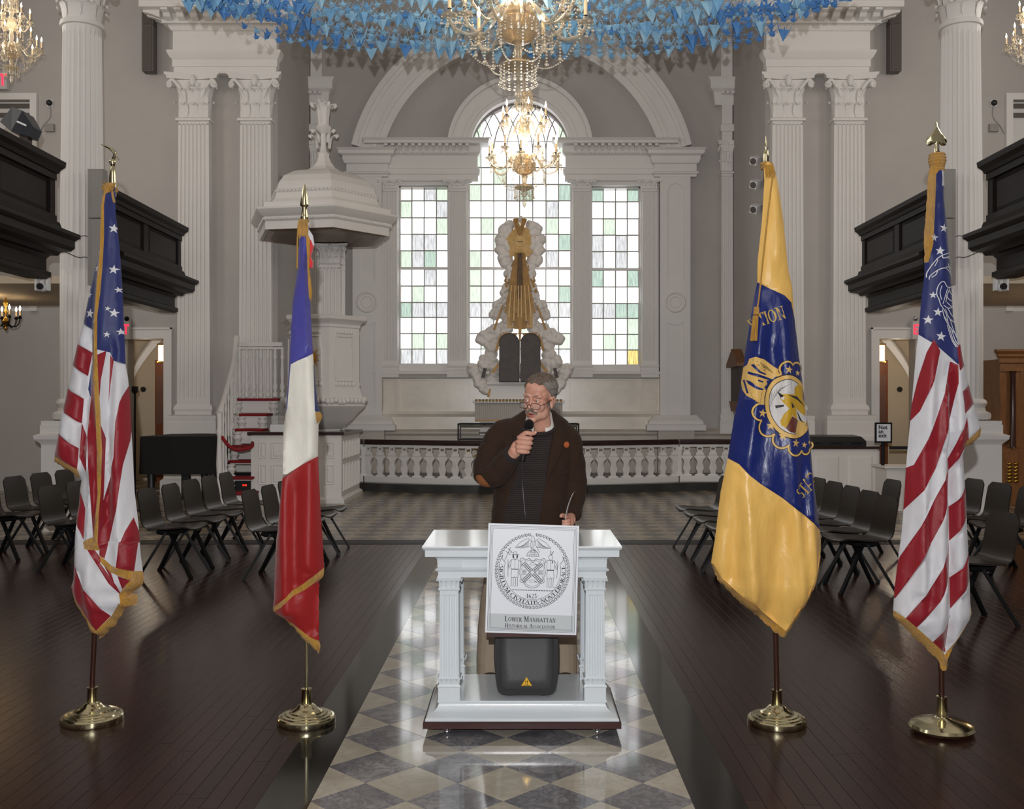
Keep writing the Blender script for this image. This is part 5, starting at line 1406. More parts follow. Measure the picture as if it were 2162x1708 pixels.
# ------------------------------------------------ 4: striped flag far right with a white outlined eagle
D4 = 4.88
t4, tp, ax = stand('rightmost flag on a stand, striped, a white outlined eagle on its blue field', 1988, 1540, D4, (1978, 320), 'domed', 'pole_wood', .0135)
c = P(1977, 320, D4)
MB().lathe([(.011, -.06), (.012, .02), (.009, .03), (.01, .04), (.006, .06)], tuple(c), 14).build('finial_ferrule', 'brass', t4)
sp_ = [(0, 262), (4, 270), (10, 281), (18, 289), (22, 298), (20, 307), (12, 308), (6, 303), (3, 309)]
pl = [(1977 + x, y) for x, y in sp_] + [(1977 - x, y) for x, y in sp_[::-1]]
MB().loft([[(X(1977 + (x - 1977) * k, D4), D4 + dy, Z(288 + (y - 288) * k, D4)) for x, y in pl] for k, dy in ((.8, -.008), (1, -.003), (1, .003), (.8, .008))]).tube([P(1977, 325, D4), P(1977, 262, D4), P(1977, 256, D4)], [.007, .006, .001], 8).build('finial', 'brass', t4)
O4 = px2([(1962, 352), (1966, 332), (1973, 322), (1988, 324), (1993, 336), (1990, 362), (1990, 417), (1997, 484), (2003, 570), (2009, 670), (2013, 683), (2023, 730), (2040, 804), (2053, 854), (2068, 904), (2066, 920), (2048, 937), (2028, 947), (2029, 955), (2035, 1037), (2038, 1104), (2043, 1205), (2045, 1271), (2048, 1295)] +
     jag([(2047, 1298), (2006, 1371), (1998, 1390), (1996, 1411), (1983, 1412), (1980, 1395), (1940, 1355), (1884, 1300)], 6, 1.8, 7) + [(1883, 1298), (1883, 1285), (1886, 1238), (1896, 1158), (1901, 1121), (1906, 1054), (1911, 971), (1919, 887), (1926, 804), (1932, 737), (1936, 707), (1942, 637), (1949, 577)] + jag([(1949, 555), (1948, 501), (1953, 434), (1957, 367)], 5, 1.6, 8))
F4 = [(B_, [(1940, 340), (2010, 340), (2010, 772), (1975, 740), (1936, 707), (1920, 700)]),
 (R_, [(1961, 718), (1972, 743), (1956, 804), (1932, 868), (1915, 895), (1930, 804), (1946, 745)]),
 (R_, [(1994, 764), (2009, 772), (2008, 810), (2003, 835), (1988, 887), (1961, 987), (1935, 1032), (1900, 1082), (1905, 990), (1921, 980), (1944, 925), (1966, 870), (1978, 830)]),
 (R_, [(1895, 1173), (1930, 1105), (1959, 1050), (1978, 1010), (1995, 968), (2004, 935), (2026, 880), (2032, 938), (1997, 991), (1995, 1044), (1973, 1094), (1951, 1143), (1885, 1262), (1880, 1240)]),
 (R_, [(1900, 1301), (1935, 1248), (1971, 1190), (1986, 1160), (1996, 1137), (1996, 1208), (1965, 1260), (1923, 1322), (1912, 1312)]),
 (R_, [(1997, 1068), (2035, 1023), (2042, 1082), (1997, 1140)]), (R_, [(1997, 1216), (2050, 1158), (2052, 1207), (1997, 1281)]), (R_, [(1958, 1352), (1978, 1326), (1995, 1301), (1995, 1376), (1985, 1372)]),
 (R_, [(2008, 732), (2028, 724), (2036, 768), (2011, 784)]), (R_, [(2017, 827), (2050, 808), (2060, 848), (2021, 873)]),
 (W_, [(2010, 690), (2017, 684), (2024, 725), (2010, 731)]),
 (GF, [(2026, 930), (2070, 898), (2075, 925), (2030, 955)]), (GF, [(1870, 1284), (1884, 1287), (1905, 1302), (1945, 1337), (1978, 1366), (1994, 1382), (2010, 1350), (2040, 1305), (2047, 1274), (2060, 1270), (2060, 1420), (1870, 1420)]),
 (GF, [(1955, 352), (1964, 325), (1975, 318), (1990, 322), (1996, 338), (1988, 352), (1975, 364), (1969, 372), (1967, 420), (1964, 470), (1960, 520), (1954, 556), (1940, 556), (1940, 400)]),
 (W_, [(1981, 360), (1987, 358), (1991, 372), (1990, 384), (1989, 395), (1981, 396), (1983, 378)])]
for sx_, sy_, r_, q_ in ((1985, 485, 10.5, .15), (1964, 505, 9, .1), (1976, 533, 10, .1), (1962, 625, 8, .05), (1971, 661, 10, .1), (1952, 677, 10.5, .1), (1976, 712, 11, .15)): F4.append((W_, star(sx_, sy_, r_, q_)))
S4 = Sheet(D4, O4, [([(1995, 760), (1996, 1000), (1996, 1390)], -.045, 8), ([(2015, 690), (2010, 900), (2022, 1250)], .02, 12), ([(1960, 720), (1945, 900), (1930, 1250)], .03, 13), ([(1985, 800), (1975, 1100), (1968, 1340)], .025, 11), ([(1945, 900), (1950, 1300)], -.015, 8), ([(1978, 380), (1985, 600)], .012, 7), ([(1960, 360), (1955, 560)], .02, 8)], .42, .007, 9.2)
S4.build(t4, F4, W_, 6.5)
cl4 = next(o for o in t4.children if o.name.startswith('cloth'))
mb = MB(); se = lambda x, y: S4.at(1880 + x / 3.415, 260 + y / 3.415, lift=.003)
for L in ([(240, 1120), (245, 1080), (280, 1020), (330, 970), (415, 940)], [(255, 1135), (260, 1110), (310, 1070), (360, 1055), (400, 1075), (425, 1110)], [(300, 985), (310, 1000), (290, 1040)], [(340, 965), (350, 985), (415, 962)], [(360, 980), (415, 980)], [(390, 1020), (420, 1060)], [(365, 1050), (395, 1045), (420, 1085)], [(310, 1070), (300, 1100), (270, 1120)],
          [(318, 1280), (302, 1240), (310, 1190), (335, 1155), (360, 1155), (385, 1190), (430, 1185)], [(318, 1280), (330, 1320), (370, 1380), (385, 1450), (410, 1560), (440, 1620)], [(335, 1280), (325, 1230), (340, 1180)], [(345, 1310), (360, 1270), (385, 1200)], [(370, 1300), (380, 1250), (395, 1215)], [(395, 1190), (410, 1230), (440, 1250)], [(375, 1250), (400, 1280), (440, 1290)], [(350, 1320), (390, 1340), (435, 1330)], [(380, 1300), (420, 1330), (440, 1330)],
          [(340, 1350), (360, 1420), (400, 1480), (440, 1530)], [(365, 1345), (395, 1410), (440, 1440)], [(385, 1340), (420, 1390), (440, 1395)], [(400, 1410), (420, 1480), (444, 1560)], [(375, 1460), (400, 1560), (430, 1620)], [(345, 1370), (355, 1400), (385, 1440)], [(420, 1180), (435, 1220)], [(405, 1480), (425, 1560), (440, 1600)]):
    ribbon(mb, [(p.x, p.y) for p in catmull([(a, b, 0) for a, b in L], 4)], 6, se)
mb.build('eagle_outline', 'cloth_white', cl4, smooth=60)
mb = MB(); c = P(1977, 342, D4)
for k in range(6): mb.torus(tuple(c + Vector((0, -.01, .03 - k * .014))), .03 + .004 * math.sin(k), .0095, 16, 6)
mb.build('tie', 'gold_fringe', t4)
# ================================================================== the speaker at the table
from mathutils.bvhtree import BVHTree
def tweed(name, c, c2, sc=1.0):
    m = mat(name, c, .9, bump=.2, bscale=220, sheen=.04, spec=.2)
    nt = m.node_tree; b = nt.nodes['Principled BSDF']
    tc = node(nt, 'ShaderNodeTexCoord'); ck = node(nt, 'ShaderNodeTexChecker', Scale=300.0 * sc)
    ck.inputs['Color1'].default_value = rgb(c); ck.inputs['Color2'].default_value = rgb(c2)
    n = node(nt, 'ShaderNodeTexNoise', Scale=9.0, Detail=3.0)
    mx = node(nt, 'ShaderNodeMix', data_type='RGBA', blend_type='MULTIPLY'); mx.inputs[0].default_value = .4
    nt.links.new(tc.outputs['Object'], ck.inputs['Vector']); nt.links.new(tc.outputs['Object'], n.inputs['Vector'])
    nt.links.new(ck.outputs['Color'], mx.inputs[6]); nt.links.new(n.outputs['Fac'], mx.inputs[7]); nt.links.new(mx.outputs[2], b.inputs['Base Color'])
tweed('tweed', (70, 51, 40), (50, 36, 29))
def knit(name):
    m = mat(name, (52, 48, 48), .9, bump=.3, bscale=260, sheen=.04, spec=.2)
    nt = m.node_tree; b = nt.nodes['Principled BSDF']
    tc = node(nt, 'ShaderNodeTexCoord'); w = node(nt, 'ShaderNodeTexWave', bands_direction='Z', Scale=26.0, Distortion=2.0, Detail=2.0)
    w.inputs['Detail Scale'].default_value = 2.0
    nt.links.new(tc.outputs['Object'], w.inputs['Vector'])
    r = node(nt, 'ShaderNodeValToRGB'); e_ = r.color_ramp.elements
    e_[0].color = rgb((42, 40, 41)); e_[1].color = rgb((62, 52, 50)); e_[0].position = .45; e_[1].position = .75
    nt.links.new(w.outputs['Fac'], r.inputs['Fac']); nt.links.new(r.outputs['Color'], b.inputs['Base Color'])
knit('knit')
def skin_mat():
    m = mat('skin', (212, 164, 144), .5, var=.12, vscale=22, c2=(200, 142, 122), bump=.12, bscale=160)
    b = m.node_tree.nodes['Principled BSDF']
    b.inputs['Subsurface Weight'].default_value = .12; b.inputs['Subsurface Radius'].default_value = (.01, .004, .002); b.inputs['Subsurface Scale'].default_value = .6
skin_mat()
mat('lip', (182, 116, 104), .45); mat('mouth_dark', (70, 30, 28), .6); mat('eye_white', (226, 220, 214), .2); mat('iris', (70, 84, 92), .15); mat('pupil', (12, 12, 14), .1)
mat('hair', (122, 106, 94), .5, var=.5, vscale=16, stretch=(9, 1.2, 3), bump=.7, bscale=38, c2=(84, 70, 60)); mat('hair_gray', (146, 140, 134), .5, var=.35, vscale=18, stretch=(9, 1.2, 2.5), bump=.7, bscale=38)
mat('suede', (150, 92, 52), .9, bump=.2, bscale=120); mat('trousers', (168, 152, 134), .85, var=.1, vscale=12, bump=.15, bscale=30)
mat('shirt', (226, 224, 220), .7); mat('pin_orange', (170, 82, 34), .7, bump=.4, bscale=90); mat('shoe', (34, 26, 22), .35); mat('frame_wire', (84, 52, 40), .3, .7)

def remesh(mb, voxel, it=4, fac=.5):
    me = bpy.data.meshes.new('tmp'); me.from_pydata(mb.v, [], mb.f)
    o = bpy.data.objects.new('tmp', me); COL.objects.link(o)
    m = o.modifiers.new('r', 'REMESH'); m.mode = 'VOXEL'; m.voxel_size = voxel
    if it:
        s = o.modifiers.new('s', 'SMOOTH'); s.factor = fac; s.iterations = it
    bpy.context.view_layer.update()
    r = bpy.data.meshes.new_from_object(o.evaluated_get(bpy.context.evaluated_depsgraph_get()))
    bpy.data.objects.remove(o); bpy.data.meshes.remove(me)
    return r
def put(me, name, mats, parent, off=None):
    off = off if off is not None else parent.location
    me.transform(Matrix.Translation(-Vector(off)))
    for m in mats: me.materials.append(MATS[m])
    me.polygons.foreach_set('use_smooth', [True] * len(me.polygons)); me.name = name
    o = bpy.data.objects.new(name, me); o.parent = parent; COL.objects.link(o)
    return o
pr = thing('person', 'grey-haired moustached man in brown tweed jacket, speaking into a microphone behind the table', 'person', (.05, 5.78, 0))

def er(cx, cy, z, rx, ry, n=28, k=2.5):
    out = []
    for i in range(n):
        a = 2 * PI * i / n; c, s = math.cos(a), math.sin(a)
        out.append((cx + rx * math.copysign(abs(c) ** (2 / k), c), cy + ry * math.copysign(abs(s) ** (2 / k), s), z))
    return out
# ---- body: torso, sleeves, trousers as one surface
mb = MB()
mb.loft([er(*r) for r in ((.06, 5.8, .62, .25, .165), (.062, 5.8, .8, .243, .168), (.066, 5.78, .97, .226, .165), (.066, 5.76, 1.1, .215, .16), (.066, 5.73, 1.24, .222, .16), (.07, 5.71, 1.36, .23, .152), (.078, 5.7, 1.435, .215, .13), (.088, 5.7, 1.485, .165, .105), (.095, 5.7, 1.52, .11, .085), (.1, 5.7, 1.545, .08, .07))])
arm_r = catmull([(-.02, 5.69, 1.43), (-.105, 5.685, 1.405), (-.172, 5.66, 1.29), (-.192, 5.61, 1.195), (-.14, 5.555, 1.2), (-.09, 5.505, 1.26), (-.055, 5.472, 1.308)], 5)
mb.tube(arm_r, [lerp(.07, .08, i / 5) if i < 5 else lerp(.08, .068, (i - 5) / 10) if i < 15 else lerp(.07, .047, (i - 15) / (len(arm_r) - 16)) for i in range(len(arm_r))], 16)
arm_l = catmull([(.17, 5.69, 1.43), (.244, 5.69, 1.39), (.282, 5.71, 1.25), (.296, 5.71, 1.12), (.285, 5.65, 1.03), (.27, 5.57, .975)], 5)
mb.tube(arm_l, [lerp(.07, .078, i / 5) if i < 5 else lerp(.078, .05, (i - 5) / (len(arm_l) - 6)) for i in range(len(arm_l))], 16)
for s, pts in ((-1, [(-.04, 5.79, .86), (-.1, 5.8, .6), (-.15, 5.8, .35), (-.178, 5.81, .025)]), (1, [(.16, 5.79, .86), (.19, 5.8, .6), (.22, 5.8, .35), (.24, 5.81, .025)])):
    L = catmull(pts, 5); mb.tube(L, [lerp(.13, .082, i / (len(L) - 1)) for i in range(len(L))], 16, flat=1.1)
me = remesh(mb, .0055, 6)
# folds, jacket thickness, material by garment
SWV = [(X(a, 5.56), Z(b, 5.56)) for a, b in ((1112, 900), (1130, 893), (1168, 888), (1172, 905), (1163, 940), (1157, 985), (1150, 1030), (1142, 1080), (1134, 1140), (1128, 1260), (1055, 1260), (1058, 1140), (1063, 1085), (1076, 1040), (1092, 1000), (1092, 960), (1080, 940), (1090, 915))]
bm = bmesh.new(); bm.from_mesh(me); bm.normal_update()
def is_jacket(c): return c.z > .64
for f in bm.faces:
    c = f.calc_center_median(); n = f.normal
    mi = 0
    if c.z < .645: mi = 2
    elif n.y < -.05 and c.y < 5.72 and pip(c.x, c.z, SWV) and not (c.x < .0 and c.y < 5.515): mi = 1
    elif (c - Vector((-.222, 5.57, 1.142))).length < .058 and n.z < .35: mi = 3
    if (c - Vector((-.05, 5.468, 1.315))).length < .056 and mi == 0 and c.x > -.09: mi = 1
    f.material_index = mi; f.smooth = True
for v in bm.verts:
    ms = {f.material_index for f in v.link_faces}
    d = 0.0
    if ms == {0}: d = .009
    elif 0 in ms and 2 in ms: d = .012
    q = v.co
    fold = noise.noise(Vector((q.x * 9, q.y * 9, q.z * 16))) * .003
    if q.z > .64: fold += .0025 * math.sin((q.z * 60 + q.x * 40)) * (1 if abs(q.x - .07) > .19 else .2)
    v.co = q + v.normal * (d + fold)
bm.to_mesh(me); bm.free()
body = put(me, 'body', ['tweed', 'knit', 'trousers', 'suede'], pr)
bvh = BVHTree.FromPolygons([v.co + Vector(pr.location) for v in me.vertices], [tuple(p.vertices) for p in me.polygons])
eye = Vector((0, 0, H))
def surf(px, py, lift=.006):
    d = (P(px, py, 1.0) - eye).normalized(); h = bvh.ray_cast(eye, d)
    p = h[0] if h[0] is not None else P(px, py, 5.6)
    return p - d * lift
def patch(name, m, poly, lift, parent, th=.005):
    """a cloth piece lying on the jacket, with its own thickness"""
    k = len(poly); c = (sum(p[0] for p in poly) / k, sum(p[1] for p in poly) / k); mb = MB(); fr = []; n = 3
    vs = [surf(c[0], c[1], lift + th)]; fs = []
    for r in range(1, n + 1):
        for p in poly: vs.append(surf(lerp(c[0], p[0], r / n), lerp(c[1], p[1], r / n), lift + (th if r < n else th * .4)))
    for i in range(k):
        j = (i + 1) % k; fs.append((0, 1 + i, 1 + j))
        for r in range(n - 1): fs.append((1 + r * k + i, 1 + (r + 1) * k + i, 1 + (r + 1) * k + j, 1 + r * k + j))
    b = len(vs)
    for p in poly: vs.append(surf(p[0], p[1], -.004))
    for i in range(k): j = (i + 1) % k; fs.append((1 + (n - 1) * k + i, b + i, b + j, 1 + (n - 1) * k + j))
    mb.add(vs, fs)
    return mb.build(name, m, parent, smooth=60)
patch('lapel', 'tweed', [(1168, 886), (1180, 893), (1193, 912), (1197, 928), (1189, 934), (1192, 946), (1180, 972), (1160, 1012), (1150, 1035), (1153, 1000), (1160, 950), (1167, 915)], .003, body)
patch('lapel', 'tweed', [(1108, 890), (1100, 893), (1088, 905), (1080, 920), (1090, 926), (1084, 934), (1090, 945), (1098, 930), (1106, 910)], .003, body)
patch('pocket_flap', 'tweed', [(1172, 1000), (1205, 990), (1207, 997), (1174, 1008)], .002, body, .004)
c = surf(1196, 939, .02)
MB().ball(c, (.016, .006, .018), 14, 8).build('lapel_pin', 'pin_orange', body)
MB().ball((-.175, 5.76, .034), (.05, .13, .034), 14, 8).ball((-.175, 5.68, .028), (.048, .06, .028), 14, 8).build('shoe', 'shoe', pr)
MB().ball((.245, 5.76, .034), (.05, .13, .034), 14, 8).ball((.245, 5.68, .028), (.048, .06, .028), 14, 8).build('shoe', 'shoe', pr)
# ---- head
HM = Matrix.Translation((.095, 5.5, 1.612)) @ Matrix.Rotation(math.radians(6), 4, 'Y') @ Matrix.Rotation(math.radians(-27), 4, 'Z') @ Matrix.Rotation(math.radians(9), 4, 'X') @ Matrix.Scale(1.03, 4)
mb = MB()
for c, r in (((0, .018, .046), (.075, .094, .08)), ((0, -.03, -.02), (.06, .06, .085)), ((0, -.034, -.072), (.05, .05, .045)), ((0, -.07, -.104), (.023, .019, .017)), ((0, -.04, .055), (.06, .047, .052)),
             ((0, -.088, -.004), (.0085, .013, .024)), ((0, -.101, -.03), (.0135, .0155, .0125)), ((0, -.083, -.066), (.027, .012, .014)), ((0, -.08, -.08), (.021, .012, .009)), ((0, -.093, .012), (.012, .008, .012))):
    mb.ball(c, r, 24, 16)
for s in (-1, 1):
    for c, r in (((s * .036, -.056, -.03), (.026, .024, .03)), ((s * .03, -.076, .024), (.029, .014, .009)), ((s * .0115, -.091, -.033), (.0085, .011, .0085)), ((s * .04, -.018, -.068), (.024, .036, .036)), ((s * .054, -.03, .028), (.012, .03, .03)), ((s * .02, -.074, -.052), (.014, .018, .02))):
        mb.ball(c, r, 18, 12)
    R = Matrix.Rotation(s * math.radians(-22), 3, 'Z') @ Matrix.Rotation(math.radians(-12), 3, 'X')
    mb.ball((s * .075, .014, -.008), (.0065, .02, .033), 14, 10, R); mb.torus((s * .08, .016, -.002), .018, .0045, 16, 6, 'x'); mb.ball((s * .074, .004, -.034), (.008, .01, .012), 10, 8)
mb.tube([(0, .012, -.05), (.004, .03, -.11), (.0, .05, -.17)], [.05, .05, .054], 20)
me = remesh(mb, .0028, 9)
bm = bmesh.new(); bm.from_mesh(me)
for v in bm.verts:
    p = v.co
    for s in (-1, 1):
        dx, dz = p.x - s * .031, p.z - .001
        if p.y < -.04: p.y += .013 * math.exp(-(dx / .017) ** 2 - (dz / .012) ** 2)
        # nasolabial fold, under-eye bag
        k = abs((p.x - s * (.022 + (-.035 - p.z) * .35)));
        if p.y < -.05 and -.085 < p.z < -.03: p.y += .0025 * math.exp(-(k / .005) ** 2)
        if p.y < -.05: p.y -= .002 * math.exp(-(dx / .014) ** 2 - ((p.z + .018) / .005) ** 2)
    if p.y < -.06 and abs(p.x) < .026: p.y += .007 * math.exp(-((p.z + .0725) / .0045) ** 2) * (1 - (p.x / .026) ** 2)
    for z0 in (.05, .062): 
        if p.y < -.05: p.y += .0008 * math.exp(-((p.z - z0) / .0025) ** 2)
bm.normal_update()
def hairline(p):
    """signed distance above the hairline, head coordinates"""
    y = p.y
    h = .09 if y < -.055 else lerp(.09, .034, (y + .055) / .05) if y < -.005 else lerp(.034, -.005, (y + .005) / .03) if y < .025 else lerp(-.005, -.075, min(1, (y - .025) / .035))
    if p.x > .03 and y < -.02: h -= .006
    if p.x < -.03 and y < -.02: h += .008
    h += .003 * math.sin(p.x * 160)
    return p.z - h
hv = []
hb = bmesh.new(); mp = {}
for f in bm.faces:
    c = f.calc_center_median()
    f.material_index = 1 if (c.y < -.07 and abs(c.x) < .022 - abs(c.z + .073) * .6 and -.084 < c.z < -.064) else 0
    if hairline(c) > 0 and not (abs(c.x) > .0715 and -.045 < c.z < .028 and -.012 < c.y < .042 and abs(c.x) > .074):
        vs = []
        for v in f.verts:
            if v not in mp:
                t = min(1, max(0, hairline(v.co)) / .022)
                strand = .0022 * noise.noise(Vector((v.co.x * 140, v.co.y * 30, v.co.z * 40)))
                mp[v] = hb.verts.new(v.co + v.normal * (.002 + .011 * math.sqrt(t) + strand + (.006 * t if v.co.x > 0 and v.co.z > .06 else 0)))
            vs.append(mp[v])
        nf = hb.faces.new(vs); nf.smooth = True
        nf.material_index = 1 if (c.z < .05 and c.y > -.02) or (c.x > .046 and c.z < .092 + .006 * math.sin(c.y * 300)) else 0
bm.to_mesh(me); bm.free()
me.transform(HM)
head = put(me, 'head', ['skin', 'lip'], pr)
hm = bpy.data.meshes.new('hair'); hb.to_mesh(hm); hb.free(); hm.transform(HM)
hair = put(hm, 'hair', ['hair', 'hair_gray'], head, off=pr.location)
so = hair.modifiers.new('thick', 'SOLIDIFY'); so.thickness = .006; so.offset = -1
def hp(x, y, z): return HM @ Vector((x, y, z))
HR = HM.to_3x3().normalized()
for s in (-1, 1):
    ec = (s * .031, -.0755, .0005); fwd = Vector((-.12, -.98, -.02))
    ey = MB(); ey.ball(hp(*ec), .0125, 16, 12); eo = ey.build('eye', 'eye_white', head)
    MB().ball(hp(ec[0] + fwd.x * .0095, ec[1] + fwd.y * .0095, ec[2] - .0005), (.0058, .0034, .0058), 14, 8, HR).ball(hp(ec[0] + fwd.x * .0112, ec[1] + fwd.y * .0112, ec[2] - .0005), (.0028, .0026, .0028), 10, 8, HR).build('iris', 'iris', head)
    mb = MB(); mb.tube([hp(ec[0] + .015 * math.cos(a), ec[1] - .0115 * math.sin(a) - .0015, ec[2] + .0068 * math.sin(a) ** .7) for a in [PI * i / 10 for i in range(11)]], [.002] + [.0042] * 9 + [.002], 8)
    mb.tube([hp(ec[0] + .0145 * math.cos(a), ec[1] - .0105 * math.sin(a) - .001, ec[2] - .0068 * math.sin(a)) for a in [PI * i / 10 for i in range(11)]], [.0015] + [.0032] * 9 + [.0015], 8)
    mb.build('eyelid', 'skin', head)
    mb = MB()
    for i in range(16):
        t = i / 15; x = s * (.012 + .036 * t); z = .0235 + .006 * math.sin(t * PI) - .005 * t * t; y = -.092 + .02 * t * t
        mb.tube([hp(x, y, z - .003), hp(x + s * .006, y - .003, z + .003)], [.0022, .0008], 5)
    mb.build('eyebrow', 'hair_gray', head)
mb = MB(); r = random.Random(9)
for i in range(90):
    s = r.choice((-1, 1)); t = r.random(); x = s * t * .029; z = -.049 - .011 * t * t + r.uniform(-.004, .003); y = -.0965 + .014 * t * t
    mb.tube([hp(x, y + .003, z + .002), hp(x + s * .004, y - .003, z - .004), hp(x + s * .006, y - .001, z - .009)], [.0018, .0018, .0006], 4)
mb.build('moustache', 'hair_gray', head)
MB().ball(hp(0, -.0865, -.0725), (.015, .004, .0028), 12, 8, HR).build('mouth', 'mouth_dark', head)
# glasses low on the nose
gl = MB(); lens = MB()
for s in (-1, 1):
    cx, cz, w, h = s * .034, -.0245, .0245, .0145
    pts = []
    for i in range(28):
        a = 2 * PI * i / 28; c, q = math.cos(a), math.sin(a)
        pts.append(hp(cx + w * math.copysign(abs(c) ** .55, c), -.112 + .011 * ((cx + w * c) / .058) ** 2, cz + h * math.copysign(abs(q) ** .55, q)))
    gl.tube(pts + pts[:1], .0016, 6, cap=False)
    lens.add(pts, [list(range(28))])
    gl.tube(catmull([hp(s * .058, -.1, -.018), hp(s * .069, -.06, -.012), hp(s * .079, .0, .004), hp(s * .082, .03, -.006)], 4), .0016, 6)
gl.tube(catmull([hp(-.011, -.112, -.022), hp(0, -.1155, -.017), hp(.011, -.112, -.022)], 4), .0016, 6)
go = gl.build('glasses', 'frame_wire', head)
crystal('lens', (250, 250, 250), .82); lens.build('lens', 'lens', go)
# collar and ribbed neck of the jumper
def band(mb, c, n_, R0, R1, h, tilt, a0=0, a1=360, k=40):
    rings = []
    for i in range(k + 1):
        a = math.radians(lerp(a0, a1, i / k)); d = Vector((math.cos(a), math.sin(a) * 1.08, 0)); b = Vector(c) + Vector((0, 0, tilt * -d.y))
        rings.append([b + d * (R0 + .004) + Vector((0, 0, 0)), b + d * R0, b + d * R1 + Vector((0, 0, h)), b + d * (R1 + .005) + Vector((0, 0, h))])
    mb.loft(rings, cap=True)
mb = MB(); band(mb, (.098, 5.585, 1.468), 0, .078, .064, .06, -.035, -66, 246); mb.build('collar', 'shirt', body, smooth=60)
mb = MB(); mb.tube([(.093 + .092 * math.cos(a), 5.61 + .1 * math.sin(a), 1.462 + .04 * math.sin(a)) for a in [2 * PI * i / 36 for i in range(37)]], .012, 8); mb.build('neckband', 'knit', body)
# ---- right hand round the microphone
DM = 5.385
m0, m1 = P(1103, 972, DM + .03), P(1117, 896, DM + .012)
ma = (m1 - m0).normalized()
hmb = MB()
wr = P(1072, 975, 5.475)
pc = P(1089, 950, DM + .05)
hmb.tube([wr, lerp(wr, pc, .5), pc], [.03, .031, .033], 14)
hmb.ball(pc + Vector((.004, 0, .006)), (.034, .024, .048), 16, 12, Matrix.Rotation(math.radians(14), 3, 'Y'))
for i, (o_, rr, ln) in enumerate(((.045, .0118, 1.0), (.0195, .0124, 1.08), (-.0055, .0118, 1.0), (-.029, .0105, .85))):
    c = lerp(m0, m1, .42) + ma * (o_ - .004)
    k0 = Vector((c.x - .042 * ln, c.y + .006, c.z + .002)); k1 = Vector((c.x - .036 * ln, c.y - .03, c.z + .001)); k2 = Vector((c.x - .002, c.y - .036, c.z - .002)); k3 = Vector((c.x + .024 * ln, c.y - .022, c.z - .004)); k4 = Vector((c.x + .026 * ln, c.y + .0, c.z - .004))
    L = catmull([k0, k1, k2, k3, k4], 4)
    hmb.tube(L, [rr * (1.12 - .02 * abs(j - 5) - (.12 if j > 13 else 0)) for j in range(len(L))], 10)
    hmb.ball(k1, rr * 1.15, 10, 8)
tb0 = lerp(m0, m1, .62) + Vector((-.03, .0, .006))
hmb.tube(catmull([tb0, tb0 + Vector((.026, -.026, .022)), tb0 + Vector((.055, -.026, .019)), tb0 + Vector((.082, -.018, .022))], 4), [.016, .0155, .0145, .0138, .0132, .0128, .0128, .0126, .0124, .012, .011, .0095, .006], 10)
me = remesh(hmb, .0022, 3)
hand = put(me, 'hand', ['skin'], pr)
nl = MB().ball(tb0 + Vector((.077, -.0265, .026)), (.008, .0035, .006), 10, 6).build('thumbnail', mat('nail', (222, 176, 160), .3), hand)
fa = (P(1089, 950, DM + .05) - Vector((-.09, 5.505, 1.26))).normalized(); cc_ = Vector((-.052, 5.467, 1.312))
MB().tube([cc_ - fa * .03, cc_ - fa * .005, cc_ + fa * .012, cc_ + fa * .016], [.054, .051, .049, .042], 20).build('cuff', 'knit', body)
# ---- left hand, low behind the table top
hl = MB(); b0 = Vector((.272, 5.56, .962))
hl.tube([b0, b0 + Vector((-.006, -.05, -.015))], [.028, .03], 12); hl.ball(b0 + Vector((-.01, -.075, -.02)), (.026, .045, .036), 14, 10)
for i in range(4):
    z = .022 - .018 * i; q = b0 + Vector((-.012, -.1, z - .02))
    hl.tube(catmull([q, q + Vector((-.004, -.035, -.004)), q + Vector((-.024, -.05, -.008)), q + Vector((-.04, -.038, -.008))], 3), [.0105 - .0003 * j for j in range(10)], 8)
q = b0 + Vector((-.03, -.06, .008)); hl.tube(catmull([q, q + Vector((-.02, -.03, .012)), q + Vector((-.03, -.055, .008))], 3), [.014, .0135, .013, .0125, .012, .0105, .008], 8)
put(remesh(hl, .0025, 3), 'hand', ['skin'], pr)
# ---- microphone: held, so a thing of its own
mc = thing('microphone', 'black handheld microphone held in front of the speaking man\'s chin, thin black cord', 'microphone', tuple(m0))
MB().tube([m0, lerp(m0, m1, .5), lerp(m0, m1, .8)], [.0125, .0155, .019], 16).build('handle', 'black_plastic', mc)
hd_ = MB().ball(m1, (.0265, .0265, .028), 20, 14); hd_.torus(tuple(lerp(m0, m1, .82)), .02, .004, 20, 6)
mm = mat('mic_mesh', (30, 30, 32), .5, .4, bump=1.0, bscale=420); hd_.build('mesh_head', 'mic_mesh', mc)
MB().tube(catmull([m0 + ma * .01, P(1102, 990, 5.42), P(1104, 1030, 5.43), P(1107, 1070, 5.42), P(1110, 1105, 5.42), (.03, 5.5, .6), (.02, 5.52, .2), (.06, 5.5, .012)], 6), .0032, 6).build('cord', 'black_plastic', mc)
# ---- sheet of paper in his other hand
pp = []
for i in range(7):
    t = i / 6; z = lerp(.955, 1.105, t); x = .232 + .012 * t + .03 * t * t
    pp.append([(x, 5.41, z), (x + .02, 5.60, z - .004), (x + .0215, 5.60, z - .004), (x + .0015, 5.41, z)])
tag(MB().loft(pp).build('paper', 'paper', smooth=60), 'white sheet of paper held low in the speaking man\'s left hand', 'paper')
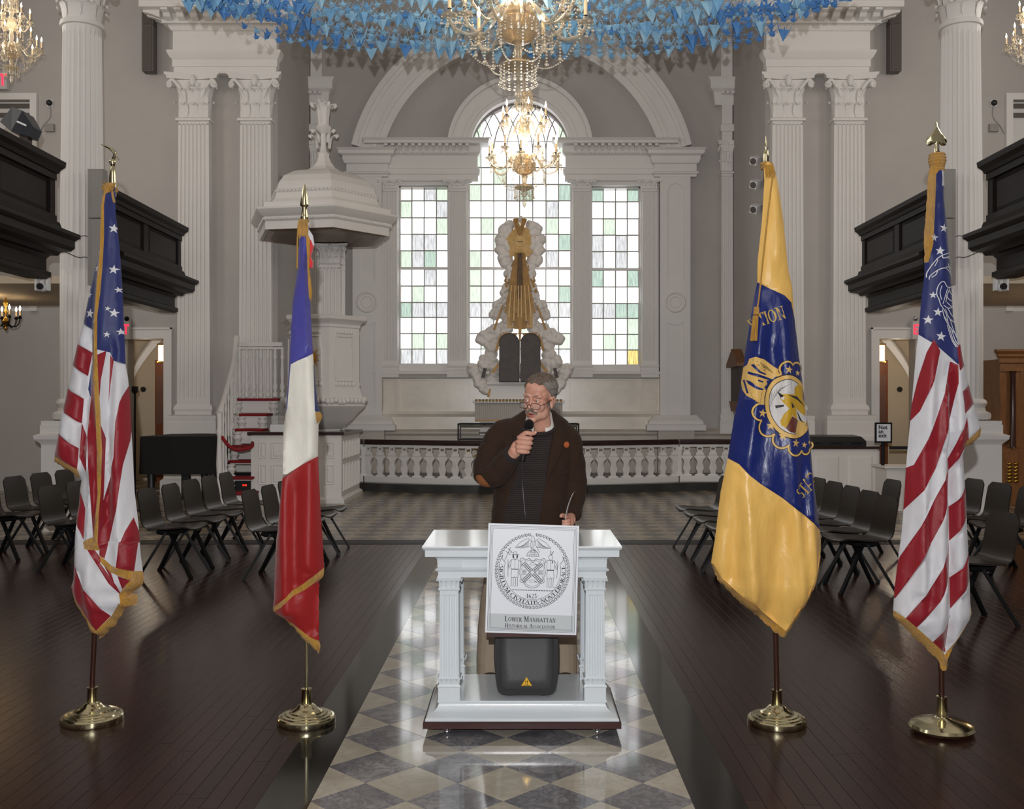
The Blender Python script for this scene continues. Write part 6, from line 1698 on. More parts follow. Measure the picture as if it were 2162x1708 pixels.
# ================================================================== communion rail
def rail_y(x): return 18.1 + .8 * (min(abs(x), 2.92) / 2.92) ** 2 if abs(x) <= 2.95 else 18.93
cr = thing('communion_rail', 'low white carved balustrade with a dark wooden handrail, bowed across the chancel', 'railing', (0, 18.1, .15))
def rail_bar(mb, x0, x1, hw, z0, z1, n):
    rings = []
    for i in range(n + 1):
        x = lerp(x0, x1, i / n); y = rail_y(x)
        rings.append([(x, y - hw, z0), (x, y - hw * 1.05, (z0 + z1) / 2), (x, y - hw, z1), (x, y + hw, z1), (x, y + hw, z0)])
    return mb.loft(rings)
for nm, hw, z0, z1, m in (('handrail', .085, .845, .94, 'rail_wood'), ('top_moulding', .055, .8, .845, 'white_paint'), ('base_rail', .08, .15, .255, 'white_paint')):
    mb = MB(); rail_bar(mb, -2.93, 2.93, hw, z0, z1, 40); rail_bar(mb, -XC + .01, -2.96, hw, z0, z1, 1); rail_bar(mb, 2.96, XC - .01, hw, z0, z1, 1)
    q = mb.build(nm, m, cr, smooth=25)
    if nm != 'handrail': q['kind'] = 'stuff'
def baluster_mesh():
    half = [(.09, 0), (.09, .03), (.05, .04), (.045, .07), (.068, .13), (.07, .17), (.05, .22), (.045, .25), (.06, .3), (.1, .345), (.105, .36), (.1, .37), (.075, .39), (.072, .43), (.045, .46), (.05, .475), (.056, .5), (.056, .535), (.045, .55)]
    out = half + [(-x, z) for x, z in half[::-1]]
    mb = MB(); holed(mb, out, [[(-.034, .485), (.034, .485), (.034, .53), (-.034, .53)]], 'y', -.025, .025)
    for s in (-1, 0, 1):
        mb.tube(catmull([(s * .03, -.026, .05), (s * .038, -.03, .16), (s * .018, -.03, .25), (s * .045, -.03, .35)], 4), .007, 6)
    mb.tube([(-.07, -.028, .4), (.07, -.028, .4)], .012, 6)
    return mb
first = None
xs_b = [(-2.86 + 5.72 * i / 24) for i in range(25)] + [s * (3.1 + .245 * i) for s in (-1, 1) for i in range(6)]
for x in xs_b:
    if first is None:
        first = baluster_mesh().build('baluster', 'white_paint', cr, smooth=35, local=True); b = first
    else:
        b = first.copy(); COL.objects.link(b)
    b.location = (x, rail_y(x) - 18.1, .1)
    dy = (rail_y(x + .01) - rail_y(x - .01)) / .02 if abs(x) < 2.9 else 0
    b.rotation_euler = (0, 0, math.atan(dy))
for s in (-1, 1):
    MB().stack([(.06, .06, .255), (.06, .06, .3), (.045, .045, .32), (.045, .045, .72), (.06, .06, .76), (.06, .06, .8)], s * 2.95, 18.92).build('post', 'white_paint', cr, smooth=25)

# ================================================================== altar, glass case and retable
at_ = thing('altar', 'white altar with a gilded frieze behind the communion rail', 'altar', (0, 20.3, .15))
MB().stack([(1.16, .38, .15), (1.16, .38, .3), (1.1, .33, .33), (1.1, .33, .8), (1.14, .37, .84), (1.16, .38, .88)], -.02, 20.3).build('altar_body', 'shaded_marble', at_, smooth=25)
mb = MB(); r = random.Random(8)
for s in (-1, 1):
    for i in range(14):
        mb.ball((-.02 + s * (.35 + i * .052), 19.94, .7 + .05 * math.sin(i * 1.3)), (.05, .03, .04), 8, 6)
mb.build('gilded_frieze', 'gold_leaf', at_)
for i in range(5): MB().torus((-.82 + i * .4, 19.955, .45), .16, .014, 20, 6, 'y', 0, PI).build('gilded_arch', 'gold_leaf', at_)
gc = thing('glass_case', 'flat black framed glass case with gold rods on the altar', 'display case', (-.02, 20.2, .88))
x0, x1 = X(968, 20), X(1221, 20)
mb = MB()
for a, b in (((x0, 19.9, 1.2), (x1, 19.9, 1.2)), ((x0, 20.6, 1.2), (x1, 20.6, 1.2)), ((x0, 19.9, 1.2), (x0, 20.6, 1.2)), ((x1, 19.9, 1.2), (x1, 20.6, 1.2)), ((x0, 19.9, .9), (x0, 19.9, 1.2)), ((x1, 19.9, .9), (x1, 19.9, 1.2)), ((x0, 20.6, .9), (x0, 20.6, 1.2)), ((x1, 20.6, .9), (x1, 20.6, 1.2))): mb.bar(a, b, .028, .028)
mb.box(x0, x1, 19.88, 20.62, .88, .905)
mb.build('case_frame', 'black_metal', gc, smooth=0)
MB().tube([(x0 + .04, 19.95, 1.165), (x1 - .04, 19.95, 1.165)], .022, 8).build('gold_rod', 'brass', gc); MB().tube([(x0 + .4, 20.1, 1.03), (x1 - .4, 20.1, 1.03)], .016, 8).build('gold_rod', 'brass', gc)
crystal('case_glass', (250, 250, 250), .86)
MB().box(x0 + .03, x1 - .03, 19.9, 19.905, .91, 1.18).build('glass_front', 'case_glass', gc, smooth=0)
rt = thing('retable', 'fluted grey shelf edged with gold scallops under the gilded glory', 'shelf', (X(1095, 20.9), 20.9, 1.2))
xa, xb = X(1003, 20.9), X(1187, 20.9)
mb = MB()
n = 46
pl = [(xa, 21.2), (xa, 20.8)]
for i in range(n):
    a, b = lerp(xa, xb, i / n), lerp(xa, xb, (i + 1) / n); pl += [(a + .004, 20.8), ((a + b) / 2, 20.82), (b - .004, 20.8)]
pl += [(xb, 20.8), (xb, 21.2)]
mb.prism(pl, 'z', Z(886, 20.8), Z(850, 20.8)); mb.build('fluted_front', mat('fluted_stone', (196, 190, 184), .6), rt, smooth=0)
MB().box(xa - .04, xb + .04, 20.74, 21.3, Z(850, 20.8), Z(845, 20.8)).build('shelf_top', 'white_paint', rt, smooth=0)
mb = MB()
for i in range(26): mb.ball((lerp(xa, xb, (i + .5) / 26), 20.76, Z(846, 20.8)), (.038, .03, .034), 8, 6)
mb.build('gold_scallops', 'gold_leaf', rt); MB().box(xa, xb, 20.77, 20.8, Z(889, 20.8), Z(886, 20.8)).build('gold_strip', 'gold_leaf', rt, smooth=0)
MB().box(xa + .1, xb - .1, 20.95, 21.34, .95, Z(886, 20.9)).build('shelf_support', 'white_paint', rt, smooth=0)
MB().stack([(.52, .12, Z(845, 21)), (.52, .12, Z(815, 21)), (.56, .15, Z(811, 21)), (.56, .15, Z(806, 21))], X(1085, 21), 21.05).build('plinth_block', 'white_paint', rt, smooth=0)

# ================================================================== the gilded glory in front of the window
DG = 21.02
def g(x, y, d=0.0): p = P(980 + x / 3.883, 440 + y / 3.883, DG); return Vector((p.x, DG - d, p.z))
KG = DG / F / 3.883
gl_ = thing('glory_sculpture', 'gilded sunburst with white clouds above two dark tablets, before the centre window', 'sculpture', tuple(g(457, 1430)))
def cloudlet(lst, name='cloud'):
    mb = MB(); rr = random.Random(int(lst[0][0] * 7 + lst[0][1]))
    for x, y, rad in lst:
        rad *= 1.2
        mb.ball(g(x, y, -.06), (rad * KG, .12, rad * KG), 14, 10)
        for k in range(5):
            a = rr.uniform(0, 2 * PI); q = rad * .62
            mb.ball(g(x + q * math.cos(a), y + q * math.sin(a), -.02), (rad * KG * .55, .12, rad * KG * .5), 10, 8)
    me = remesh(mb, .02, 3); o = put(me, name, ['cloud_plaster'], gl_)
    return o
mir = lambda L: [(914 - x, y, r_) for x, y, r_ in L]
for L in ([(336, 180, 52), (372, 140, 36)], [(312, 258, 54), (320, 335, 54)], [(340, 420, 54), (384, 470, 42)], [(356, 535, 32), (372, 590, 26)], [(352, 640, 34), (345, 700, 42)], [(325, 755, 30)], [(285, 795, 42), (255, 870, 40)], [(335, 870, 42), (360, 930, 36)],
          [(345, 965, 52), (280, 1005, 58), (215, 1040, 52), (150, 1065, 48)], [(225, 1110, 52), (220, 1190, 48)], [(185, 1260, 58), (245, 1270, 40)], [(70, 1320, 46), (110, 1370, 42), (140, 1430, 48), (175, 1480, 42)], [(235, 1400, 46), (250, 1330, 40)]):
    cloudlet(L); cloudlet(mir(L))
cloudlet([(465, 95, 26)])
ds = []
for i in range(40):
    a = 2 * PI * i / 40; rr_ = (134 if i % 2 == 0 else 116) * (1 + .08 * math.sin(i * 2.7)); ds.append((457 + rr_ * .98 * math.cos(a), 285 + rr_ * 1.08 * math.sin(a)))
mb = MB(); mb.loft([[g(x, y, -.02) for x, y in ds], [g(x, y, .06) for x, y in ds], [g(457 + (x - 457) * .4, 285 + (y - 285) * .4, .1) for x, y in ds]]); mb.build('sunburst', 'pale_gold', gl_, smooth=0)
dc = MB(); dc.loft([[g(457 + 42 * math.cos(a), 283 + 38 * math.sin(a), d) for a in [k * PI / 12 for k in range(24)]] for d in (.06, .12)]); so_ = dc.build('name_disc', 'pale_gold', gl_, smooth=40)
mb = MB(); gq = lambda x, y: g(x, y, .123)
for k in range(4): ribbon(mb, [(434 + 12 * k, 277), (444 + 12 * k, 277), (444 + 12 * k, 288)], 4, gq)
mb.build('letters', 'tablet_stone', so_, smooth=0)
mat('tablet_gilt', (92, 68, 42), .5, .3, var=.4, vscale=9)
MB().loft([[g(x, y, d_) for x, y in ((425, 390), (490, 390), (530, 500), (560, 560), (575, 640), (548, 720), (560, 950), (500, 990), (414, 990), (354, 950), (366, 720), (339, 640), (354, 560), (384, 500))] for d_ in (-.02, .03)]).build('gilded_panel', 'gold_leaf', gl_, smooth=0)
def ray(x0, y0, x1, y1, w0, w1, m='gold_leaf', d=.07, th=.05):
    u = Vector((y1 - y0, -(x1 - x0))).normalized()
    q = [(x0 - u.x * w0 / 2, y0 - u.y * w0 / 2), (x0 + u.x * w0 / 2, y0 + u.y * w0 / 2), (x1 + u.x * w1 / 2, y1 + u.y * w1 / 2), (x1 - u.x * w1 / 2, y1 - u.y * w1 / 2)]
    MB().loft([[g(x, y, d - th) for x, y in q], [g(x, y, d) for x, y in q]]).build('ray', m, gl_, smooth=0)
for s in (-1, 1):
    M_ = lambda x: 457 + s * (x - 457)
    ray(M_(450), 225, M_(420), 95, 6, 44, 'gold_leaf', .14); ray(M_(457), 160, M_(500), 90, 4, 30, 'pale_gold', .13)
    ray(M_(470), 370, M_(520), 690, 50, 70, 'gold_leaf', .09); ray(M_(478), 400, M_(560), 600, 30, 56, 'gold_leaf', .06); ray(M_(500), 520, M_(575), 610, 20, 40, 'gold_leaf', .04)
    ray(M_(540), 560, M_(590), 690, 12, 26, 'gold_leaf', .08)
    for k, (a, b, ln) in enumerate(((468, 470, 920), (482, 488, 870), (496, 508, 930), (512, 530, 955), (525, 548, 900))): ray(M_(a), 640, M_(b), ln, 9, 14, 'gold_leaf' if k % 2 else 'pale_gold', .16 + .012 * k)
    ray(M_(545), 705, M_(578), 860, 18, 14, 'gold_leaf', .18); ray(M_(596), 800, M_(668), 1000, 12, 18, 'gold_leaf', .19); ray(M_(560), 760, M_(535), 980, 20, 50, 'pale_gold', .1)
    ray(M_(610), 1035, M_(648), 1170, 14, 26, 'gold_leaf', .2); ray(M_(620), 1270, M_(680), 1345, 16, 26, 'gold_leaf', .2); ray(M_(740), 1310, M_(760), 1390, 26, 30, 'tablet_stone', .12); ray(M_(700), 1480, M_(716), 1545, 14, 22, 'gold_leaf', .1)
    # tablets of the law
    x0, x1 = (457 + s * 4, 457 + s * 168)
    top = [(lerp(x0, x1, .5) + (x1 - x0) / 2 * math.cos(a), 1105 - 75 * math.sin(a)) for a in [PI * i / 14 for i in range(15)]]
    pl = [(x0, 1425), (x1, 1425)] + top
    MB().loft([[g(x, y, .12) for x, y in pl], [g(x, y, .26) for x, y in pl], [g(lerp(x, (x0 + x1) / 2, .05), lerp(y, 1260, .03), .275) for x, y in pl]]).build('tablet', 'tablet_stone', gl_, smooth=30)
    ray(M_(480), 1040, M_(600), 1030, 16, 14, 'gold_leaf', .24)
ray(457, 370, 457, 740, 34, 60, 'tablet_gilt', .13); ray(457, 900, 457, 1095, 40, 14, 'gold_leaf', .3)

# ================================================================== pulpit, sounding board, clerk's desk and stair
AX, AY = X(683, 17.2), 17.2
def hexa(R, z, dx=0, dy=0): return [(AX + dx + R * math.cos(math.radians(a)), AY + dy - R * math.sin(math.radians(a)), z) for a in (11, 71, 131, 191, 251, 311)]
pu = thing('pulpit', 'white hexagonal pulpit under a bell-roofed sounding board with feather finial', 'pulpit', (AX, AY, 0))
R = .66
MB().loft([hexa(r_, z) for r_, z in ((.3, 1.146), (.3, 1.17), (.34, 1.19), (.5, 1.32), (.64, 1.47), (.7, 1.52), (.74, 1.56), (.74, 1.6), (.7, 1.62))]).build('goblet_base', 'white_paint', pu, smooth=25)
mb = MB(); rr = random.Random(3)
for k in range(6):
    a, b = hexa(.74, 1.65)[k], hexa(.74, 1.65)[(k + 1) % 6]
    for i in range(9):
        p = Vector(a).lerp(Vector(b), (i + .5) / 9); mb.ball(p + Vector((0, 0, rr.uniform(-.015, .015))), (.05, .05, .055), 8, 6)
mb.build('carved_band', 'white_paint', pu)
MB().loft([hexa(r_, z) for r_, z in ((.7, 1.62), (.7, 1.7), (.69, 1.72), (.66, 1.82), (.64, 1.9), (.64, 2.86), (.66, 2.88), (.66, 2.92), (.7, 2.96), (.76, 3.0), (.77, 3.05), (.74, 3.07), (.6, 3.07), (.6, 2.2))], cap=True).build('pulpit_body', 'white_paint', pu, smooth=20)
for k in range(6):
    a, b = Vector(hexa(.645, 0)[k]), Vector(hexa(.645, 0)[(k + 1) % 6]); t = (b - a).normalized(); n_ = Vector((t.y, -t.x, 0)); mid = (a + b) / 2
    if n_.dot(mid - Vector((AX, AY, 0))) < 0: n_ = -n_
    L = (b - a).length; mb = MB()
    fr = [(-.34, 1.98), (.34, 1.98), (.34, 2.5), (.3, 2.55), (.3, 2.72), (-.3, 2.72), (-.3, 2.55), (-.34, 2.5)]
    pts = [mid + t * (u * L * .86) + Vector((0, 0, v)) + n_ * .006 for u, v in fr]
    mb.tube(pts + pts[:1], .016, 6, cap=False)
    for i in range(6):
        mb.ball(mid + t * ((-.28 + .112 * i) * L) + Vector((0, 0, 1.93)) + n_ * .0, (.04, .03, .05), 8, 6); mb.ball(mid + t * ((-.22 + .088 * i) * L) + Vector((0, 0, 2.79)) + n_ * .0, (.035, .03, .035), 8, 6)
    fp = mb.build('carved_panel', 'white_paint', pu)
    if k == 1:
        mb = MB(); c = mid + Vector((0, 0, 2.36)) + n_ * .02
        for i in range(24):
            a_ = 2 * PI * i / 24; q = .2 if i % 2 else .14
            d_ = t * math.cos(a_) + Vector((0, 0, math.sin(a_))); w_ = t * -math.sin(a_) + Vector((0, 0, math.cos(a_)))
            mb.loft([[c + d_ * .05 + w_ * .014 - n_ * .012, c + d_ * .05 - w_ * .014 - n_ * .012, c + d_ * q - n_ * .012], [c + d_ * .05 + w_ * .014 + n_ * .012, c + d_ * .05 - w_ * .014 + n_ * .012, c + d_ * q]])
        mb.ball(c, .07, 12, 8); mb.build('gilded_sun', mat('gilt_sun', (214, 150, 48), .4, .3), fp)
# back pillar carrying the board
pil = pilaster(pu, AX + .03, 17.62, .185, .14, 1.9, 2.05, Z(560, 17.7), Z(516, 17.7), 5, taper=.97)
MB().box(AX - .2, AX + .26, 17.75, 17.85, 1.146, 4.45).build('back_board', 'white_paint', pu, smooth=0)
# sounding board
mb = MB().loft([hexa(r_, z) for r_, z in ((1.12, 4.42), (1.17, 4.42), (1.17, 4.55), (1.2, 4.57), (1.2, 4.62), (1.27, 4.66), (1.33, 4.73), (1.33, 4.76), (1.2, 4.78), (1.2, 4.86), (1.05, 4.88), (.98, 4.95), (.95, 5.06), (.95, 5.1), (.93, 5.12), (.9, 5.24), (.8, 5.36), (.62, 5.46), (.5, 5.5), (.32, 5.54), (.2, 5.62), (.13, 5.72), (.1, 5.8), (.1, 5.84))])
sb = mb.build('sounding_board', 'white_paint', pu, smooth=20)
MB().loft([hexa(1.1, 4.425), hexa(1.1, 4.41), hexa(1.0, 4.4), hexa(.6, 4.413), hexa(.2, 4.405)]).build('gilded_soffit', mat('soffit_gilt', (120, 84, 44), .35, .4, var=.6, vscale=5), sb, smooth=0)
mb = MB()
for k in range(6):
    a, b = Vector(hexa(.955, 5.08)[k]), Vector(hexa(.955, 5.08)[(k + 1) % 6])
    for i in range(14): mb.ball(a.lerp(b, (i + .5) / 14), (.032, .032, .028), 6, 5)
mb.build('board_beading', 'white_paint', sb, smooth=50)['kind'] = 'stuff'
mb = MB()
for k in range(6):
    a, b = Vector(hexa(1.21, 4.59)[k]), Vector(hexa(1.21, 4.59)[(k + 1) % 6])
    for i in range(40): p = a.lerp(b, (i + .5) / 40); mb.box(p.x - .009, p.x + .009, p.y - .009, p.y + .009, 4.575, 4.605)
mb.build('board_dentils', 'white_paint', sb, smooth=0)['kind'] = 'stuff'
mb = MB().lathe([(.085, 5.82), (.1, 5.86), (.06, 5.9), (.045, 6.0), (.05, 6.1), (.045, 6.2), (.1, 6.25), (.13, 6.3), (.11, 6.34)], (AX, AY, 0), 16)
for i in range(7):
    a = 2 * PI * i / 7; o_ = Vector((math.cos(a), math.sin(a), 0)); b = Vector((AX, AY, 6.32))
    leaf(mb, b + o_ * .06, o_, (0, 0, 1), .13, .42 if i % 2 else .38, .13, .03)
leaf(mb, (AX, AY, 6.32), (0, -1, 0), (0, 0, 1), .14, .46, .04, .04)
for s in (-1, 1):
    leaf(mb, (AX + s * .1, AY, 5.95), (s, 0, 0), (0, 0, 1), .12, .22, .12, .03); leaf(mb, (AX + s * .08, AY, 6.05), (s, -.3, 0), (0, 0, 1), .1, .2, .1, .03)
mb.build('feather_finial', 'white_paint', pu)
# clerk's desk
dk = thing('reading_desk', 'white panelled box desk with a dark top below the pulpit', 'desk', (-3.6, 17.1, 0))
x0, x1, y0, y1 = X(530, 16.2), X(721, 16.2), 16.2, 18.0
MB().box(x0, x1, y0, y1, .07, 1.1).build('desk_body', 'white_paint', dk, smooth=0)
MB().stack([((x1 - x0) / 2 + .05, .95, .0), ((x1 - x0) / 2 + .05, .95, .06), ((x1 - x0) / 2, .9, .1)], (x0 + x1) / 2, 17.1).build('desk_plinth', 'white_paint', dk, smooth=0)
MB().stack([((x1 - x0) / 2 + .02, .92, 1.09), ((x1 - x0) / 2 + .05, .95, 1.1), ((x1 - x0) / 2 + .05, .95, 1.145)], (x0 + x1) / 2, 17.1).build('desk_top', 'rail_wood', dk, smooth=0)
for a, b in ((546, 563), (572, 602), (655, 676), (686, 706)):
    for c, d in ((.3, .62), (.72, .98)):
        xa, xb = X(a, 16.2), X(b, 16.2)
        MB().loft([[(xa, y0, c), (xb, y0, c), (xb, y0, d), (xa, y0, d)], [(xa + .01, y0 - .016, c + .01), (xb - .01, y0 - .016, c + .01), (xb - .01, y0 - .016, d - .01), (xa + .01, y0 - .016, d - .01)], [(xa + .03, y0 - .006, c + .03), (xb - .03, y0 - .006, c + .03), (xb - .03, y0 - .006, d - .03), (xa + .03, y0 - .006, d - .03)], [(xa + .05, y0 - .018, c + .05), (xb - .05, y0 - .018, c + .05), (xb - .05, y0 - .018, d - .05), (xa + .05, y0 - .018, d - .05)]]).build('panel', 'white_paint', dk, smooth=0)
for i in range(6):
    ya = y0 + .12 + i * .29
    for c, d in ((.18, .62), (.7, 1.0)):
        MB().loft([[(x1, ya, c), (x1, ya + .17, c), (x1, ya + .17, d), (x1, ya, d)], [(x1 + .022, ya + .015, c + .015), (x1 + .022, ya + .155, c + .015), (x1 + .022, ya + .155, d - .015), (x1 + .022, ya + .015, d - .015)], [(x1 + .004, ya + .03, c + .04), (x1 + .004, ya + .14, c + .04), (x1 + .004, ya + .14, d - .04), (x1 + .004, ya + .03, d - .04)]]).build('panel', 'white_paint', dk, smooth=0)
tag(MB().box(X(572, 16.5), X(602, 16.5), 16.45, 16.7, 1.145, 1.26).build('box', 'white_plastic', smooth=0), 'plain white box on the dark top of the reading desk', 'box')
# stair
sr = thing('stair', 'curving white pulpit stair with red carpeted treads and turned balusters', 'stairs', (-4.75, 16.8, 0))
steps = [(464, 534, 1040, 15.75), (480, 532, 1007, 16.05), (482, 534, 972, 16.3), (489, 540, 940, 16.55), (496, 556, 905, 16.85), (505, 565, 873, 17.15), (497, 588, 841, 17.5)]
pz = 0.0
for i, (a, b, y, D) in enumerate(steps):
    xa, xb, z = X(a, D), X(b, D), Z(y, D)
    MB().box(xa + .02, xb - .02, D + .03, D + .34, max(0, z - .25) if i in (0, 4, 5, 6) else z - .06, z - .03).build('riser', 'white_paint', sr, smooth=0)
    MB().tube([(xa, D + .0, z - .022), (xb, D, z - .022)], .022, 8).box(xa, xb, D, D + .36, z - .04, z).build('tread', 'red_carpet', sr, smooth=0)
    for xx in ([xa + .05] if i < 4 else [xa + .05, xb - .08]):
        z0 = max(0, pz if i else 0); h = z - .06 - z0
        if h > .05: MB().lathe([(.075, 0), (.075, h * .08), (.05, h * .14), (.055, h * .25), (.085, h * .5), (.05, h * .8), (.075, h * .88), (.075, h)], (xx, D - .03, z0), 12).build('turned_bracket', 'white_paint', sr)
    pz = z
hr = catmull([P(463, 872, 15.6), P(470, 848, 15.8), P(481, 808, 16.3), (P(491, 766, 16.85)), P(497, 733, 17.3), P(500, 712, 17.55)], 4)
MB().tube(hr, [.05] * 3 + [.042] * (len(hr) - 6) + [.05] * 3, 10, flat=.8).build('handrail', 'white_paint', sr)
def turned(p0, p1, r_):
    p0, p1 = Vector(p0), Vector(p1); h = p1.z - p0.z
    return MB().lathe([(r_ * 1.5, 0), (r_ * 1.5, h * .08), (r_ * .8, h * .1), (r_ * 1.5, h * .2), (r_ * .8, h * .3), (r_ * 1.1, h * .45), (r_ * .7, h * .75), (r_ * 1.2, h * .8), (r_ * .8, h * .85), (r_, h)], tuple(p0), 10)
for i in range(11):
    q = hr[int(1 + i * (len(hr) - 3) / 10)]; D = q.y
    zb = max(0.0, [Z(s_[2], s_[3]) for s_ in steps if s_[3] <= D + .2][-1] if D > 15.6 else 0)
    turned((q.x + .01, q.y, zb), q, .02).build('baluster', 'white_paint', sr)
turned((hr[0].x, hr[0].y, 0), hr[0], .045).build('newel_post', 'white_paint', sr)
la, lb = P(506, 727, 17.6), P(596, 727, 17.6)
MB().bar(la, lb, .06, .07).box(la.x, lb.x, 17.56, 17.64, la.z - .09, la.z - .05).build('landing_rail', 'white_paint', sr, smooth=0)
for i in range(7):
    p = la.lerp(lb, i / 6); turned((p.x, 17.6, Z(838, 17.6)), (p.x, 17.6, p.z - .05), .03).build('baluster', 'white_paint', sr)
tag(MB().tube(catmull([P(468, 922, 15.62), P(485, 943, 15.6), P(505, 950, 15.6), P(530, 944, 15.7), P(533, 935, 16.1)], 5), .028, 8).build('barrier_rope', 'red_carpet'), 'red rope slung across the foot of the pulpit stair', 'rope')
dv = thing('audio_unit', 'black electronic unit with a red light under the pulpit stair', 'electronics', (X(505, 16.5), 16.5, 0))
MB().stack([(.22, .16, 0), (.24, .18, .03), (.24, .18, .42), (.22, .16, .45)], X(505, 16.6), 16.9).build('case', 'black_plastic', dv, smooth=0)
for k in range(2): MB().box(X(512 + 5 * k, 16.7), X(515 + 5 * k, 16.7), 16.705, 16.72, Z(1026, 16.7), Z(1023, 16.7)).build('indicator', 'led_red', dv, smooth=0)
# covered piano
pn = thing('piano', 'grand piano under a black cloth cover in front of the left pilasters', 'piano', (-5.35, 16.3, 0))
xa, xb = X(293, 15.7), X(460, 15.7)
mb = MB(); rings = []
for z, k in ((.5, 1.0), (.7, .995), (.95, .99), (1.06, .985), (1.09, .96)):
    rings.append([((xa + xb) / 2 + (x - (xa + xb) / 2) * k + .012 * math.sin(9 * x + 5 * z) * (1.1 - z), y, z) for x, y in ((xa, 15.72), (xa + .3, 15.7), (xb - .3, 15.7), (xb, 15.72), (xb, 16.4), (xb - .25, 17.1), (xa + .45, 17.4), (xa, 17.1))])
mb.loft(rings); mb.build('cover', 'black_cloth', pn, smooth=45)
for x, y in ((xa + .12, 15.9), (xb - .14, 15.9), ((xa + xb) / 2, 17.0)): MB().lathe([(.05, 0), (.055, .1), (.05, .12), (.065, .5)], (x, y, 0), 12).build('leg', 'black_plastic', pn)
MB().box((xa + xb) / 2 - .09, (xa + xb) / 2 + .03, 16.1, 16.2, .06, .5).build('pedal_lyre', 'black_plastic', pn, smooth=0)
tag(MB().stack([(.01, .012, 0), (.012, .012, 1.75), (.04, .03, 1.78), (.04, .03, 1.86)], X(285, 15.2), 15.2).stack([(.16, .16, 0), (.16, .16, .015)], X(285, 15.2), 15.2).build('microphone_stand', 'black_metal', smooth=0), 'thin black stand beside the covered piano, left of the doorway', 'stand')

# ================================================================== right hand side: desk, keyboard, notice, cabinet
rd = thing('desk', 'white panelled desk with a thin dark top by the right pilasters', 'desk', (5.0, 16.3, 0))
xa, xb = X(1640, 16.0), X(1852, 16.0)
MB().box(xa, xb, 16.0, 17.2, 0, .88).build('desk_body', 'white_paint', rd, smooth=0)
MB().box(xa - .03, xb + .03, 15.96, 17.24, .88, .925).build('desk_top', 'rail_wood', rd, smooth=0)
for k in range(3):
    a = lerp(xa, xb, k / 3) + .07; b = lerp(xa, xb, (k + 1) / 3) - .07
    MB().loft([[(a, 16.0, .2), (b, 16.0, .2), (b, 16.0, .78), (a, 16.0, .78)], [(a + .03, 15.985, .23), (b - .03, 15.985, .23), (b - .03, 15.985, .75), (a + .03, 15.985, .75)]]).build('panel', 'white_paint', rd, smooth=0)
kb = thing('keyboard', 'low black keyboard case lying on the white desk at the right', 'keyboard', (X(1770, 16.2), 16.4, .925))
xa, xb = X(1690, 16.2), X(1829, 16.2)
MB().loft([[(xa, 16.2, .925), (xb, 16.2, .925), (xb, 16.7, .925), (xa, 16.7, .925)], [(xa, 16.2, 1.0), (xb, 16.2, 1.0), (xb, 16.7, 1.07), (xa, 16.7, 1.07)], [(xa + .03, 16.3, 1.07), (xb - .05, 16.3, 1.07), (xb - .05, 16.7, 1.09), (xa + .03, 16.7, 1.09)]]).build('case', 'black_plastic', kb, smooth=0)
for k in range(3): MB().box(xa + .15 + k * .33, xa + .33 + k * .33, 16.192, 16.2, .955, .975).build('slot', 'black_metal', kb, smooth=0)
def text_mesh(body, size, extr=.002, align='CENTER'):
    cu = bpy.data.curves.new('t', 'FONT'); cu.body = body; cu.size = size; cu.extrude = extr; cu.align_x = align; cu.align_y = 'CENTER'; cu.offset = size * .02
    o = bpy.data.objects.new('t', cu); COL.objects.link(o); bpy.context.view_layer.update()
    me = bpy.data.meshes.new_from_object(o.evaluated_get(bpy.context.evaluated_depsgraph_get())); bpy.data.objects.remove(o)
    me.transform(Matrix.Rotation(PI / 2, 4, 'X')); return me
def put_text(body, size, loc, m, parent, name='lettering', sx=1.0, extr=.002, align='CENTER'):
    me = text_mesh(body, size, extr, align); me.transform(Matrix.Diagonal((sx, 1, 1, 1))); me.materials.append(MATS[m])
    o = bpy.data.objects.new(name, me); o.parent = parent; off = Vector((0, 0, 0)); q = parent
    while q is not None: off += q.location; q = q.parent
    o.location = Vector(loc) - off; COL.objects.link(o); return o
DS = 15.3
sn = thing('notice_stand', 'black framed notice on a black post before the right doorway', 'sign', (X(1865, DS), DS, 0))
xa, xb, za, zb = X(1847, DS), X(1883, DS), Z(935, DS), Z(892, DS)
MB().box(xa, xb, DS - .012, DS + .012, za, zb).build('frame', 'black_metal', sn, smooth=0)
MB().box(xa + .025, xb - .025, DS - .014, DS - .012, za + .025, zb - .025).build('notice', 'board_white', sn, smooth=0)
for k, w in enumerate(('Not', 'an', 'exit')): put_text(w, .085, (xa + .05, DS - .017, zb - .075 - .062 * k), 'ink', sn, sx=.95, align='LEFT')
MB().lathe([(.15, 0), (.15, .02), (.03, .04), (.026, .06), (.026, za)], (X(1865, DS), DS + .02, 0), 18).build('post', 'black_metal', sn)
tag(MB().box(X(1878, DS), X(1960, DS), DS + .0, DS + .012, Z(949, DS), Z(942, DS)).build('barrier_belt', 'black_cloth', smooth=0), 'black barrier belt running right from the notice stand', 'barrier')
wt = thing('side_table', 'small white side table behind the rightmost flag', 'table', (X(1910, 15.0), 15.2, 0))
xa, xb = X(1868, 15.0), X(1962, 15.0)
MB().stack([((xb - xa) / 2 - .03, .27, .62), ((xb - xa) / 2, .3, .64), ((xb - xa) / 2, .3, .665)], (xa + xb) / 2, 15.3).build('top', 'white_paint', wt, smooth=0)
MB().box(xa + .05, xb - .05, 15.06, 15.54, .0, .62).build('body', 'white_paint', wt, smooth=0)
cb = thing('cabinet', 'carved brown oak organ cabinet at the right edge', 'cabinet', (X(2160, 16), 16.3, 0))
xa = X(2112, 16.0); xb = xa + 1.5
MB().box(xa, xb, 16.0, 16.9, 0, Z(758, 16)).build('cabinet_body', 'oak', cb, smooth=0)
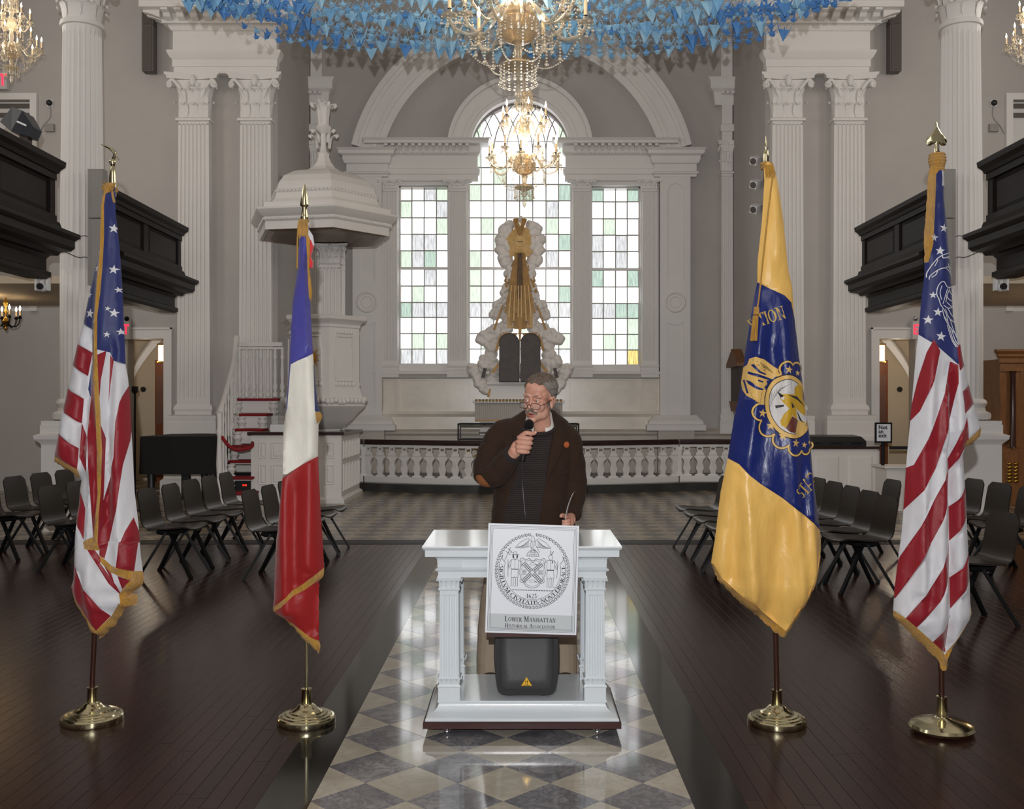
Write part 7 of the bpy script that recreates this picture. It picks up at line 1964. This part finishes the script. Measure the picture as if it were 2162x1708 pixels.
mb = MB(); run(mb, xa, xb, 16.0, [(0, Z(768, 16)), (.03, Z(766, 16)), (.03, Z(757, 16)), (.06, Z(752, 16)), (.06, Z(748, 16)), (.1, Z(742, 16)), (.1, Z(738, 16)), (0, Z(737, 16))]); mb.build('cornice', 'oak', cb, smooth=25)
MB().box(xa - .03, xa + .34, 15.95, 16.02, Z(784, 16), Z(776, 16)).build('capital_block', 'oak', cb, smooth=0)
MB().lathe([(.06, 0), (.045, .03), (.042, 1.18), (.06, 1.22)], (xa + .17, 15.94, Z(946, 16)), 16).build('colonnette', 'pole_wood', cb)
MB().box(xa - .02, xa + .5, 15.92, 16.0, 0, Z(946, 16)).build('lower_panel', 'oak', cb, smooth=0)
mb = MB()
for k in range(6):
    for s in (-1, 1): mb.ball((xa + .16 + s * .05, 15.91, Z(1015, 16) + k * .055), (.045, .025, .03), 8, 6)
mb.build('carving', 'old_brass', cb)
ef = thing('picture_frame', 'thin black frame standing on the right column pedestal', 'frame', (X(2092, 13.3), 13.3, 1.33))
a, b, c, d = X(2078, 13.3), X(2105, 13.3), 1.33, Z(893, 13.3)
MB().box(a, a + .018, 13.29, 13.31, c, d).box(b - .018, b, 13.29, 13.31, c, d).box(a, b, 13.29, 13.31, d - .018, d).box(a, b, 13.29, 13.31, c, c + .018).build('frame', 'black_metal', ef, smooth=0)
MB().box(a + .018, b - .018, 13.298, 13.304, c + .018, d - .018).build('sheet', 'gray_metal', ef, smooth=0)
# ---- doorways: lamps, inner doors, drapes, thermostats
for s, nm in ((-1, 'left'), (1, 'right')):
    m_ = lambda px: px if s < 0 else 2202 - px
    lp = thing('wall_lamp', 'glowing square wall lamp inside the %s doorway' % nm, 'lamp', tuple(P(m_(345), 745, 20.0)))
    xa, xb = sorted((X(m_(338), 20), X(m_(349), 20))); 
    MB().box(xa, xb, 19.9, 20.1, Z(763, 20), Z(729, 20)).build('lamp_shade', 'lamp_glow', lp, smooth=0)
    for z_a, z_b in ((729, 726), (766, 763)): MB().box(xa - .02, xb + .02, 19.88, 20.12, Z(z_a, 20), Z(z_b, 20)).build('lamp_cap', 'old_brass', lp, smooth=0)
    MB().box(xa + (.12 if s < 0 else -.2), xb + (.2 if s < 0 else -.12), 19.95, 20.05, Z(750, 20), Z(742, 20)).build('lamp_bracket', 'old_brass', lp, smooth=0)
    wd = thing('inner_door', 'brown wooden glazed door ajar inside the %s doorway' % nm, 'door', tuple(P(m_(337), 920, 20.6)), kind='thing')
    xa, xb = sorted((X(m_(331), 20.7), X(m_(352), 20.7)))
    MB().box(xa, xb, 20.6, 20.66, 0, Z(760, 20.6)).build('leaf', 'door_wood', wd, smooth=0)
    MB().box(xa + .04, xb - .05, 20.59, 20.6, 1.2, 2.2).build('pane', 'case_glass', wd, smooth=0)
    tag(MB().lathe([(.0, 0), (.055, 0), (.055, .03), (0, .03)], (0, 0, 0), 20).build('thermostat', 'black_plastic', local=True, loc=tuple(P(m_(303), 822, 21.19))), 'round black thermostat on the passage wall, %s doorway' % nm, 'thermostat').rotation_euler = (PI / 2, 0, 0)
    pts = [P(m_(345), 700, 20.9), P(m_(318), 730, 20.85), P(m_(290), 770, 20.8), P(m_(278), 800, 20.8)]
    rings = [[p + Vector((0, 0, .12)), p + Vector((0, -.05, .03)), p + Vector((0, 0, -.14)), p + Vector((0, .03, -.02))] for p in catmull(pts, 4)]
    tag(MB().loft(rings).build('drape', 'paper', smooth=60), 'pale cloth swag hung slantwise inside the %s doorway' % nm, 'drape')
    # exit sign over the doorway
    es = thing('exit_sign', 'red lit exit sign over the %s ground floor doorway' % nm, 'exit sign', tuple(P(m_(250 if s < 0 else 264), 700, DF - .2)))
    ex = X(1942, DF) if s > 0 else X(258, DF)
    MB().box(ex - .19, ex + .19, DF - .16, DF - .06, Z(717, DF), Z(680, DF)).build('sign_case', 'exit_case', es, smooth=0)
    put_text('EXIT', .25, (ex, DF - .163, Z(698, DF)), 'exit_red', es, sx=.72)
    for q in (-1, 1): MB().ball((ex + q * .13, DF - .12, Z(674, DF)), .045, 10, 8).build('emergency_lamp', 'black_metal' if s < 0 else 'chrome', es)
es = thing('exit_sign', 'red lit exit sign high on the upper left wall', 'exit sign', tuple(P(-2, 190, DF - .2)))
ex = X(-6, DF)
MB().box(ex - .24, ex + .24, DF - .12, DF - .02, Z(192, DF), Z(155, DF)).build('sign_case', 'exit_case', es, smooth=0)
put_text('EXIT', .3, (ex, DF - .123, Z(174, DF)), 'exit_red', es, sx=.74)
# wall monument in the chancel and spotlights on its jambs
mn = thing('wall_monument', 'brown stone memorial tablet on the right chancel wall', 'monument', (XC - .08, 20.5, 1.5))
MB().box(XC - .12, XC - .005, 20.1, 20.95, 1.66, 2.35).build('tablet', 'tablet_stone', mn, smooth=0)
MB().prism([(20.0, 2.35), (21.05, 2.35), (21.05, 2.42), (20.52, 2.72), (20.0, 2.42)], 'x', XC - .2, XC - .005).build('pediment', 'oak', mn, smooth=0)
MB().prism([(20.1, 1.66), (20.95, 1.66), (20.75, 1.45), (20.3, 1.45)], 'x', XC - .16, XC - .005).build('corbel', 'oak', mn, smooth=0)
for k, (px, py, s) in enumerate(((1602, 338, 1), (1601, 388, 1), (1603, 440, 1), (599, 378, -1))):
    c = P(px, py, 18.75); c.x = s * 4.36
    sp_ = thing('spotlight', ['white spotlight on the right chancel jamb, topmost of three', 'white spotlight on the right chancel jamb, middle of three', 'white spotlight on the right chancel jamb, lowest of three', 'white spotlight on the left chancel jamb above the pulpit roof'][k], 'spotlight', tuple(c))
    d_ = Vector((-s * .6, -.7, -.35)).normalized()
    MB().tube([c - d_ * .1, c + d_ * .12], [.09, .1], 4).build('lamp_housing', 'white_plastic', sp_, smooth=0)
    MB().tube([c + d_ * .122, c + d_ * .128], .06, 14).build('lens', 'dark_gray', sp_); MB().bar(c, (s * 4.47, c.y + .03, c.z + .05), .03, .03).build('bracket', 'black_metal', sp_, smooth=0)
# ================================================================== slim loudspeakers, cameras, stage light
mat('grille_brown', (84, 76, 72), .7, bump=.3, bscale=300)
for s, nm in ((-1, 'left'), (1, 'right')):
    m_ = lambda px: px if s < 0 else 2203 - px
    xa, xb = sorted((X(m_(304), DF - .15), X(m_(328), DF - .15)))
    t = thing('column_speaker', 'tall dark grey column loudspeaker high on the %s front wall' % nm, 'loudspeaker', ((xa + xb) / 2, DF - .15, Z(160, DF)))
    zs = [Z(160, DF), Z(62, DF), Z(-40, DF)]
    for a, b in zip(zs[:-1], zs[1:]):
        MB().box(xa, xb, DF - .26, DF - .06, a + .006, b - .006).build('cabinet', 'dark_gray', t, smooth=0)
        MB().box(xa + .025, xb - .025, DF - .27, DF - .26, a + .03, b - .03).build('grille', 'grille_brown', t, smooth=0)
    MB().box((xa + xb) / 2 - .04, (xa + xb) / 2 + .04, DF - .06, DF, Z(100, DF), Z(70, DF)).build('bracket', 'black_metal', t, smooth=0)
    D = 12.62
    xa, xb = sorted((X(m_(185), D), X(m_(219), D)))
    t = thing('column_speaker', 'tall pale grey column loudspeaker on the %s fluted column' % nm, 'loudspeaker', ((xa + xb) / 2, D, Z(602, D)))
    zs = [Z(602, D), Z(461, D), Z(356, D)]
    for a, b in zip(zs[:-1], zs[1:]):
        MB().box(xa, xb, D, D + .12, a + .004, b - .004).build('cabinet', 'gray_metal', t, smooth=0)
        gx0, gx1 = (xa + .05, xb - .012) if s < 0 else (xa + .012, xb - .05)
        MB().box(gx0, gx1, D - .008, D, a + .012, b - .012).build('grille', mat('speaker_cloth', (150, 146, 142), .8, bump=.4, bscale=400) if 'speaker_cloth' not in MATS else 'speaker_cloth', t, smooth=0)
    xm = (xa + xb) / 2
    MB().box(xm - .03, xm + .03, D + .12, 12.8, zs[1] - .1, zs[1] + .1).build('bracket', 'gray_metal', t, smooth=0)
    cc = [Vector((xa + .01 if s < 0 else xb - .01, D + .04, z_)) for z_ in (Z(500, D), Z(545, D))]
    for c in cc:
        MB().tube(catmull([c, c + Vector((s * .06, .0, .02)), c + Vector((s * .13, -.05, .01)), c + Vector((s * .2, -.25, .05))], 4), .006, 6).build('cable', 'dark_gray', t)
    # pan-tilt camera under the near gallery
    D = 12.5; c = P(m_(90), 600, D)
    t = thing('pan_tilt_camera', 'white pan-tilt camera hung under the %s gallery' % nm, 'camera', tuple(c))
    MB().lathe([(.07, .06), (.075, .09), (.07, .12), (.03, .12)], tuple(c), 18).build('ceiling_mount', 'white_plastic', t)
    MB().box(c.x - .02, c.x + .02, c.y - .02, c.y + .02, c.z + .11, 3.08).build('hanger', 'white_plastic', t, smooth=0)
    for q in (-1, 1): MB().box(c.x + q * .07 - .012, c.x + q * .07 + .012, c.y - .04, c.y + .04, c.z - .08, c.z + .07).build('yoke', 'white_plastic', t, smooth=0)
    hd = MB().ball(c - Vector((0, 0, .035)), (.055, .07, .058), 16, 12).build('camera_head', 'white_plastic', t)
    MB().tube([c + Vector((0, -.055, -.035)), c + Vector((0, -.085, -.035))], .04, 18).build('lens', 'black_plastic', hd)
    # round sensor and its wall box
    c = P(m_(104), 217, DF - .05)
    t = thing('wall_sensor', 'small round black camera high on the %s front wall' % nm, 'camera', tuple(c))
    MB().ball(c, .055, 16, 12).build('dome', 'black_plastic', t); MB().box(c.x - .05, c.x + .05, DF - .03, DF, c.z - .06, c.z + .06).build('mount', 'white_plastic', t, smooth=0)
    MB().tube(catmull([c + Vector((0, .04, -.05)), c + Vector((.0, .04, -.25)), c + Vector((s * .12, .04, -.4)), c + Vector((s * .2, .04, -.55))], 4), .008, 6).build('cable', 'gray_metal', t)
    c = P(m_(105), 270, DF - .03)
    tag(MB().box(c.x - .08, c.x + .08, DF - .06, DF, c.z - .07, c.z + .07).build('wall_box', 'gray_metal', smooth=0), 'small grey box on the %s front wall below the round camera' % nm, 'box')
ms = thing('stage_light', 'black tilted stage light on the near left gallery rail', 'stage light', (-5.75, 11.5, 4.42))
c = P(45, 262, 11.6)
R_ = Matrix.Rotation(math.radians(24), 3, 'Y')
def lp_(pts): return [c + R_ @ Vector(p) for p in pts]
MB().loft([lp_([(-.18, -.1, -.08), (-.18, .12, -.08), (-.12, .12, .13), (-.12, -.1, .13)]), lp_([(.0, -.13, -.13), (.0, .14, -.13), (.02, .14, .14), (.02, -.13, .14)]), lp_([(.2, -.1, -.1), (.2, .1, -.1), (.2, .1, .02), (.2, -.1, .02)])]).build('lamp_body', mat('blue_black', (30, 34, 44), .4), ms, smooth=0)
MB().bar(c + R_ @ Vector((.02, -.135, .0)), c + R_ @ Vector((.13, -.125, .0)), .02, .02).build('handle', 'white_plastic', ms, smooth=0)
MB().stack([(.1, .09, 4.42), (.1, .09, 4.5), (.05, .05, 4.52), (.05, .05, c.z - .1)], c.x + .05, c.y).build('base', 'tablet_stone', ms, smooth=0)

# ================================================================== chandeliers
def make_chandelier(label):
    t = thing('chandelier', label, 'chandelier', (0, 0, 0), 'cut glass chandeliers')
    G_, A_ = 'crystal', 'crystal_amber'
    MB().lathe([(.004, -.02), (.02, .02), (.028, .05), (.016, .09), (.01, .12), (.03, .14), (.05, .17), (.04, .2), (.02, .23)], (0, 0, 0), 14).build('pendant', G_, t, local=True)
    MB().lathe([(.02, .2), (.11, .235), (.135, .25), (.12, .27), (.05, .29), (.025, .31), (.035, .36), (.025, .41), (.05, .43)], (0, 0, 0), 20).build('lower_dish', A_, t, local=True)
    MB().lathe([(.04, .42), (.1, .44), (.13, .48), (.15, .54), (.155, .58), (.12, .6), (.13, .62), (.1, .68), (.05, .7)], (0, 0, 0), 24).build('bowl', A_, t, local=True)
    MB().lathe([(.05, .68), (.03, .74), (.045, .82), (.028, .92), (.06, .98), (.075, 1.04), (.04, 1.1), (.03, 1.2), (.05, 1.28), (.03, 1.36), (.05, 1.44), (.11, 1.5), (.1, 1.53), (.03, 1.56), (.02, 1.7)], (0, 0, 0), 16).build('stem', G_, t, local=True)
    MB().tube([(0, 0, 1.68), (0, 0, 6.9)], .012, 8).build('hanging_rod', 'old_brass', t, local=True)
    def drops(mb, p, n, r=.011):
        for i in range(n): mb.ball(Vector(p) - Vector((0, 0, .024 * i)), r * (.8 if i < n - 1 else 1.5), 6, 4)
    def swag(mb, a, b, sag, n):
        a, b = Vector(a), Vector(b)
        for i in range(n + 1):
            u = i / n; p = a.lerp(b, u) - Vector((0, 0, sag * 4 * u * (1 - u))); mb.ball(p, .0075, 6, 4)
    for tier, (n, r_, z0, zc, off) in enumerate(((12, .5, .56, .6, .13), (6, .3, 1.02, 1.12, .4))):
        cups = []
        for i in range(n):
            a = 2 * PI * i / n + off; d = Vector((math.cos(a), math.sin(a), 0)); rr_ = r_ * (1 if tier or i % 2 == 0 else .86); dz = 0 if tier or i % 2 == 0 else .1
            c = d * rr_ + Vector((0, 0, zc + dz)); cups.append(c)
            mb = MB().tube(catmull([d * .06 + Vector((0, 0, z0 + .04)), d * (.3 * rr_) + Vector((0, 0, z0 + .12)), d * (.62 * rr_) + Vector((0, 0, z0 - .08 + dz * .5)), d * (.9 * rr_) + Vector((0, 0, zc - .1 + dz)), c - Vector((0, 0, .03))], 5), .012, 7)
            ar = mb.build('arm', G_, t, local=True)
            mb = MB().lathe([(.01, -.04), (.018, -.02), (.055, -.005), (.06, .006), (.02, .01), (.018, .04)], tuple(c), 12); mb.build('drip_pan', G_, ar, local=True)
            MB().lathe([(.013, .03), (.013, .16)], tuple(c), 8).build('candle', 'candle_tube', ar, local=True)
            MB().lathe([(.004, .16), (.014, .18), (.015, .195), (.008, .225), (.001, .25)], tuple(c), 8).build('flame_bulb', 'flame', ar, local=True)
            MB().lathe([(.015, .02), (.016, .05)], tuple(c), 8).build('socket', 'black_metal', ar, local=True)
            mb = MB()
            for k in range(5): q = a + k * 2 * PI / 5; drops(mb, c + Vector((.055 * math.cos(q), .055 * math.sin(q), -.012)), 4 if k % 2 else 3, .009)
            drops(mb, d * (.62 * rr_) + Vector((0, 0, z0 - .12)), 6)
            mb.build('drops', G_, ar, local=True)['kind'] = 'stuff'
        mb = MB()
        for i in range(n): swag(mb, cups[i] - Vector((0, 0, .02)), cups[(i + 1) % n] - Vector((0, 0, .02)), .11, 16)
        if tier: 
            for i in range(n): swag(mb, cups[i], (.1 * math.cos(2 * PI * i / n + off), .1 * math.sin(2 * PI * i / n + off), 1.5), .06, 20)
        else:
            for i in range(0, n, 2): swag(mb, cups[i] - Vector((0, 0, .03)), (.12 * math.cos(2 * PI * i / n + off), .12 * math.sin(2 * PI * i / n + off), .26), .12, 24)
        mb.build('bead_swags', G_, t, local=True)['kind'] = 'stuff'
    mb = MB()
    for i in range(18):
        a = 2 * PI * i / 18; drops(mb, (.13 * math.cos(a), .13 * math.sin(a), .24), 6, .011); drops(mb, (.15 * math.cos(a + .2), .15 * math.sin(a + .2), .56), 4, .01); drops(mb, (.11 * math.cos(a), .11 * math.sin(a), 1.49), 9, .011); drops(mb, (.075 * math.cos(a), .075 * math.sin(a), 1.03), 4, .009)
    mb.build('crystal_drops', G_, t, local=True)['kind'] = 'stuff'
    return t
ch = make_chandelier('large cut glass chandelier nearest the camera, cropped by the top edge')
D = 7.8; ch.location = (X(1094, D), D, 3.93); ch.scale = (1.06,) * 3
D = 14.2; c2 = dup(ch, (X(1107, D), D, 4.37), .3, 'cut glass chandelier hanging in front of the arched window head', scale=1.06)
D = 14.5; c3 = dup(ch, (X(24, D), D, 6.22), .1, 'cut glass chandelier in the upper left corner', scale=.8)
c4 = dup(ch, (X(2190, D), D, 6.3), .5, 'cut glass chandelier cut off by the right edge', scale=.8)
for c, e_ in ((ch, 18), (c2, 30), (c3, 9), (c4, 9)):
    add_light('chandelier_glow', 'POINT', tuple(Vector(c.location) + Vector((0, 0, .85))), e_, (1.0, .78, .54), shadow_soft_size=.25)
# brass chandelier under the left gallery
bc = thing('brass_chandelier', 'small dark brass candle chandelier under the left gallery', 'chandelier', (X(12, 15.2), 15.2, 2.7))
b = Vector(bc.location)
MB().lathe([(.004, 0), (.03, .03), (.015, .06), (.04, .1), (.06, .14), (.03, .18), (.012, .22), (.03, .28), (.012, .33), (.04, .42), (.012, .48)], tuple(b), 14).tube([b + Vector((0, 0, .48)), b + Vector((0, 0, .6))], .008, 6).torus(tuple(b + Vector((0, 0, .55))), .03, .008, 14, 6, 'y').build('stem', 'old_brass', bc)
for i in range(6):
    a = i * PI / 3 + .2; d = Vector((math.cos(a), math.sin(a), 0))
    ar = MB().tube(catmull([b + Vector((0, 0, .14)), b + d * .1 + Vector((0, 0, .06)), b + d * .18 + Vector((0, 0, .1)), b + d * .2 + Vector((0, 0, .2))], 4), .009, 6).lathe([(.02, .18), (.03, .2), (.012, .23)], tuple(b + d * .2), 10).build('arm', 'black_metal', bc)
    MB().lathe([(.011, .22), (.011, .3)], tuple(b + d * .2), 8).build('candle', 'candle_tube', ar); MB().lathe([(.004, .3), (.015, .325), (.014, .345), (.002, .38)], tuple(b + d * .2), 8).build('flame_bulb', 'flame', ar)
add_light('chandelier_glow', 'POINT', tuple(b + Vector((0, -.35, .45))), 3, (1.0, .66, .34), shadow_soft_size=.15)
add_light('passage_lamp', 'POINT', (X(320, 20), 19.7, 2.5), 9, (1.0, .86, .68), shadow_soft_size=.1)
add_light('passage_lamp', 'POINT', (-X(320, 20), 19.7, 2.5), 16, (1.0, .84, .64), shadow_soft_size=.1)
add_light('gallery_soffit_lamp', 'POINT', (-8.3, 11.5, 2.85), 10, (1.0, .72, .45), shadow_soft_size=.1)
add_light('gallery_soffit_lamp', 'POINT', (8.6, 14.0, 2.85), 30, (1.0, .72, .45), shadow_soft_size=.1)

# ================================================================== strung paper cranes
def crane_mesh():
    mb = MB()
    def tri(*p): mb.add(p, [tuple(range(len(p)))])
    for s in (-1, 1):
        # half of the folded body, a wing above it
        tri((0, -.028, .002), (s * .016, -.012, -.014), (s * .016, .012, -.014), (0, .028, .002))
        tri((s * .016, -.012, -.014), (0, -.016, -.026), (0, .016, -.026), (s * .016, .012, -.014))
        tri((0, -.016, -.004), (0, .016, -.004), (s * .026, .005, .016), (s * .05, 0, .022), (s * .026, -.005, .016))
    tri((0, -.014, .0), (0, 0, .02), (0, .014, .0))
    tri((0, -.03, .004), (.002, -.058, .048), (0, -.016, -.024)); tri((.002, -.058, .048), (.001, -.068, .034), (0, -.053, .038))
    tri((0, .03, .004), (0, .06, .05), (0, .016, -.024))
    return mb
def paper(name, c): return mat(name, c, .75, var=.15, vscale=30, spec=.2)
paper('paper_pale', (168, 214, 242)); paper('paper_mid', (138, 194, 238)); paper('paper_deep', (102, 158, 222))
lb = {'paper_pale': 'pale blue folded paper crane strung under the ceiling', 'paper_mid': 'mid blue folded paper crane strung under the ceiling', 'paper_deep': 'deep blue folded paper crane strung under the ceiling'}
def big_crane_mesh():
    mb = MB()
    def tri(*p): mb.add(p, [tuple(range(len(p)))])
    for s in (-1, 1):
        tri((0, 0, -.055), (s * .03, -.006, .008), (0, -.02, .0)); tri((0, 0, -.055), (0, .02, .0), (s * .03, .006, .008))
        tri((s * .03, -.006, .008), (s * .046, 0, .05), (s * .03, .006, .008), (s * .012, 0, .0)); tri((0, -.02, .0), (s * .03, -.006, .008), (s * .03, .006, .008), (0, .02, .0))
    tri((0, -.016, .0), (0, 0, .026), (0, .016, .0)); tri((0, -.02, .0), (0, -.06, .03), (0, -.01, -.02)); tri((0, .02, .0), (0, .06, .03), (0, .01, -.02))
    return mb
big_m = {}
proto = {}
for m in lb:
    big_m[m] = big_crane_mesh()
    o = crane_mesh().build('paper_crane', m, smooth=0, local=True, loc=(0, 0, 0)); sm = o.modifiers.new('paper', 'SOLIDIFY'); sm.thickness = .0012
    tag(o, lb[m], 'paper crane', m.replace('paper_', '').replace('pale', 'pale').capitalize() + ' blue paper cranes'); proto[m] = [o, False]
    bo = big_crane_mesh().build('paper_crane', m, smooth=0, local=True, loc=(0, 0, -50)); big_m[m] = bo.data; bpy.data.objects.remove(bo)
rk = random.Random(21)
cr_pos = []
# rows of cranes: (D, lowest image y in the middle, half width px, side rise)
for k, (D, yb, hw, rise) in enumerate(sorted(((9.0, 112, 545, 46), (8.92, 104, 470, 20), (8.66, 72, 640, 66), (8.5, 55, 680, 56), (8.38, 41, 700, 50), (8.85, 96, 570, 40), (8.7, 80, 640, 66), (8.6, 64, 660, 60), (8.45, 48, 690, 52), (8.3, 34, 705, 44), (8.15, 20, 715, 36), (8.0, 6, 720, 30), (7.85, -10, 720, 20)), key=lambda q: -q[1])):
    n = int(2 * hw / 24.0); line = []
    for i in range(n + 1):
        u = -1 + 2 * i / n
        px = 1085 + u * hw; py = yb + 7 * math.sin(u * 5 + k) + 3 * math.sin(u * 17 + 2 * k) - rise * (abs(u) ** 3)
        if u > .55: py += 12 * (u - .55) / .45 * (1 if k < 2 else .3)
        p = P(px, py, D + .1 * math.sin(u * 4 + k)); line.append(p)
        big = rk.random() < .16
        cr_pos.append((p + Vector((0, rk.uniform(-.05, .05), rk.uniform(-.012, .012))), big, abs(u), k, i))
    L = [q + Vector((0, 0, .0)) for q in line]
    tag(MB().tube(L, .0012, 4).build('crane_string', 'paper_mid', smooth=0), '%s thin thread of paper cranes counted up from the lowest' % ['first', 'second', 'third', 'fourth', 'fifth', 'sixth', 'seventh', 'eighth', 'ninth', 'tenth', 'eleventh', 'twelfth', 'thirteenth'][k], 'thread', 'threads of paper cranes')
def nth(n): return '%d%s' % (n, 'th' if 10 < n % 100 < 14 else {1: 'st', 2: 'nd', 3: 'rd'}.get(n % 10, 'th'))
rest = {m: MB() for m in lb}
singles = 0
cr_pos.sort(key=lambda q: (0 if -14 < CY - (q[0].z - H) * F / q[0].y else 1, q[3]))
base_m = crane_mesh(); big_b = big_crane_mesh()
for i, (p, big, u, k, col_) in enumerate(cr_pos):
    m = 'paper_deep' if (u > .62 and rk.random() < .7) or rk.random() < .06 else ('paper_pale' if rk.random() < .62 else 'paper_mid')
    yaw = rk.choice((0, PI)) + rk.uniform(-.5, .5) if big else rk.choice((PI / 2, -PI / 2)) + rk.uniform(-.4, .4)
    sc_ = (1.75 if big else 1.1) * rk.uniform(.85, 1.15)
    rot = Euler((rk.uniform(-.15, .15) + 0, rk.uniform(-.14, .14), yaw))
    if singles < 288 and i % 2 == 0 or (singles < 288 and k > 5):
        pr_ = proto[m]
        if not pr_[1]: o = pr_[0]; pr_[1] = True
        else: o = pr_[0].copy(); COL.objects.link(o)
        o['label'] = '%s%s blue paper crane, %s from the left on the %s thread up' % ('large ' if big else '', m[6:], nth(cr_pos[i][4] + 1), nth(k + 1))
        if big and not (o is pr_[0]): o.data = big_m[m]
        o.location = p; o.rotation_euler = rot; o.scale = (sc_,) * 3; singles += 1
    else:
        M_ = Matrix.Translation(p) @ rot.to_matrix().to_4x4() @ Matrix.Scale(sc_, 4)
        bb = big_b if big else base_m; rest[m].add([M_ @ v for v in bb.v], bb.f)
for m in rest:
    o = rest[m].build('paper_cranes', m, smooth=0); sm = o.modifiers.new('paper', 'SOLIDIFY'); sm.thickness = .0012
    tag(o, 'further ' + m.replace('paper_', '') + ' blue paper cranes filling the strings under the ceiling', 'paper cranes', None, 'stuff')
